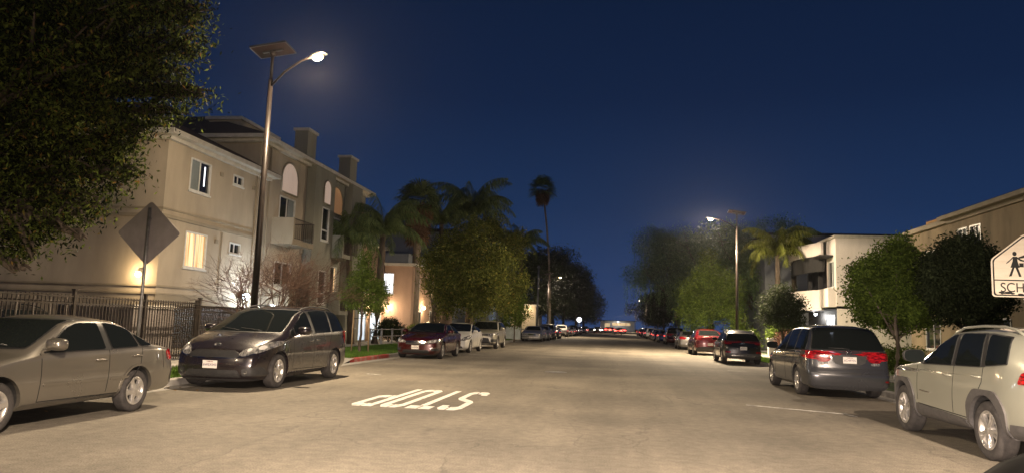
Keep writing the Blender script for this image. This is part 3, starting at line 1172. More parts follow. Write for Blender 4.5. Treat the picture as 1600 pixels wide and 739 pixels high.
SP['minivan_front'] = dict(   # long minivan with a high beltline, seen from its nose
    L=5.085, W=1.985, cl=0.17, fa=1.00, ra=4.03, R=0.35, tw=0.235, rim=(5, 'double'), zmid=0.62, bowf=0.24, tumble=0.24,
    top=[(0, 0.82), (0.15, 0.93), (0.5, 1.03), (1.05, 1.14), (2.05, 1.60), (2.5, 1.70), (3.2, 1.745), (4.2, 1.73), (4.75, 1.69), (5.085, 1.62)],
    belt=[(0, 0.78), (0.5, 0.93), (1.2, 1.04), (3.0, 1.10), (5.085, 1.13)],
    fsb=[(0.17, 0.14), (0.3, 0.02), (0.5, 0.0), (0.65, 0.03), (0.9, 0.20), (1.2, 0.2)], rsb=[(0.2, 0.1), (0.4, 0.0), (0.8, 0.02), (1.1, 0.07), (1.65, 0.40)], rblend=1.0, plan=(1.1, 0.17, 0.7, 0.09),
    side=[[(1.52, 1.07), (1.56, 1.15), (1.68, 1.22), (1.70, 1.09)], [(1.76, 1.09), (1.76, 1.25), (2.30, 1.53), (2.55, 1.60), (2.66, 1.12)], [(2.80, 1.125), (2.72, 1.61), (3.25, 1.645), (3.72, 1.645), (3.74, 1.145)], [(3.84, 1.15), (3.84, 1.64), (4.35, 1.61), (4.62, 1.42), (4.72, 1.18)]],
    pillars=[[(2.675, 1.1), (2.57, 1.62), (2.70, 1.625), (2.79, 1.1)], [(3.75, 1.13), (3.74, 1.65), (3.83, 1.65), (3.83, 1.13)]],
    gaps=[((1.66, 1.06), (1.62, 0.40)), ((2.73, 1.10), (2.72, 0.33)), ((3.80, 1.14), (3.62, 0.75)), ((3.62, 0.75), (3.50, 0.36)), ((1.62, 0.36), (3.5, 0.33)), ((2.78, 1.04), (4.60, 1.06))],
    sidebits=[([(1.5, 0.30), (3.6, 0.30), (3.6, 0.18), (1.5, 0.18)], 'paint')],
    ws=[(-0.83, 1.145), (-0.67, 1.63), (0.67, 1.63), (0.83, 1.145)], rw=[(-0.66, 1.15), (-0.56, 1.60), (0.56, 1.60), (0.66, 1.15)],
    head=[([(0.50, 0.70), (0.58, 0.80), (0.90, 0.96), (0.965, 0.98), (0.965, 0.88), (0.84, 0.74), (0.60, 0.66)], M_lens), ([(0.50, 0.655), (0.60, 0.67), (0.80, 0.735), (0.80, 0.71), (0.6, 0.645), (0.50, 0.64)], M_chrome)],
    fog=[([(0.62, 0.28), (0.60, 0.42), (0.88, 0.47), (0.92, 0.30)], M_plastic), ([(0.64, 0.33), (0.64, 0.39), (0.71, 0.39), (0.71, 0.33)], M_lens)],
    front=[('grille', [(-0.52, 0.64), (-0.54, 0.71), (-0.40, 0.78), (0.40, 0.78), (0.54, 0.71), (0.52, 0.64)], M_plastic), ('chrome_bar', [(-0.50, 0.622), (-0.50, 0.638), (0.50, 0.638), (0.50, 0.622)], M_chrome), ('lower_grille', [(-0.60, 0.26), (-0.52, 0.40), (0.52, 0.40), (0.60, 0.26)], M_plastic), ('lower_lip', [(-0.8, 0.19), (-0.8, 0.225), (0.8, 0.225), (0.8, 0.19)], M_plastic)],
    tail=[([(0.55, 0.92), (0.52, 1.10), (0.93, 1.16), (0.96, 0.92)], M_red)], corner=[([(4.78, 0.93), (4.76, 1.16), (5.0, 1.18), (5.03, 0.93)], M_red)],
    topgaps=[((0.72, 0.35), (0.78, 1.05))],
    fplate=0.505, rplate=0.80, mirror=(1.80, 1.09), handles=[(2.55, 0.95), (2.92, 0.97)], rails=(2.4, 4.4, 0.66, M_plastic), emblem=('front', 0.875, 'ovals'), archw=0.02, archoff=0.008, mirrorsize=1.3, handlemat=M_chrome)
SP['large_sedan'] = dict(
    L=4.88, W=1.85, cl=0.17, fa=0.98, ra=3.755, R=0.33, tw=0.22, rim=(5, 'double'), zmid=0.58, bowf=0.2,
    top=[(0, 0.76), (0.12, 0.83), (0.6, 0.92), (1.35, 1.02), (2.25, 1.40), (2.7, 1.465), (3.2, 1.455), (3.65, 1.37), (4.35, 1.10), (4.75, 1.07), (4.88, 1.04)],
    belt=[(0, 0.70), (0.6, 0.82), (1.3, 0.92), (3.6, 0.98), (4.88, 0.97)],
    fsb=[(0.17, 0.12), (0.3, 0.0), (0.6, 0.0), (0.8, 0.07), (1.4, 0.1)], rsb=[(0.2, 0.10), (0.4, 0.0), (0.7, 0.02), (1.08, 0.10), (1.4, 0.1)],
    side=[[(1.72, 0.99), (2.25, 1.27), (2.5, 1.34), (2.86, 1.36), (2.90, 1.00)], [(3.00, 1.00), (2.96, 1.36), (3.35, 1.34), (3.75, 1.20), (4.05, 1.03), (3.9, 1.01)]],
    pillars=[[(2.91, 0.99), (2.87, 1.37), (2.95, 1.37), (2.99, 0.99)]],
    gaps=[((1.70, 0.98), (1.66, 0.34)), ((2.95, 0.99), (2.92, 0.32)), ((3.86, 1.0), (3.76, 0.72)), ((3.76, 0.72), (3.5, 0.38))],
    ws=[(-0.74, 1.05), (-0.57, 1.395), (0.57, 1.395), (0.74, 1.05)], rw=[(-0.60, 1.13), (-0.48, 1.38), (0.48, 1.38), (0.60, 1.13)],
    head=[([(0.42, 0.63), (0.42, 0.70), (0.66, 0.77), (0.905, 0.80), (0.90, 0.68), (0.66, 0.63)], M_lens)],
    fog=[([(0.60, 0.32), (0.60, 0.40), (0.84, 0.43), (0.86, 0.34)], M_plastic), ([(0.56, 0.415), (0.60, 0.44), (0.86, 0.47), (0.86, 0.45)], M_chrome)],
    front=[('grille_bar', [(-0.42, 0.635), (-0.42, 0.71), (0.42, 0.71), (0.42, 0.635)], M_chrome), ('grille', [(-0.40, 0.56), (-0.42, 0.625), (0.42, 0.625), (0.40, 0.56)], M_plastic), ('lower_grille', [(-0.56, 0.22), (-0.52, 0.36), (0.52, 0.36), (0.56, 0.22)], M_plastic)],
    tail=[([(0.45, 0.80), (0.45, 0.96), (0.88, 0.99), (0.89, 0.82)], M_red)], corner=[([(4.55, 0.84), (4.52, 0.98), (4.84, 1.0), (4.86, 0.84)], M_red)],
    topgaps=[((0.66, 0.3), (0.70, 1.3))],
    fplate=0.46, rplate=0.72, mirror=(1.85, 1.0), handles=[(2.72, 0.88), (3.62, 0.90)], emblem=('front', 0.675, 'h'), archw=0.016, archoff=0.006, mirrorsize=1.1)
SP['hatchback_hybrid'] = dict(
    L=4.48, W=1.745, cl=0.17, fa=0.92, ra=3.62, R=0.315, tw=0.20, rim=(5, 'single'), zmid=0.58, bowf=0.2,
    top=[(0, 0.70), (0.15, 0.80), (0.6, 0.93), (1.05, 1.03), (2.1, 1.44), (2.4, 1.49), (2.8, 1.48), (3.5, 1.36), (4.2, 1.16), (4.36, 1.12), (4.48, 1.06)],
    belt=[(0, 0.64), (0.6, 0.82), (1.1, 0.91), (3.5, 1.0), (4.48, 1.02)],
    fsb=[(0.17, 0.12), (0.3, 0.0), (0.5, 0.0), (0.8, 0.14), (1.4, 0.1)], rsb=[(0.2, 0.08), (0.4, 0.0), (0.8, 0.02), (1.1, 0.05), (1.4, 0.1)],
    side=[[(1.42, 0.98), (1.5, 1.03), (1.62, 1.10), (1.62, 0.99)], [(1.67, 0.99), (1.67, 1.14), (2.15, 1.34), (2.58, 1.40), (2.62, 1.02)], [(2.72, 1.025), (2.69, 1.40), (3.1, 1.37), (3.45, 1.28), (3.55, 1.06)], [(3.62, 1.07), (3.55, 1.25), (3.8, 1.17), (3.92, 1.09)]],
    pillars=[[(2.625, 1.0), (2.59, 1.41), (2.685, 1.41), (2.71, 1.0)]],
    gaps=[((1.5, 0.95), (1.5, 0.34)), ((2.67, 1.0), (2.66, 0.32)), ((3.56, 1.02), (3.45, 0.75)), ((3.45, 0.75), (3.2, 0.38))],
    ws=[(-0.71, 1.07), (-0.55, 1.42), (0.55, 1.42), (0.71, 1.07)], rw=[(-0.55, 1.12), (-0.50, 1.32), (0.50, 1.32), (0.55, 1.12)],
    head=[([(0.48, 0.62), (0.60, 0.76), (0.80, 0.88), (0.85, 0.86), (0.84, 0.68), (0.66, 0.60)], M_lens)],
    front=[('grille', [(-0.40, 0.56), (-0.38, 0.61), (0.38, 0.61), (0.40, 0.56)], M_plastic), ('lower_grille', [(-0.62, 0.24), (-0.5, 0.40), (0.5, 0.40), (0.62, 0.24)], M_plastic)],
    tail=[([(0.60, 0.80), (0.58, 1.06), (0.80, 1.08), (0.82, 0.82)], M_red)], fplate=0.48, rplate=0.72, mirror=(1.6, 0.99), handles=[(2.5, 0.88), (3.38, 0.92)], archw=0.016, archoff=0.006)
SP['suv_front'] = dict(
    L=4.60, W=1.855, cl=0.24, fa=0.93, ra=3.62, R=0.355, tw=0.23, rim=(5, 'double'), zmid=0.68, bowf=0.17, tumble=0.22,
    top=[(0, 0.93), (0.12, 1.00), (0.6, 1.07), (1.25, 1.13), (1.95, 1.58), (2.4, 1.68), (3.1, 1.70), (4.0, 1.66), (4.4, 1.58), (4.60, 1.50)],
    belt=[(0, 0.88), (0.6, 0.98), (1.3, 1.04), (3.6, 1.12), (4.6, 1.15)],
    fsb=[(0.24, 0.12), (0.38, 0.0), (0.7, 0.0), (0.95, 0.06), (1.4, 0.1)], rsb=[(0.24, 0.08), (0.45, 0.0), (0.9, 0.02), (1.1, 0.06), (1.6, 0.40)],
    side=[[(1.55, 1.08), (2.0, 1.42), (2.25, 1.54), (2.58, 1.57), (2.62, 1.11)], [(2.72, 1.115), (2.68, 1.575), (3.25, 1.56), (3.48, 1.52), (3.55, 1.15)], [(3.64, 1.16), (3.58, 1.50), (3.95, 1.42), (4.08, 1.24)]],
    pillars=[[(2.63, 1.1), (2.59, 1.585), (2.67, 1.585), (2.71, 1.1)]],
    gaps=[((1.55, 1.04), (1.55, 0.45)), ((2.67, 1.1), (2.66, 0.42)), ((3.58, 1.12), (3.45, 0.8)), ((3.45, 0.8), (3.2, 0.45))],
    ws=[(-0.77, 1.155), (-0.62, 1.58), (0.62, 1.58), (0.77, 1.155)], rw=[(-0.62, 1.15), (-0.52, 1.55), (0.52, 1.55), (0.62, 1.15)],
    head=[([(0.46, 0.80), (0.46, 0.88), (0.90, 0.99), (0.91, 0.86), (0.7, 0.80)], M_lens)],
    fog=[([(0.62, 0.40), (0.60, 0.58), (0.86, 0.60), (0.88, 0.42)], M_plastic)],
    front=[('grille', [(-0.45, 0.78), (-0.44, 0.88), (0.44, 0.88), (0.45, 0.78)], M_plastic), ('lower_grille', [(-0.60, 0.36), (-0.45, 0.66), (0.45, 0.66), (0.60, 0.36)], M_plastic), ('skid_plate', [(-0.5, 0.28), (-0.5, 0.34), (0.5, 0.34), (0.5, 0.28)], M_alloy)],
    tail=[([(0.5, 0.98), (0.5, 1.08), (0.86, 1.12), (0.87, 0.98)], M_red)], fplate=0.60, rplate=0.85, mirror=(1.75, 1.12), handles=[(2.5, 0.98), (3.4, 1.02)], rails=(1.9, 4.0, 0.62, M_plastic), cladrow=8, archmat=M_clad, archw=0.06, mirrorsize=1.2)
SP['compact_suv'] = dict(   # boxy sage suv, trapezoid arches
    L=4.62, W=1.86, cl=0.26, fa=0.90, ra=3.60, R=0.362, tw=0.235, rim=(5, 'double'), zmid=0.74, bowf=0.22, bowr=0.10, tumble=0.20,
    top=[(0, 0.96), (0.12, 1.04), (0.6, 1.10), (1.30, 1.17), (2.05, 1.55), (2.45, 1.655), (3.1, 1.68), (3.9, 1.66), (4.3, 1.62), (4.62, 1.55)],
    belt=[(0, 0.92), (0.6, 1.02), (1.3, 1.09), (3.0, 1.13), (3.7, 1.18), (4.62, 1.22)],
    fsb=[(0.26, 0.16), (0.42, 0.03), (0.6, 0.0), (0.8, 0.0), (1.0, 0.07), (1.4, 0.1)], rsb=[(0.26, 0.10), (0.5, 0.0), (0.9, 0.0), (1.1, 0.04), (1.6, 0.36)],
    side=[[(1.62, 1.11), (2.12, 1.42), (2.38, 1.53), (2.56, 1.555), (2.66, 1.13)], [(2.78, 1.135), (2.70, 1.565), (3.34, 1.565), (3.50, 1.15)], [(3.62, 1.165), (3.50, 1.56), (3.98, 1.52), (4.10, 1.21)]],
    pillars=[[(2.67, 1.12), (2.57, 1.57), (2.69, 1.575), (2.77, 1.12)], [(3.51, 1.14), (3.35, 1.575), (3.49, 1.575), (3.61, 1.15)]],
    gaps=[((1.50, 1.08), (1.50, 0.55)), ((2.73, 1.12), (2.68, 0.48)), ((3.56, 1.16), (3.52, 0.95)), ((3.52, 0.95), (3.14, 0.50)), ((1.50, 0.50), (3.1, 0.46))],
    sidebits=[([(1.45, 0.50), (3.05, 0.44), (3.05, 0.28), (1.40, 0.28)], M_clad), ([(4.15, 0.50), (4.60, 0.52), (4.60, 0.28), (4.08, 0.28)], M_clad), ([(1.62, 0.712), (1.96, 0.70), (1.96, 0.685), (1.62, 0.695)], M_chrome)],
    ws=[(-0.72, 1.21), (-0.58, 1.55), (0.58, 1.55), (0.72, 1.21)], rw=[(-0.64, 1.20), (-0.56, 1.54), (0.56, 1.54), (0.64, 1.20)],
    head=[([(0.50, 0.93), (0.50, 0.99), (0.92, 1.02), (0.92, 0.96)], M_lens), ([(0.56, 0.72), (0.56, 0.84), (0.86, 0.86), (0.88, 0.74)], M_lens)],
    front=[('grille', [(-0.46, 0.84), (-0.46, 0.98), (0.46, 0.98), (0.46, 0.84)], M_plastic), ('lower_grille', [(-0.70, 0.34), (-0.6, 0.56), (0.6, 0.56), (0.70, 0.34)], M_plastic)],
    tail=[([(0.55, 1.03), (0.55, 1.12), (0.80, 1.15), (0.80, 1.04)], M_red)], corner=[([(4.30, 0.98), (4.36, 1.12), (4.52, 1.14), (4.54, 0.98)], M_red)],
    rplate=0.85, mirror=(1.72, 1.12), handles=[(2.56, 0.985), (3.40, 1.015)], rails=(1.98, 4.15, 0.64, 'paint'), cladrow=8, archmat=M_clad, archw=0.06, archsq=1.13, archoff=0.022, archgap=0.065, archspan=(-25, 205), mirrormat=M_plastic, mirrorsize=1.3, ptext='7TKR604')
SP['minivan_rear'] = dict(   # blue grey minivan, seen from behind
    L=5.10, W=1.96, cl=0.17, fa=0.98, ra=3.98, R=0.345, tw=0.23, rim=(5, 'single'), zmid=0.66, bowr=0.12, tumble=0.26,
    top=[(0, 0.82), (0.15, 0.90), (0.6, 1.00), (1.15, 1.10), (2.05, 1.58), (2.5, 1.70), (3.2, 1.75), (4.3, 1.735), (4.8, 1.71), (5.10, 1.64)],
    belt=[(0, 0.76), (0.6, 0.90), (1.2, 1.0), (3.0, 1.07), (5.10, 1.10)],
    fsb=[(0.17, 0.12), (0.3, 0.0), (0.6, 0.0), (0.9, 0.12), (1.2, 0.2)], rsb=[(0.17, 0.12), (0.3, 0.03), (0.45, 0.0), (0.62, 0.0), (0.68, 0.05), (1.05, 0.10), (1.68, 0.42)], rblend=1.1, plan=(1.0, 0.16, 0.7, 0.07),
    side=[[(1.60, 1.05), (2.15, 1.44), (2.40, 1.56), (2.66, 1.59), (2.72, 1.08)], [(2.84, 1.085), (2.78, 1.60), (3.60, 1.63), (3.70, 1.10)], [(3.80, 1.105), (3.74, 1.63), (4.40, 1.60), (4.62, 1.30), (4.66, 1.13)]],
    pillars=[[(2.73, 1.06), (2.67, 1.6), (2.77, 1.61), (2.83, 1.06)], [(3.71, 1.09), (3.62, 1.64), (3.73, 1.64), (3.79, 1.09)]],
    gaps=[((1.62, 1.04), (1.58, 0.36)), ((2.78, 1.06), (2.76, 0.32)), ((3.76, 1.08), (3.62, 0.80)), ((3.62, 0.80), (3.46, 0.38)), ((2.8, 0.98), (4.7, 1.0))],
    ws=[(-0.74, 1.14), (-0.58, 1.60), (0.58, 1.60), (0.74, 1.14)], rw=[(-0.82, 1.15), (-0.68, 1.65), (0.68, 1.65), (0.82, 1.15)],
    head=[([(0.48, 0.70), (0.55, 0.80), (0.93, 0.90), (0.94, 0.74)], M_lens)], front=[('grille', [(-0.42, 0.66), (-0.42, 0.78), (0.42, 0.78), (0.42, 0.66)], M_plastic)],
    tail=[([(0.42, 0.90), (0.40, 1.06), (0.68, 1.10), (0.95, 1.105), (0.955, 0.93), (0.72, 0.91), (0.68, 0.86), (0.50, 0.86)], M_red), ([(0.48, 0.795), (0.48, 0.855), (0.68, 0.855), (0.69, 0.80)], M_lens)],
    corner=[([(4.72, 0.94), (4.74, 1.11), (4.99, 1.115), (5.0, 0.93)], M_red)],
    rear=[('plate_recess', [(-0.36, 0.86), (-0.40, 1.02), (0.40, 1.02), (0.36, 0.86), (0.24, 0.80), (-0.24, 0.80)], M_plastic), ('bumper_step', [(-0.86, 0.575), (-0.86, 0.60), (0.86, 0.60), (0.86, 0.575)], 'paint'), ('bumper_reflector', [(0.78, 0.42), (0.78, 0.46), (0.92, 0.46), (0.92, 0.42)], M_redd)],
    reargaps=[((-0.78, 0.71), (0.78, 0.71)), ((-0.74, 0.61), (0.74, 0.61)), ((-0.78, 0.71), (-0.81, 0.90)), ((0.78, 0.71), (0.81, 0.90))],
    rplate=0.915, mirror=(1.74, 1.07), handles=[(2.58, 0.94), (2.95, 0.97)], emblem=('rear', 1.09, 'h'), wiper=1.165, archw=0.018, archoff=0.007, mirrorsize=1.3, ptext='6CHP735', surround=M_seal)
SP['crossover_rear'] = dict(   # black crossover
    L=4.35, W=1.80, cl=0.20, fa=0.88, ra=3.49, R=0.345, tw=0.23, rim=(5, 'double'), zmid=0.62, tumble=0.30, bowr=0.14,
    top=[(0, 0.86), (0.15, 0.93), (0.6, 1.01), (1.15, 1.09), (1.95, 1.50), (2.35, 1.59), (2.9, 1.60), (3.6, 1.54), (4.1, 1.47), (4.35, 1.38)],
    belt=[(0, 0.80), (0.6, 0.92), (1.2, 0.99), (3.2, 1.04), (4.35, 1.12)],
    fsb=[(0.2, 0.12), (0.35, 0.0), (0.7, 0.0), (0.95, 0.08), (1.4, 0.1)], rsb=[(0.2, 0.12), (0.38, 0.0), (0.8, 0.02), (1.0, 0.10), (1.5, 0.55)], rblend=1.0, plan=(0.9, 0.15, 0.8, 0.10),
    side=[[(1.55, 1.04), (2.0, 1.35), (2.25, 1.46), (2.52, 1.48), (2.56, 1.05)], [(2.66, 1.055), (2.62, 1.485), (3.1, 1.47), (3.36, 1.40), (3.52, 1.12), (3.4, 1.08)]],
    gaps=[((1.55, 1.0), (1.55, 0.40)), ((2.61, 1.03), (2.60, 0.38)), ((3.45, 1.08), (3.3, 0.75)), ((3.3, 0.75), (3.05, 0.42))],
    ws=[(-0.66, 1.13), (-0.52, 1.50), (0.52, 1.50), (0.66, 1.13)], rw=[(-0.74, 1.08), (-0.62, 1.42), (0.62, 1.42), (0.74, 1.08)],
    head=[([(0.48, 0.78), (0.5, 0.88), (0.86, 0.93), (0.87, 0.82)], M_lens)], front=[('grille', [(-0.46, 0.66), (-0.46, 0.84), (0.46, 0.84), (0.46, 0.66)], M_plastic)],
    tail=[([(0.50, 0.93), (0.54, 1.0), (0.86, 1.02), (0.88, 0.93), (0.7, 0.91)], M_redd), ([(0.56, 0.53), (0.56, 0.60), (0.78, 0.60), (0.78, 0.53)], M_red)],
    corner=[([(3.95, 0.98), (3.95, 1.08), (4.2, 1.10), (4.24, 0.98)], M_redd)],
    rear=[('rear_cladding', [(-0.80, 0.32), (-0.80, 0.50), (0.80, 0.50), (0.80, 0.32)], M_clad), ('skid_plate', [(-0.50, 0.345), (-0.55, 0.43), (0.55, 0.43), (0.50, 0.345)], M_alloy)],
    rplate=0.74, mirror=(1.7, 1.06), handles=[(2.45, 0.93), (3.25, 0.96)], rails=(2.0, 3.7, 0.6, M_plastic), cladrow=8, archmat=M_clad, archw=0.05, ptext='8RAE413', emblem=('rear', 0.98, 'tri'))
SP['electric_suv'] = dict(   # tall red hatch with sloping tail
    L=4.75, W=1.92, cl=0.18, fa=0.88, ra=3.77, R=0.36, tw=0.25, rim=(5, 'double'), zmid=0.62, tumble=0.34, bowr=0.15,
    top=[(0, 0.74), (0.15, 0.84), (0.6, 0.96), (1.1, 1.06), (2.1, 1.56), (2.5, 1.62), (2.9, 1.62), (3.6, 1.52), (4.3, 1.28), (4.6, 1.20), (4.75, 1.16)],
    belt=[(0, 0.68), (0.6, 0.86), (1.2, 0.96), (3.4, 1.03), (4.75, 1.08)],
    fsb=[(0.18, 0.12), (0.3, 0.0), (0.5, 0.0), (0.85, 0.12), (1.4, 0.1)], rsb=[(0.18, 0.12), (0.4, 0.0), (0.9, 0.0), (1.1, 0.03), (1.5, 0.2)], rblend=0.8,
    side=[[(1.45, 1.02), (2.1, 1.42), (2.45, 1.50), (2.66, 1.51), (2.70, 1.04)], [(2.76, 1.045), (2.74, 1.51), (3.2, 1.47), (3.7, 1.33), (3.98, 1.16), (3.85, 1.08)]],
    gaps=[((1.5, 0.98), (1.5, 0.36)), ((2.72, 1.02), (2.72, 0.34)), ((3.8, 1.05), (3.6, 0.75)), ((3.6, 0.75), (3.35, 0.40))],
    ws=[(-0.70, 1.12), (-0.52, 1.53), (0.52, 1.53), (0.70, 1.12)], rw=[(-0.64, 1.22), (-0.52, 1.50), (0.52, 1.50), (0.64, 1.22)],
    head=[([(0.52, 0.66), (0.6, 0.76), (0.88, 0.82), (0.90, 0.74)], M_lens)],
    tail=[([(0.46, 0.95), (0.5, 1.02), (0.90, 1.08), (0.92, 0.94), (0.75, 0.92)], M_red)], corner=[([(4.35, 0.96), (4.33, 1.06), (4.62, 1.08), (4.66, 0.95)], M_red)],
    rear=[('lower_bumper', [(-0.84, 0.20), (-0.84, 0.45), (-0.5, 0.54), (0.5, 0.54), (0.84, 0.45), (0.84, 0.20)], M_plastic)],
    rplate=0.70, mirror=(1.7, 1.03), handles=[(2.5, 0.92), (3.4, 0.95)], archw=0.02, archmat=M_plastic, ptext='9BHX126')
SP['flat_sedan'] = dict(   # old full size sedan with a flat bonnet
    L=5.38, W=1.98, cl=0.18, fa=1.05, ra=3.97, R=0.335, tw=0.22, rim=(5, 'disc'), zmid=0.60, bowf=0.14, plan=(0.8, 0.10, 0.7, 0.10),
    top=[(0, 0.74), (0.1, 0.80), (0.8, 0.90), (1.6, 0.98), (2.35, 1.36), (2.75, 1.43), (3.3, 1.43), (3.7, 1.38), (4.35, 1.06), (5.2, 1.02), (5.38, 0.98)],
    belt=[(0, 0.70), (0.8, 0.82), (1.6, 0.90), (4.0, 0.95), (5.38, 0.93)],
    fsb=[(0.18, 0.10), (0.3, 0.0), (0.5, 0.0), (0.55, 0.05), (0.8, 0.08), (1.4, 0.1)], rsb=[(0.2, 0.1), (0.35, 0.0), (0.6, 0.0), (0.95, 0.08), (1.4, 0.1)],
    side=[[(1.95, 0.97), (2.4, 1.28), (2.6, 1.34), (3.0, 1.36), (3.02, 0.98)], [(3.12, 0.98), (3.1, 1.36), (3.55, 1.33), (3.85, 1.15), (3.92, 0.99)]],
    gaps=[((1.9, 0.96), (1.88, 0.34)), ((3.07, 0.97), (3.06, 0.32)), ((3.95, 0.98), (3.7, 0.5))],
    ws=[(-0.70, 1.03), (-0.54, 1.36), (0.54, 1.36), (0.70, 1.03)], rw=[(-0.62, 1.09), (-0.5, 1.34), (0.5, 1.34), (0.62, 1.09)],
    head=[([(0.50, 0.56), (0.50, 0.70), (0.93, 0.71), (0.94, 0.58)], M_lens)], front=[('grille', [(-0.44, 0.56), (-0.44, 0.69), (0.44, 0.69), (0.44, 0.56)], M_chrome), ('bumper_strip', [(-0.9, 0.42), (-0.9, 0.46), (0.9, 0.46), (0.9, 0.42)], M_plastic)],
    tail=[([(0.5, 0.72), (0.5, 0.86), (0.9, 0.88), (0.92, 0.74)], M_red)], fplate=0.36, rplate=0.62, mirror=(2.05, 0.99), handles=[(2.85, 0.84), (3.75, 0.86)])
BASEPAINT = {'small_sedan': P_champ, 'minivan_front': P_dkgrey, 'large_sedan': P_maroon, 'hatchback_hybrid': P_cream, 'suv_front': P_beige,
             'compact_suv': P_sage, 'minivan_rear': P_grey, 'crossover_rear': P_black, 'electric_suv': P_red, 'flat_sedan': P_silver}
# ------------------------------------------------------------------ ground, road, pavements
def sheet(name, x0, x1, y0, y1, z, mat, kind='structure', nx=1, ny=1):
    b = MB()
    xs, ys = np.linspace(x0, x1, nx + 1), np.linspace(y0, y1, ny + 1)
    b.add([(x, y, z) for y in ys for x in xs], [(j * (nx + 1) + i, j * (nx + 1) + i + 1, (j + 1) * (nx + 1) + i + 1, (j + 1) * (nx + 1) + i) for j in range(ny) for i in range(nx)])
    o = b.build(name, mat)
    o['kind'] = kind
    return o


XL, XR = -8.95, 6.72      # kerb faces
sheet('ground', -900, 900, -200, 1800, -0.06, M_soil)
road = sheet('road', XL - 0.02, XR + 0.02, -40, 320, 0.0, M_road, nx=4, ny=60)
sheet('cross_road', -120, 120, 320, 334, -0.004, M_road)
# kerbs with a dropped part at each driveway
def kerb(name, x, side, spans, mat):
    b = MB()
    for (y0, y1) in spans:
        a, c = (x - 0.15, x) if side < 0 else (x, x + 0.15)
        top = 0.14
        b.prism([(a, -0.05), (a, top), (a + 0.02 if side > 0 else a, top + 0.004), (c - 0.025 if side < 0 else c, top + 0.004), (c, top - 0.02 if side < 0 else top), (c, -0.05)] if side < 0 else
                [(a, -0.05), (a, top - 0.02), (a + 0.025, top + 0.004), (c, top + 0.004), (c, -0.05)], y0, y1, 'y')
    o = b.build(name, mat)
    o['kind'] = 'structure'
    return o


kerb('kerb', XL, -1, [(-40, 19.2), (28.6, 52.0), (59.0, 320)], M_conc)
kerb('red_kerb', XL, -1, [(24.6, 28.6)], M_kerbred)
kerb('kerb', XR, 1, [(-40, 55.0), (60.5, 320)], M_conc)


def apron(name, x0, x1, y0, y1, h, mat=M_conc):
    """driveway apron that ramps from the gutter (x0) up to the pavement (x1)"""
    b = MB()
    f = 0.9
    b.add([(x0, y0 + f, 0.012), (x0, y1 - f, 0.012), (x1, y1, h), (x1, y0, h), (x0, y0, 0.14), (x0, y1, 0.14)],
          [(0, 1, 2, 3), (0, 3, 4), (1, 5, 2)])
    o = b.build(name, mat)
    o['kind'] = 'structure'


apron('driveway_apron', XL, XL - 1.95, 19.2, 24.6, 0.145)
apron('driveway_apron', XL, XL - 1.95, 52.0, 59.0, 0.145)
apron('driveway_apron', XR, XR + 1.5, 55.0, 60.5, 0.145)
sheet('pavement', -12.4, -10.9, -40, 320, 0.145, M_conc)
sheet('pavement', 8.25, 9.7, -40, 320, 0.145, M_conc)
sheet('driveway', -15.4, -12.4, 24.0, 48.5, 0.14, M_conc)
sheet('driveway', -22, -12.4, 5.0, 22.0, 0.10, M_conc)
sheet('driveway', 9.7, 14.0, 55.0, 60.5, 0.14, M_conc)
for a, b_ in ((-40, 19.2), (24.6, 52.0), (59.0, 320)):
    sheet('verge', -10.9, XL - 0.15, a, b_, 0.125, M_lawn)
for a, b_ in ((-40, 55.0), (60.5, 320)):
    sheet('verge', XR + 0.15, 8.25, a, b_, 0.125, M_lawn)
sheet('yard', -60, -12.4, 48.5, 320, 0.11, M_lawn)
sheet('yard', 9.7, 60, -40, 55.0, 0.11, M_lawn)
sheet('yard', 9.7, 60, 60.5, 320, 0.11, M_lawn)
# seams of the pavement slabs
b = MB()
for y in np.arange(-10, 120, 1.5):
    b.box(-12.39, -10.91, y, y + 0.012, 0.1455, 0.1495)
    b.box(8.26, 9.69, y, y + 0.012, 0.1455, 0.1495)
o = b.build('pavement_seams', M_gap)
o['kind'] = 'structure'
# concrete gutter strips
for x0, x1 in ((XL, XL + 0.42), (XR - 0.42, XR)):
    sheet('gutter', x0, x1, -40, 320, 0.004, M_conc)

# grass blades on the near verges
def quad_mesh(name, Q, mat):
    """Q: (n, 4, 3) array of separate quads"""
    n = len(Q)
    me = bpy.data.meshes.new(name)
    me.vertices.add(n * 4)
    me.vertices.foreach_set('co', Q.reshape(-1).astype(np.float32))
    me.loops.add(n * 4)
    me.loops.foreach_set('vertex_index', np.arange(n * 4, dtype=np.int32))
    me.polygons.add(n)
    me.polygons.foreach_set('loop_start', np.arange(0, n * 4, 4, dtype=np.int32))
    me.materials.append(mat)
    me.update(calc_edges=True)
    return me


def grass(x0, x1, y0, y1, n, h=0.07):
    P = np.stack([RNG.uniform(x0, x1, n), RNG.uniform(y0, y1, n), np.full(n, 0.122)], 1)
    a = RNG.uniform(0, 2 * np.pi, n)
    hh = RNG.uniform(0.4, 1.2, n) * h
    w = 0.009
    d = np.stack([np.cos(a) * w, np.sin(a) * w, np.zeros(n)], 1)
    lean = np.stack([RNG.normal(0, 0.35, n) * hh, RNG.normal(0, 0.35, n) * hh, hh], 1)
    Q = np.stack([P - d, P + d, P + lean + d * 0.15, P + lean - d * 0.15], 1)
    o = link('grass', quad_mesh('grass', Q, M_grass))
    o['kind'] = 'stuff'


sheet('verge', -12.4, -10.9, 25.2, 43.5, 0.150, M_lawn)
grass(-12.35, XL - 0.16, 25.2, 43, 60000, 0.10)
grass(-10.88, XL - 0.16, 10.5, 19.1, 9000, 0.09)
grass(XR + 0.16, 8.24, 26, 46, 14000)
grass(-10.88, XL - 0.16, 59.5, 70, 7000, 0.1)


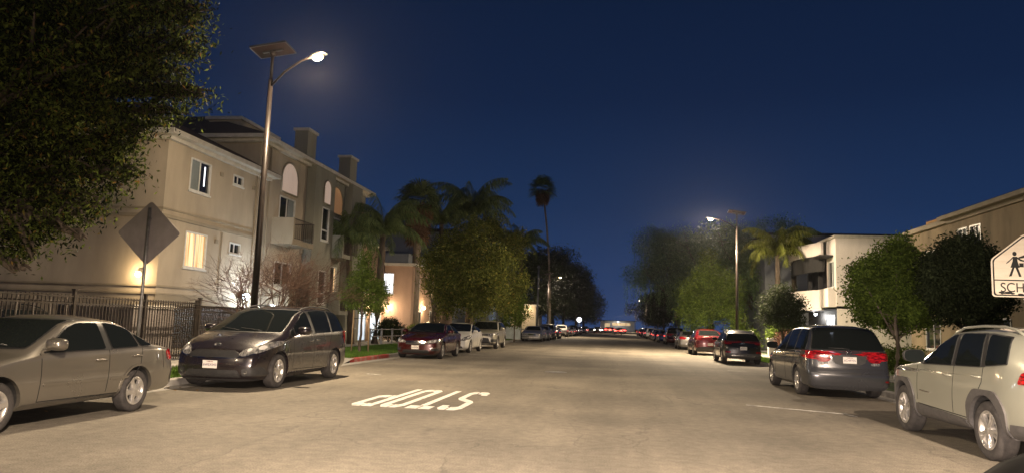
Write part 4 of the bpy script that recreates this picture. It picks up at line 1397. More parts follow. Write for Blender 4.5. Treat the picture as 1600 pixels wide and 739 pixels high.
# ------------------------------------------------------------------ road markings
def flat(name, polys, z, mat, fn):
    b = MB()
    for p in polys:
        q = [fn(*c) for c in p]
        k = len(q)
        b.add([(x, y, z) for x, y in q] + [(x, y, z - 0.003) for x, y in q], [tuple(range(k)), tuple(range(k, 2 * k))[::-1]] + [(i, (i + 1) % k, k + (i + 1) % k, k + i) for i in range(k)])
    o = b.build(name, mat)
    bm = bmesh.new()
    bm.from_mesh(o.data)
    bmesh.ops.recalc_face_normals(bm, faces=bm.faces)
    bm.to_mesh(o.data)
    bm.free()
    return o


LET = {
    'S': [[(.60, 1), (.85, .99), (1, .93), (1, .80), (.72, .80), (.71, .87), (.60, .87)],
          [(.53, 1), (.2, 1), (0, .92), (0, .62), (.15, .54), (.70, .42), (.72, .17), (.60, .13), (.60, 0), (.85, .01), (1, .09), (1, .42), (.85, .50), (.30, .62), (.28, .84), (.38, .87), (.53, .87)],
          [(.53, 0), (.2, 0), (0, .07), (0, .20), (.28, .20), (.30, .14), (.38, .13), (.53, .13)]],
    'T': [[(0, .88), (0, 1), (.46, 1), (.46, .88)], [(.53, .88), (.53, 1), (1, 1), (1, .88)], [(.36, 0), (.36, .86), (.64, .86), (.64, 0)]],
    'O': [[(.47, 1), (.2, 1), (0, .92), (0, .08), (.2, 0), (.47, 0), (.47, .12), (.34, .12), (.28, .16), (.28, .84), (.34, .88), (.47, .88)],
          [(.54, 1), (.8, 1), (1, .92), (1, .08), (.8, 0), (.54, 0), (.54, .12), (.66, .12), (.72, .16), (.72, .84), (.66, .88), (.54, .88)]],
    'P': [[(0, 0), (0, 1), (.42, 1), (.42, .88), (.28, .88), (.28, .56), (.42, .56), (.42, .44), (.28, .44), (.28, 0)],
          [(.49, 1), (.8, 1), (1, .93), (1, .50), (.8, .44), (.49, .44), (.49, .56), (.66, .56), (.72, .59), (.72, .84), (.66, .88), (.49, .88)]]}
sx0, lw, lg = -2.62, 0.43, 0.085
polys = []
for k, ch in enumerate('STOP'):
    for p in LET[ch]:
        polys.append([(k * (lw + lg) + a * lw, c * 3.45) for a, c in p])
stop = flat('stop_marking', polys, 0.0045, M_paintw, lambda a, c: (sx0 - a, 15.85 - c))
tag(stop, kind='structure')
pk = flat('parking_line', [[(2.70, 15.92), (4.46, 15.00), (4.42, 14.90), (2.68, 15.82)], [(4.42, 15.15), (4.47, 14.6), (4.37, 14.6), (4.33, 15.12)]], 0.0045, M_paintworn, lambda a, c: (a, c))
tag(pk, kind='structure')
pk = flat('parking_line', [[(-6.75, 19.7), (-6.3, 19.55), (-6.3, 19.43), (-6.75, 19.55)], [(-6.9, 34.6), (-6.2, 34.5), (-6.2, 34.4), (-6.9, 34.5)], [(4.3, 29.5), (5.0, 29.3), (5.0, 29.2), (4.3, 29.4)]], 0.0045, M_paintworn, lambda a, c: (a, c))
tag(pk, kind='structure')
# patches and a manhole
b = MB()
b.lathe([(0.001, 0.004), (0.36, 0.004), (0.37, 0.001)], 28, Matrix.Translation((-1.9, 24, 0)))
tag(b.build('manhole_cover', M_steel), 'round iron manhole cover in the middle of the road', 'manhole cover')
# leaves and litter lying in the gutters
n = 500
P = np.stack([np.where(RNG.random(n) < 0.55, RNG.normal(XR - 0.35, 0.28, n).clip(4.5, XR - 0.03), RNG.normal(XL + 0.4, 0.3, n).clip(XL + 0.03, -6.5)), RNG.uniform(7, 60, n), np.full(n, 0.008)], 1)
a = RNG.uniform(0, 6.28, n)
s_ = RNG.uniform(0.012, 0.035, n)[:, None]
d1 = np.stack([np.cos(a), np.sin(a), RNG.normal(0, .2, n)], 1) * s_
d2 = np.stack([-np.sin(a), np.cos(a), RNG.normal(0, .2, n)], 1) * s_ * 0.6
o = link('fallen_leaves', quad_mesh('fallen_leaves', np.stack([P - d1, P - d2, P + d1, P + d2], 1), leafmat('dry_leaf', (0.16, 0.09, 0.03), (0.34, 0.24, 0.12))))
o['kind'] = 'stuff'


# ------------------------------------------------------------------ buildings
def plane_fn(face, c):
    """local (a, z, out) to world for a facade: face E looks to +X, W to -X, S to -Y; out is proud of it"""
    if face == 'E':
        return lambda a, z, o: (c + o, a, z)
    if face == 'W':
        return lambda a, z, o: (c - o, a, z)
    if face == 'S':
        return lambda a, z, o: (a, c - o, z)


def lbox(b, fn, a0, a1, z0, z1, o0, o1, mi=0):
    p = [fn(a, z, o) for a in (a0, a1) for z in (z0, z1) for o in (o0, o1)]
    b.add(p, [(0, 1, 3, 2), (4, 6, 7, 5), (0, 4, 5, 1), (2, 3, 7, 6), (0, 2, 6, 4), (1, 5, 7, 3)], mi)


LITW = emat('lit_window_warm', (1.0, 0.66, 0.26), 1.0)
LITC = emat('lit_window_cool', (0.70, 0.84, 1.0), 0.9)
LITS = emat('lit_window_white', (0.85, 0.90, 1.0), 1.6)
LITB = emat('lit_window_bluewhite', (0.55, 0.72, 1.0), 2.2)
M_blind = noisy('window_blind', (0.16, 0.19, 0.20), (0.26, 0.30, 0.31), scale=5, rough=0.8, stretch=(8, 8, 0.3))
M_litcurt, t_, b__ = newmat('lit_curtain')
_n = t_.nodes.new('ShaderNodeTexNoise')
_m = t_.nodes.new('ShaderNodeMapping')
_c = t_.nodes.new('ShaderNodeTexCoord')
_m.inputs['Scale'].default_value = (7, 7, 0.25)
_n.inputs['Scale'].default_value = 1.6
_n.inputs['Detail'].default_value = 3
_rp = t_.nodes.new('ShaderNodeValToRGB')
_rp.color_ramp.elements[0].position = 0.38
_rp.color_ramp.elements[1].position = 0.62
_rp.color_ramp.elements[0].color = (0.46, 0.26, 0.08, 1)
_rp.color_ramp.elements[1].color = (1.0, 0.78, 0.48, 1)
t_.links.new(_c.outputs['Object'], _m.inputs[0])
t_.links.new(_m.outputs[0], _n.inputs['Vector'])
t_.links.new(_n.outputs['Fac'], _rp.inputs[0])
t_.links.new(_rp.outputs[0], b__.inputs['Emission Color'])
t_.links.new(_rp.outputs[0], b__.inputs['Base Color'])
b__.inputs['Emission Strength'].default_value = 0.75
PANE = {'dark': M_glassdark, 'warm': M_litcurt, 'cool': LITC, 'white': LITS, 'blue': LITB, 'blind': M_blind, 'door': M_glassdark}


def window(parent, fn, a0, a1, z0, z1, kind='dark', mull=1, frame=M_frame, sill=True, depth=0.08, name='window', tr=0.05, half=None):
    f = MB()
    w = tr
    lbox(f, fn, a0 - 0.01, a0 + w, z0, z1, -depth, 0.022)
    lbox(f, fn, a1 - w, a1 + 0.01, z0, z1, -depth, 0.022)
    lbox(f, fn, a0 + w, a1 - w, z0 - 0.01, z0 + w, -depth, 0.022)
    lbox(f, fn, a0 + w, a1 - w, z1 - w, z1 + 0.01, -depth, 0.022)
    for k in range(mull):
        m = a0 + (a1 - a0) * (k + 1) / (mull + 1)
        lbox(f, fn, m - w * 0.45, m + w * 0.45, z0 + w, z1 - w, -depth + 0.005, -0.02)
    fo = f.build(name, frame, parent)
    p = MB()
    if half:
        m = a0 + (a1 - a0) * half[0]
        lbox(p, fn, a0 + w, m, z0 + w, z1 - w, -depth - 0.012, -depth + 0.03)
        p.build('pane', PANE[kind], fo)
        q = MB()
        lbox(q, fn, m + 0.002, a1 - w, z0 + w, z1 - w, -depth - 0.012, -depth + 0.03)
        q.build('pane', PANE[half[1]], fo)
    else:
        lbox(p, fn, a0 + w, a1 - w, z0 + w, z1 - w, -depth - 0.012, -depth + 0.03)
        p.build('pane', PANE[kind], fo)
    if sill:
        s = MB()
        lbox(s, fn, a0 - 0.06, a1 + 0.06, z0 - 0.07, z0 - 0.012, 0.002, 0.055)
        s.build('sill', frame, fo)
    return fo


def facade(name, parent, fn, a0, a1, z0, z1, openings, mat, depth=0.13):
    """a wall face with real openings and their reveals"""
    As = sorted(set([a0, a1] + [v for o in openings for v in (o[0], o[1])]))
    Zs = sorted(set([z0, z1] + [v for o in openings for v in (o[2], o[3])]))
    b = MB()
    for i in range(len(As) - 1):
        for j in range(len(Zs) - 1):
            ca, cz = (As[i] + As[i + 1]) / 2, (Zs[j] + Zs[j + 1]) / 2
            if any(o[0] < ca < o[1] and o[2] < cz < o[3] for o in openings):
                continue
            b.add([fn(As[i], Zs[j], 0), fn(As[i + 1], Zs[j], 0), fn(As[i + 1], Zs[j + 1], 0), fn(As[i], Zs[j + 1], 0)], [(0, 1, 2, 3)])
    for (p, q, r, s) in [o[:4] for o in openings]:
        c = [fn(p, r, 0), fn(q, r, 0), fn(q, s, 0), fn(p, s, 0)]
        d = [fn(p, r, -depth), fn(q, r, -depth), fn(q, s, -depth), fn(p, s, -depth)]
        b.add(c + d, [(0, 1, 5, 4), (1, 2, 6, 5), (2, 3, 7, 6), (3, 0, 4, 7)])
        b.add(d, [(0, 1, 2, 3)])
    return b.build(name, mat, parent)


def hip_roof(parent, x0, x1, y0, y1, z, h, over=0.55, mat=M_tile, name='roof', fascia=M_trim, th=0.15):
    X0, X1, Y0, Y1 = x0 - over, x1 + over, y0 - over, y1 + over
    s = min(X1 - X0, Y1 - Y0) / 2
    if X1 - X0 > Y1 - Y0:
        r0, r1 = (X0 + s, (Y0 + Y1) / 2), (X1 - s, (Y0 + Y1) / 2)
    else:
        r0, r1 = ((X0 + X1) / 2, Y0 + s), ((X0 + X1) / 2, Y1 - s)
    zt = z + th
    b = MB()
    v = [(X0, Y0, zt), (X1, Y0, zt), (X1, Y1, zt), (X0, Y1, zt), (*r0, zt + h), (*r1, zt + h)]
    if X1 - X0 > Y1 - Y0:
        b.add(v, [(0, 1, 5, 4), (1, 2, 5), (2, 3, 4, 5), (3, 0, 4)])
    else:
        b.add(v, [(0, 1, 4), (1, 2, 5, 4), (2, 3, 5), (3, 0, 4, 5)])
    ro = b.build(name, mat, parent)
    f = MB()
    f.box(X0 + 0.02, X1 - 0.02, Y0 + 0.02, Y1 - 0.02, z - 0.02, zt - 0.003)
    f.box(X0 + 0.3, X1 - 0.3, Y0 + 0.3, Y1 - 0.3, z - 0.16, z - 0.02)
    f.build('eaves', fascia, ro)
    return ro


def lamp_bulb(parent, p, r=0.07, mat=None, power=30, col=WARM, off=(0, 0, 0), name='bulb', rad=None):
    b = MB()
    b.ball(p, r, n=8)
    o = b.build(name, mat, parent)
    L_ = bpy.data.lights.new('lamp_light', 'POINT')
    L_.energy = power
    L_.color = col
    L_.shadow_soft_size = rad or r * 1.2
    lo = bpy.data.objects.new('lamp_light', L_)
    C.objects.link(lo)
    lo.location = Vector(p) + Vector(off)
    if parent is not None:
        lo.parent = parent
    return o


M_bulbw = emat('bulb_warm', (1.0, 0.72, 0.36), 18.0)
M_bulbwh = emat('bulb_white', (0.80, 0.90, 1.0), 20.0)
M_lampface = emat('street_lamp_glow', (1.0, 0.74, 0.38), 4.0)

# --- the three storey apartment building on the left
FX = -15.5
apt = thing('apartment_building', 'three storey beige stucco apartment building with arched niches, iron balconies and two chimneys', 'building', (FX, 30, 0))
inv = apt.matrix_world.inverted()


class Shift:
    """parent whose children are given in world coordinates"""


def unshift(o, parent):
    o.matrix_parent_inverse = Matrix.Translation(-Vector(parent.location))
    return o


def fix_children(parent):
    for ch in parent.children:
        ch.matrix_parent_inverse = Matrix.Translation(-Vector(parent.location))


E_ = plane_fn('E', FX)
S_ = plane_fn('S', 22.9)
# near wing: street face and the side face towards us
w_open = [(24.3, 25.65, 5.95, 7.15), (27.3, 28.1, 6.75, 7.15), (24.35, 25.75, 3.15, 4.45), (27.4, 28.25, 3.95, 4.4), (24.0, 28.6, 0.2, 1.75)]
facade('wall', apt, E_, 22.9, 29.4, 0, 7.62, w_open, M_stA)
window(apt, E_, 24.3, 25.65, 5.95, 7.15, 'blind', 1, half=(0.55, 'dark'))
b = MB()
lbox(b, E_, 25.28, 25.36, 6.25, 7.0, -0.10, -0.045)
b.build('lit_blind_edge', LITS, apt)
window(apt, E_, 27.3, 28.1, 6.75, 7.15, 'dark', 1)
window(apt, E_, 24.35, 25.75, 3.15, 4.45, 'warm', 1)
window(apt, E_, 27.4, 28.25, 3.95, 4.4, 'dark', 1)
b = MB()
for k in range(9):
    lbox(b, E_, 24.02, 28.58, 0.24 + k * 0.165, 0.38 + k * 0.165, -0.11, -0.09)
b.build('garage_grille', M_iron, apt)
sw = [(-24.2, -22.6, 3.15, 4.45), (-24.0, -22.8, 5.9, 7.1)]
facade('wall', apt, S_, -42, FX, 0, 7.62, sw, M_stA)
for o_ in sw:
    window(apt, S_, *o_, 'blind', 1)
b = MB()
for z0, z1, pr_ in ((4.74, 4.86, 0.05), (5.03, 5.09, 0.03), (2.10, 2.16, 0.04), (2.36, 2.42, 0.05)):
    b.box(FX, FX + pr_, 22.9 - pr_, 29.38, z0, z1)
    b.box(-42, FX, 22.9 - pr_, 22.9 - 0.002, z0, z1)
b.build('string_course', M_stBand, apt)
b = MB()
b.box(FX + 0.003, FX + 0.03, 22.87, 29.38, 1.80, 2.098)
b.build('base_band', M_stBand, apt)
hip_roof(apt, -41.9, FX, 22.9, 30.2, 7.62, 2.0, 0.45)
t = text_mesh('566', 0.24, M_framed, 'house_number')
o = link('house_number', t, apt, (FX + 0.035, 28.9, 1.95))
o.rotation_euler = (R(90), 0, R(90))
b = MB()
b.tube([(FX + 0.07, 29.2, 7.5), (FX + 0.07, 29.2, 0.2)], 0.045, 8)
b.tube([(FX + 0.45, 29.2, 7.72), (FX + 0.25, 29.2, 7.6), (FX + 0.07, 29.2, 7.4)], 0.045, 8)
b.build('downspout', M_stA, apt)
# the taller part
Y3a, Y3b, Z3 = 29.4, 43.0, 9.15
ops_b = [(31.5, 33.15, 5.05, 7.05), (31.4, 33.15, 2.05, 4.0), (30.0, 33.6, 0.2, 1.4)]
facade('wall', apt, E_, Y3a, 34.3, 0, Z3, ops_b, M_stA)
ops_g = [(37.35, 39.15, 5.05, 7.0), (37.3, 38.9, 2.05, 4.3), (41.35, 42.6, 5.2, 7.3), (41.4, 42.5, 2.9, 3.9), (41.4, 42.5, 0.9, 2.0)]
facade('wall', apt, E_, 34.3, Y3b, 0, Z3, ops_g, M_stA2)
facade('wall', apt, plane_fn('S', Y3a), -42, FX, 0, Z3, [], M_stA)
b = MB()
b.box(-42, -41.8, 22.9, Y3b, 0, 7.6)
b.box(-42, FX - 0.14, Y3b - 0.2, Y3b, 0, Z3)
b.build('rear_wall', M_stA, apt)
for o_, kd, hf in ((ops_b[0], 'dark', (0.6, 'blind')), (ops_b[1], 'dark', None), (ops_g[0], 'dark', (0.5, 'blind')), (ops_g[1], 'dark', (0.86, 'warm')), (ops_g[2], 'dark', None), (ops_g[3], 'blind', None), (ops_g[4], 'dark', None)):
    window(apt, E_, *o_[:4], kd, 1, frame=M_frame if o_[3] < 5 or o_ is ops_b[0] else M_frame, sill=False, name='balcony_door' if o_[2] < 5.1 and o_[3] - o_[2] > 1.6 else 'window', half=hf)


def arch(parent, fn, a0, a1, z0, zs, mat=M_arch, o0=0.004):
    """arched niche panel with a raised rim"""
    c, r_ = (a0 + a1) / 2, (a1 - a0) / 2
    hz = r_ * 0.95
    pts = [(a0, z0), (a1, z0)] + [(c + r_ * math.cos(t), zs + hz * math.sin(t)) for t in np.linspace(0, math.pi, 17)]
    k = len(pts)
    b = MB()
    b.add([fn(p[0], p[1], o0) for p in pts] + [fn(p[0], p[1], o0 + 0.02) for p in pts], [tuple(range(k)), tuple(range(k, 2 * k))] + [(i, (i + 1) % k, k + (i + 1) % k, k + i) for i in range(k)])
    ao = b.build('arched_niche', mat, parent)
    q = [(a0, z0)] + [(c - r_ * math.cos(t), zs + hz * math.sin(t)) for t in np.linspace(0, math.pi, 17)] + [(a1, z0)]
    f = MB()
    f.tube([Vector(fn(p[0], p[1], o0 + 0.03)) for p in q] + [Vector(fn(a0, z0, o0 + 0.03))], 0.045, 6)
    f.build('niche_rim', M_stBand, ao)


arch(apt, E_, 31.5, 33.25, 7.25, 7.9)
# two shallow bays and their chimneys
for (ya, yb, ca, cb) in ((34.35, 36.95, 34.2, 35.25), (39.55, 41.15, 40.2, 41.3)):
    Eb = plane_fn('E', FX + 0.45)
    ops = [(35.4, 36.35, 5.45, 7.15), (35.4, 36.35, 2.2, 3.9)] if ya < 35 else []
    bay = facade('bay', apt, Eb, ya, yb, 0, Z3 - 0.02, ops, M_stA2)
    b = MB()
    for yy in (ya, yb):
        b.add([(FX - 0.01, yy, 0), (FX + 0.45, yy, 0), (FX + 0.45, yy, Z3 - 0.02), (FX - 0.01, yy, Z3 - 0.02)], [(0, 1, 2, 3)])
    b.build('bay_side', M_stA2, apt)
    for o_ in ops:
        window(apt, Eb, *o_, 'dark', 0)
        f = MB()
        lbox(f, Eb, o_[0] + 0.05, o_[1] - 0.05, o_[2] + 0.5, o_[2] + 0.56, -0.08, 0.0)
        f.build('transom', M_frame, apt)
    if ops:
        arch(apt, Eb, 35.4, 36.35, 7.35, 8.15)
    b = MB()
    b.box(FX - 0.75, FX - 0.05, ca, cb, 8.8, 10.85)
    co = b.build('chimney', M_stA2, apt)
    b = MB()
    b.box(FX - 0.83, FX + 0.03, ca - 0.08, cb + 0.08, 10.85, 10.98)
    b.box(FX - 0.5, FX - 0.3, ca + 0.4, cb - 0.4, 10.98, 11.1)
    b.build('chimney_cap', M_trim, co)
M_archo = stucco('arch_panel_orange_glow', (0.70, 0.42, 0.22), streak=0.1)
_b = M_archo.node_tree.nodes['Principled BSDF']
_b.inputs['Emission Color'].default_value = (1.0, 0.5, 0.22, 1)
_b.inputs['Emission Strength'].default_value = 0.12  # glow put into these panels too, in place of light inside the niche
arch(apt, E_, 37.35, 39.15, 7.2, 7.85, M_archo)
arch(apt, E_, 41.4, 42.55, 7.45, 8.1, M_archo)
hip_roof(apt, -41.9, FX, Y3a, Y3b, Z3, 2.9, 0.5)
# penthouse block set back on the roof
p0, p1 = at(327, 188, 33.5), at(376, 190, 33.5)
b = MB()
b.box(p0.x, p1.x, 33.5, 37.5, 9.2, p0.z)
b.build('roof_block', M_stA, apt)
b = MB()
b.box(p0.x - 0.15, p1.x + 0.15, 33.35, 37.65, p0.z, p0.z + 0.16)
b.build('roof_block_coping', M_trim, apt)


def balcony(parent, y0, y1, z0, out=1.05, h=0.98):
    b = MB()
    b.box(FX, FX + out, y0, y1, z0 - 0.22, z0)
    b.box(FX, FX + out, y0, y0 + 0.12, z0, z0 + h)
    bo = b.build('balcony', M_stA2 if y0 > 35 else M_stBand, parent)
    r = MB()
    x = FX + out - 0.04
    r.box(x - 0.02, x + 0.02, y0 + 0.13, y1, z0 + h - 0.05, z0 + h - 0.01)
    r.box(x - 0.015, x + 0.015, y0 + 0.13, y1, z0 + 0.06, z0 + 0.09)
    y = y0 + 0.2
    while y < y1:
        r.box(x - 0.009, x + 0.009, y - 0.009, y + 0.009, z0 + 0.09, z0 + h - 0.05)
        y += 0.105
    yb = y1 - 0.02
    r.box(FX, x, yb - 0.015, yb + 0.015, z0 + h - 0.05, z0 + h - 0.012)
    xx = FX + 0.1
    while xx < x:
        r.box(xx - 0.009, xx + 0.009, yb - 0.009, yb + 0.009, z0, z0 + h - 0.05)
        xx += 0.105
    r.build('railing', M_iron, bo)


balcony(apt, 30.9, 33.2, 4.95)
balcony(apt, 30.9, 33.2, 1.95)
balcony(apt, 37.0, 39.3, 4.9)
balcony(apt, 36.98, 39.3, 1.9)
b = MB()
b.box(FX + 0.003, FX + 0.09, 34.0, 34.16, 4.6, 4.85)
b.build('meter_box', M_stBand, apt)
for y_, z_ in ((26.4, 6.95), (29.0, 6.9), (26.4, 4.3)):
    MB().box(FX + 0.003, FX + 0.04, y_ - 0.11, y_ + 0.11, z_ - 0.08, z_ + 0.08).build('vent', M_stBand, apt)
MB().tube([(FX + 0.03, 26.75, 4.7), (FX + 0.03, 26.75, 2.45)], 0.018, 6).build('conduit', M_stBand, apt)
MB().tube([(FX + 0.05, 30.3, 9.0), (FX + 0.05, 30.3, 0.2)], 0.04, 8).build('downspout', M_stBand, apt)
# wall lamp on the side face, flood lamp at the corner of the taller part
pl = at(217, 428, 22.78)
b = MB()
b.box(pl.x - 0.09, pl.x + 0.09, 22.84, 22.898, pl.z - 0.02, pl.z + 0.2)
b.build('lamp_bracket', M_framed, apt)
lamp_bulb(apt, (pl.x, 22.74, pl.z), 0.10, M_bulbw, 75, (1.0, 0.70, 0.36), (0, -0.12, 0.0))
pf = at(402, 463, 29.3)
b = MB()
b.box(FX + 0.03, FX + 0.2, 28.35, 28.55, 2.2, 2.4)
b.box(FX + 0.003, FX + 0.2, 30.8, 31.0, 1.8, 2.0)
b.build('lamp_bracket', M_framed, apt)
lamp_bulb(apt, (FX + 0.32, 28.45, 2.25), 0.15, M_bulbwh, 300, (0.85, 0.93, 1.0), (0.6, 0.1, 0), rad=0.1)
lamp_bulb(apt, (FX + 0.32, 30.9, 1.85), 0.15, M_bulbwh, 220, (0.85, 0.93, 1.0), (0.6, 0.1, 0), rad=0.1)
lamp_bulb(apt, (FX + 0.3, 40.3, 2.3), 0.08, M_bulbw, 110, (1.0, 0.72, 0.40), (0.1, 0, 0))
fix_children(apt)

# --- low garage wing with pale lit doors
gar = thing('garage_building', 'low beige garage block with pale doors and glowing wall lamps', 'building', (-16.2, 46, 0))
G_ = plane_fn('E', -16.0)
go = [(44.2, 45.7, 0.12, 2.0), (46.3, 48.6, 0.12, 2.0), (44.6, 45.9, 3.2, 4.6)]
facade('wall', gar, G_, 43.05, 49.0, 0, 6.3, go, M_stP)
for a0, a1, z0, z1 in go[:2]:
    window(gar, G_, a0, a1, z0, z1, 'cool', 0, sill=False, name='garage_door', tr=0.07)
window(gar, G_, *go[2], 'dark', 1)
b = MB()
b.box(-26, -16.0, 43.06, 43.1, 0, 6.3)
b.box(-26, -16.0, 48.9, 48.98, 0, 6.3)
b.box(-26, -15.7, 43.06, 48.99, 6.3, 6.5)
b.build('roof', M_trim, gar)
for yy, zz in ((45.9, 2.35), (48.7, 2.45)):
    lamp_bulb(gar, (-15.86, yy, zz), 0.12, M_bulbw, 160, (1.0, 0.72, 0.42), (0.2, 0, 0))
fix_children(gar)

# --- pink building
pk_ = thing('pink_house', 'pink stucco two storey apartment block lit by porch lamps behind the parked sedans', 'building', (-14, 50, 0))
PS, PE = plane_fn('S', 49.05), plane_fn('E', -14.0)
so = [(-16.9, -15.3, 3.3, 4.75), (-16.9, -16.3, 0.7, 2.0)]
facade('wall', pk_, PS, -19.5, -14.0, 0, 5.25, so, M_stP)
window(pk_, PS, *so[0], 'warm', 2, half=(0.5, 'white'))
window(pk_, PS, *so[1], 'dark', 0)
eo = [(50.3, 51.0, 2.9, 4.5), (50.6, 51.7, 0.2, 2.2), (54.2, 56.0, 3.2, 4.5), (54.2, 55.4, 0.3, 2.3), (58.5, 60.0, 3.2, 4.5)]
facade('wall', pk_, PE, 49.05, 62.0, 0, 5.25, eo, M_stP)
for i, o_ in enumerate(eo):
    window(pk_, PE, *o_, ('white', 'dark', 'warm', 'dark', 'warm')[i], 0 if i < 2 else 1, sill=False)
b = MB()
b.box(-19.5, -13.8, 48.85, 62.2, 5.25, 5.45)
b.build('roof', M_trim, pk_)
b = MB()
b.box(-16.6, -15.6, 48.65, 49.03, 2.5, 2.95)
b.build('air_conditioner', M_stBand, pk_)
b = MB()
b.box(-22, -15.5, 53, 61, 5.45, 6.5)
b.build('upper_block', M_stG, pk_)
lamp_bulb(pk_, (-13.85, 51.9, 2.45), 0.13, M_bulbw, 150, (1.0, 0.70, 0.38), (0.15, 0, 0))
lamp_bulb(pk_, (-13.85, 57.0, 2.45), 0.10, M_bulbw, 60, (1.0, 0.74, 0.45), (0.15, 0, 0))
fix_children(pk_)

# --- taller pale building further on, columned building with white lit bays
tb = thing('grey_apartment_block', 'tall pale grey apartment block half hidden behind the palms', 'building', (-15, 66, 0))
facade('wall', tb, plane_fn('S', 63.0), -24, -14.6, 0, 9.4, [(-20, -18.6, 6, 7.4), (-17, -15.8, 6, 7.4)], M_stG)
facade('wall', tb, plane_fn('E', -14.6), 63.0, 76, 0, 9.4, [(65, 66.4, 6, 7.4), (69, 70.4, 6, 7.4), (65, 66.4, 3, 4.4)], M_stG)
window(tb, plane_fn('S', 63.0), -20, -18.6, 6, 7.4, 'dark', 1)
window(tb, plane_fn('S', 63.0), -17, -15.8, 6, 7.4, 'dark', 1)
window(tb, plane_fn('E', -14.6), 65, 66.4, 6, 7.4, 'warm', 1)
window(tb, plane_fn('E', -14.6), 69, 70.4, 6, 7.4, 'dark', 1)
window(tb, plane_fn('E', -14.6), 65, 66.4, 3, 4.4, 'dark', 1)
b = MB()
b.box(-24.4, -14.2, 62.6, 76.4, 9.4, 9.65)
b.build('roof', M_dark, tb)
fix_children(tb)
cb_ = thing('columned_building', 'grey building with tall narrow bays glowing blue white between its columns', 'building', (-13.5, 82, 0))
CE = plane_fn('E', -14.2)
co_ = [(79.2, 80.2, 0.6, 2.6), (83.2, 84.4, 0.5, 5.2), (88.0, 89.0, 0.5, 5.0), (93.0, 94.2, 0.5, 4.6)]
facade('wall', cb_, CE, 77.0, 98.0, 0, 7.6, co_, M_stG)
for i, o_ in enumerate(co_):
    window(cb_, CE, *o_, 'blue' if i != 2 else 'cool', 0, sill=False, tr=0.1)
b = MB()
for y in np.arange(78.0, 97, 2.9):
    b.box(-14.15, -13.7, y - 0.25, y + 0.25, 0.1, 7.0)
b.build('columns', M_stG, cb_)
b = MB()
b.box(-22, -13.3, 76.8, 98.2, 7.6, 7.9)
b.box(-22, -14.2, 77.0, 77.2, 0, 7.6)
b.build('roof', M_stG, cb_)
fix_children(cb_)
fh = thing('far_house', 'small far house with a warm lit porch under the dark trees', 'building', (-15, 118, 0))
facade('wall', fh, plane_fn('S', 116.0), -20, -12.6, 0, 4.6, [(-18, -16, 1, 2.4)], M_stA)
facade('wall', fh, plane_fn('E', -12.6), 116, 126, 0, 4.6, [(118, 120, 1, 2.4)], M_stA)
window(fh, plane_fn('S', 116.0), -18, -16, 1, 2.4, 'warm', 1)
window(fh, plane_fn('E', -12.6), 118, 120, 1, 2.4, 'warm', 1)
hip_roof(fh, -20, -12.6, 116, 126, 4.6, 1.5)
lamp_bulb(fh, (-14.2, 115.6, 3.9), 0.12, M_bulbw, 260, (1.0, 0.72, 0.42), (0, -0.3, 0))
fix_children(fh)

# --- right side: white modern building with charcoal recess
wh = thing('white_house', 'white modern two storey building with charcoal recessed corner and curved balcony', 'building', (14, 52, 0))
WX, WY, WZ = 14.0, 49.4, 7.75
WS, WW = plane_fn('S', WY), plane_fn('W', WX)
facade('wall', wh, WS, WX, 32, 0, WZ, [], M_stW)
# street face: window strip, charcoal recess, rounded bay further along
facade('wall', wh, WW, WY, 51.5, 3.35, WZ, [(49.75, 51.0, 4.6, 6.3)], M_stW)
window(wh, WW, 49.75, 51.0, 4.6, 6.3, 'blind', 1, half=(0.45, 'dark'))
facade('wall', wh, plane_fn('W', WX + 0.9), WY, 60, 0, 3.35, [(49.9, 51.4, 0.9, 2.7), (53.0, 55.2, 0.6, 2.9)], M_dark)
window(wh, plane_fn('W', WX + 0.9), 49.9, 51.4, 0.9, 2.7, 'blind', 0, sill=False)
window(wh, plane_fn('W', WX + 0.9), 53.0, 55.2, 0.6, 2.9, 'white', 2, sill=False)
b = MB()
b.box(WX, WX + 0.88, WY, 60, 3.2, 3.36)
b.build('floor_edge', M_dark, wh)
b = MB()
b.box(WX - 0.5, WX - 0.003, WY + 0.05, 51.5, 3.3, 4.5)
b.build('window_box', M_stW, wh)
b = MB()
b.box(WX + 0.9, WX + 1.0, 51.5, 60, 3.36, WZ - 0.8)
b.box(WX + 0.1, WX + 0.9, 51.5, 51.7, 3.36, WZ - 0.8)
for y in (53.6, 56.4):
    b.box(WX + 0.0, WX + 0.25, y - 0.14, y + 0.14, 4.2, WZ - 1.9)
b.build('recess_wall', M_dark, wh)


def bay_pts(out, y0=51.5, y1=60.0, n=9):
    return [(WX + 0.2 - out * math.sin(math.pi * (0.12 + 0.76 * i / n)), y0 + (y1 - y0) * i / n) for i in range(n + 1)]


def band(pts, z0, z1, th=0.15):
    b = MB()
    n = len(pts)
    vs_ = [(x, y, z) for x, y in pts for z in (z0, z1)] + [(x + th, y, z) for x, y in pts for z in (z0, z1)]
    fs_ = []
    for i in range(n - 1):
        a, c = 2 * i, 2 * (i + 1)
        m = 2 * n
        fs_ += [(a, c, c + 1, a + 1), (m + a, m + a + 1, m + c + 1, m + c), (a + 1, c + 1, m + c + 1, m + a + 1), (a, m + a, m + c, c)]
    fs_ += [(0, 1, 2 * n + 1, 2 * n), (2 * n - 2, 4 * n - 2, 4 * n - 1, 2 * n - 1)]
    b.add(vs_, fs_)
    return b


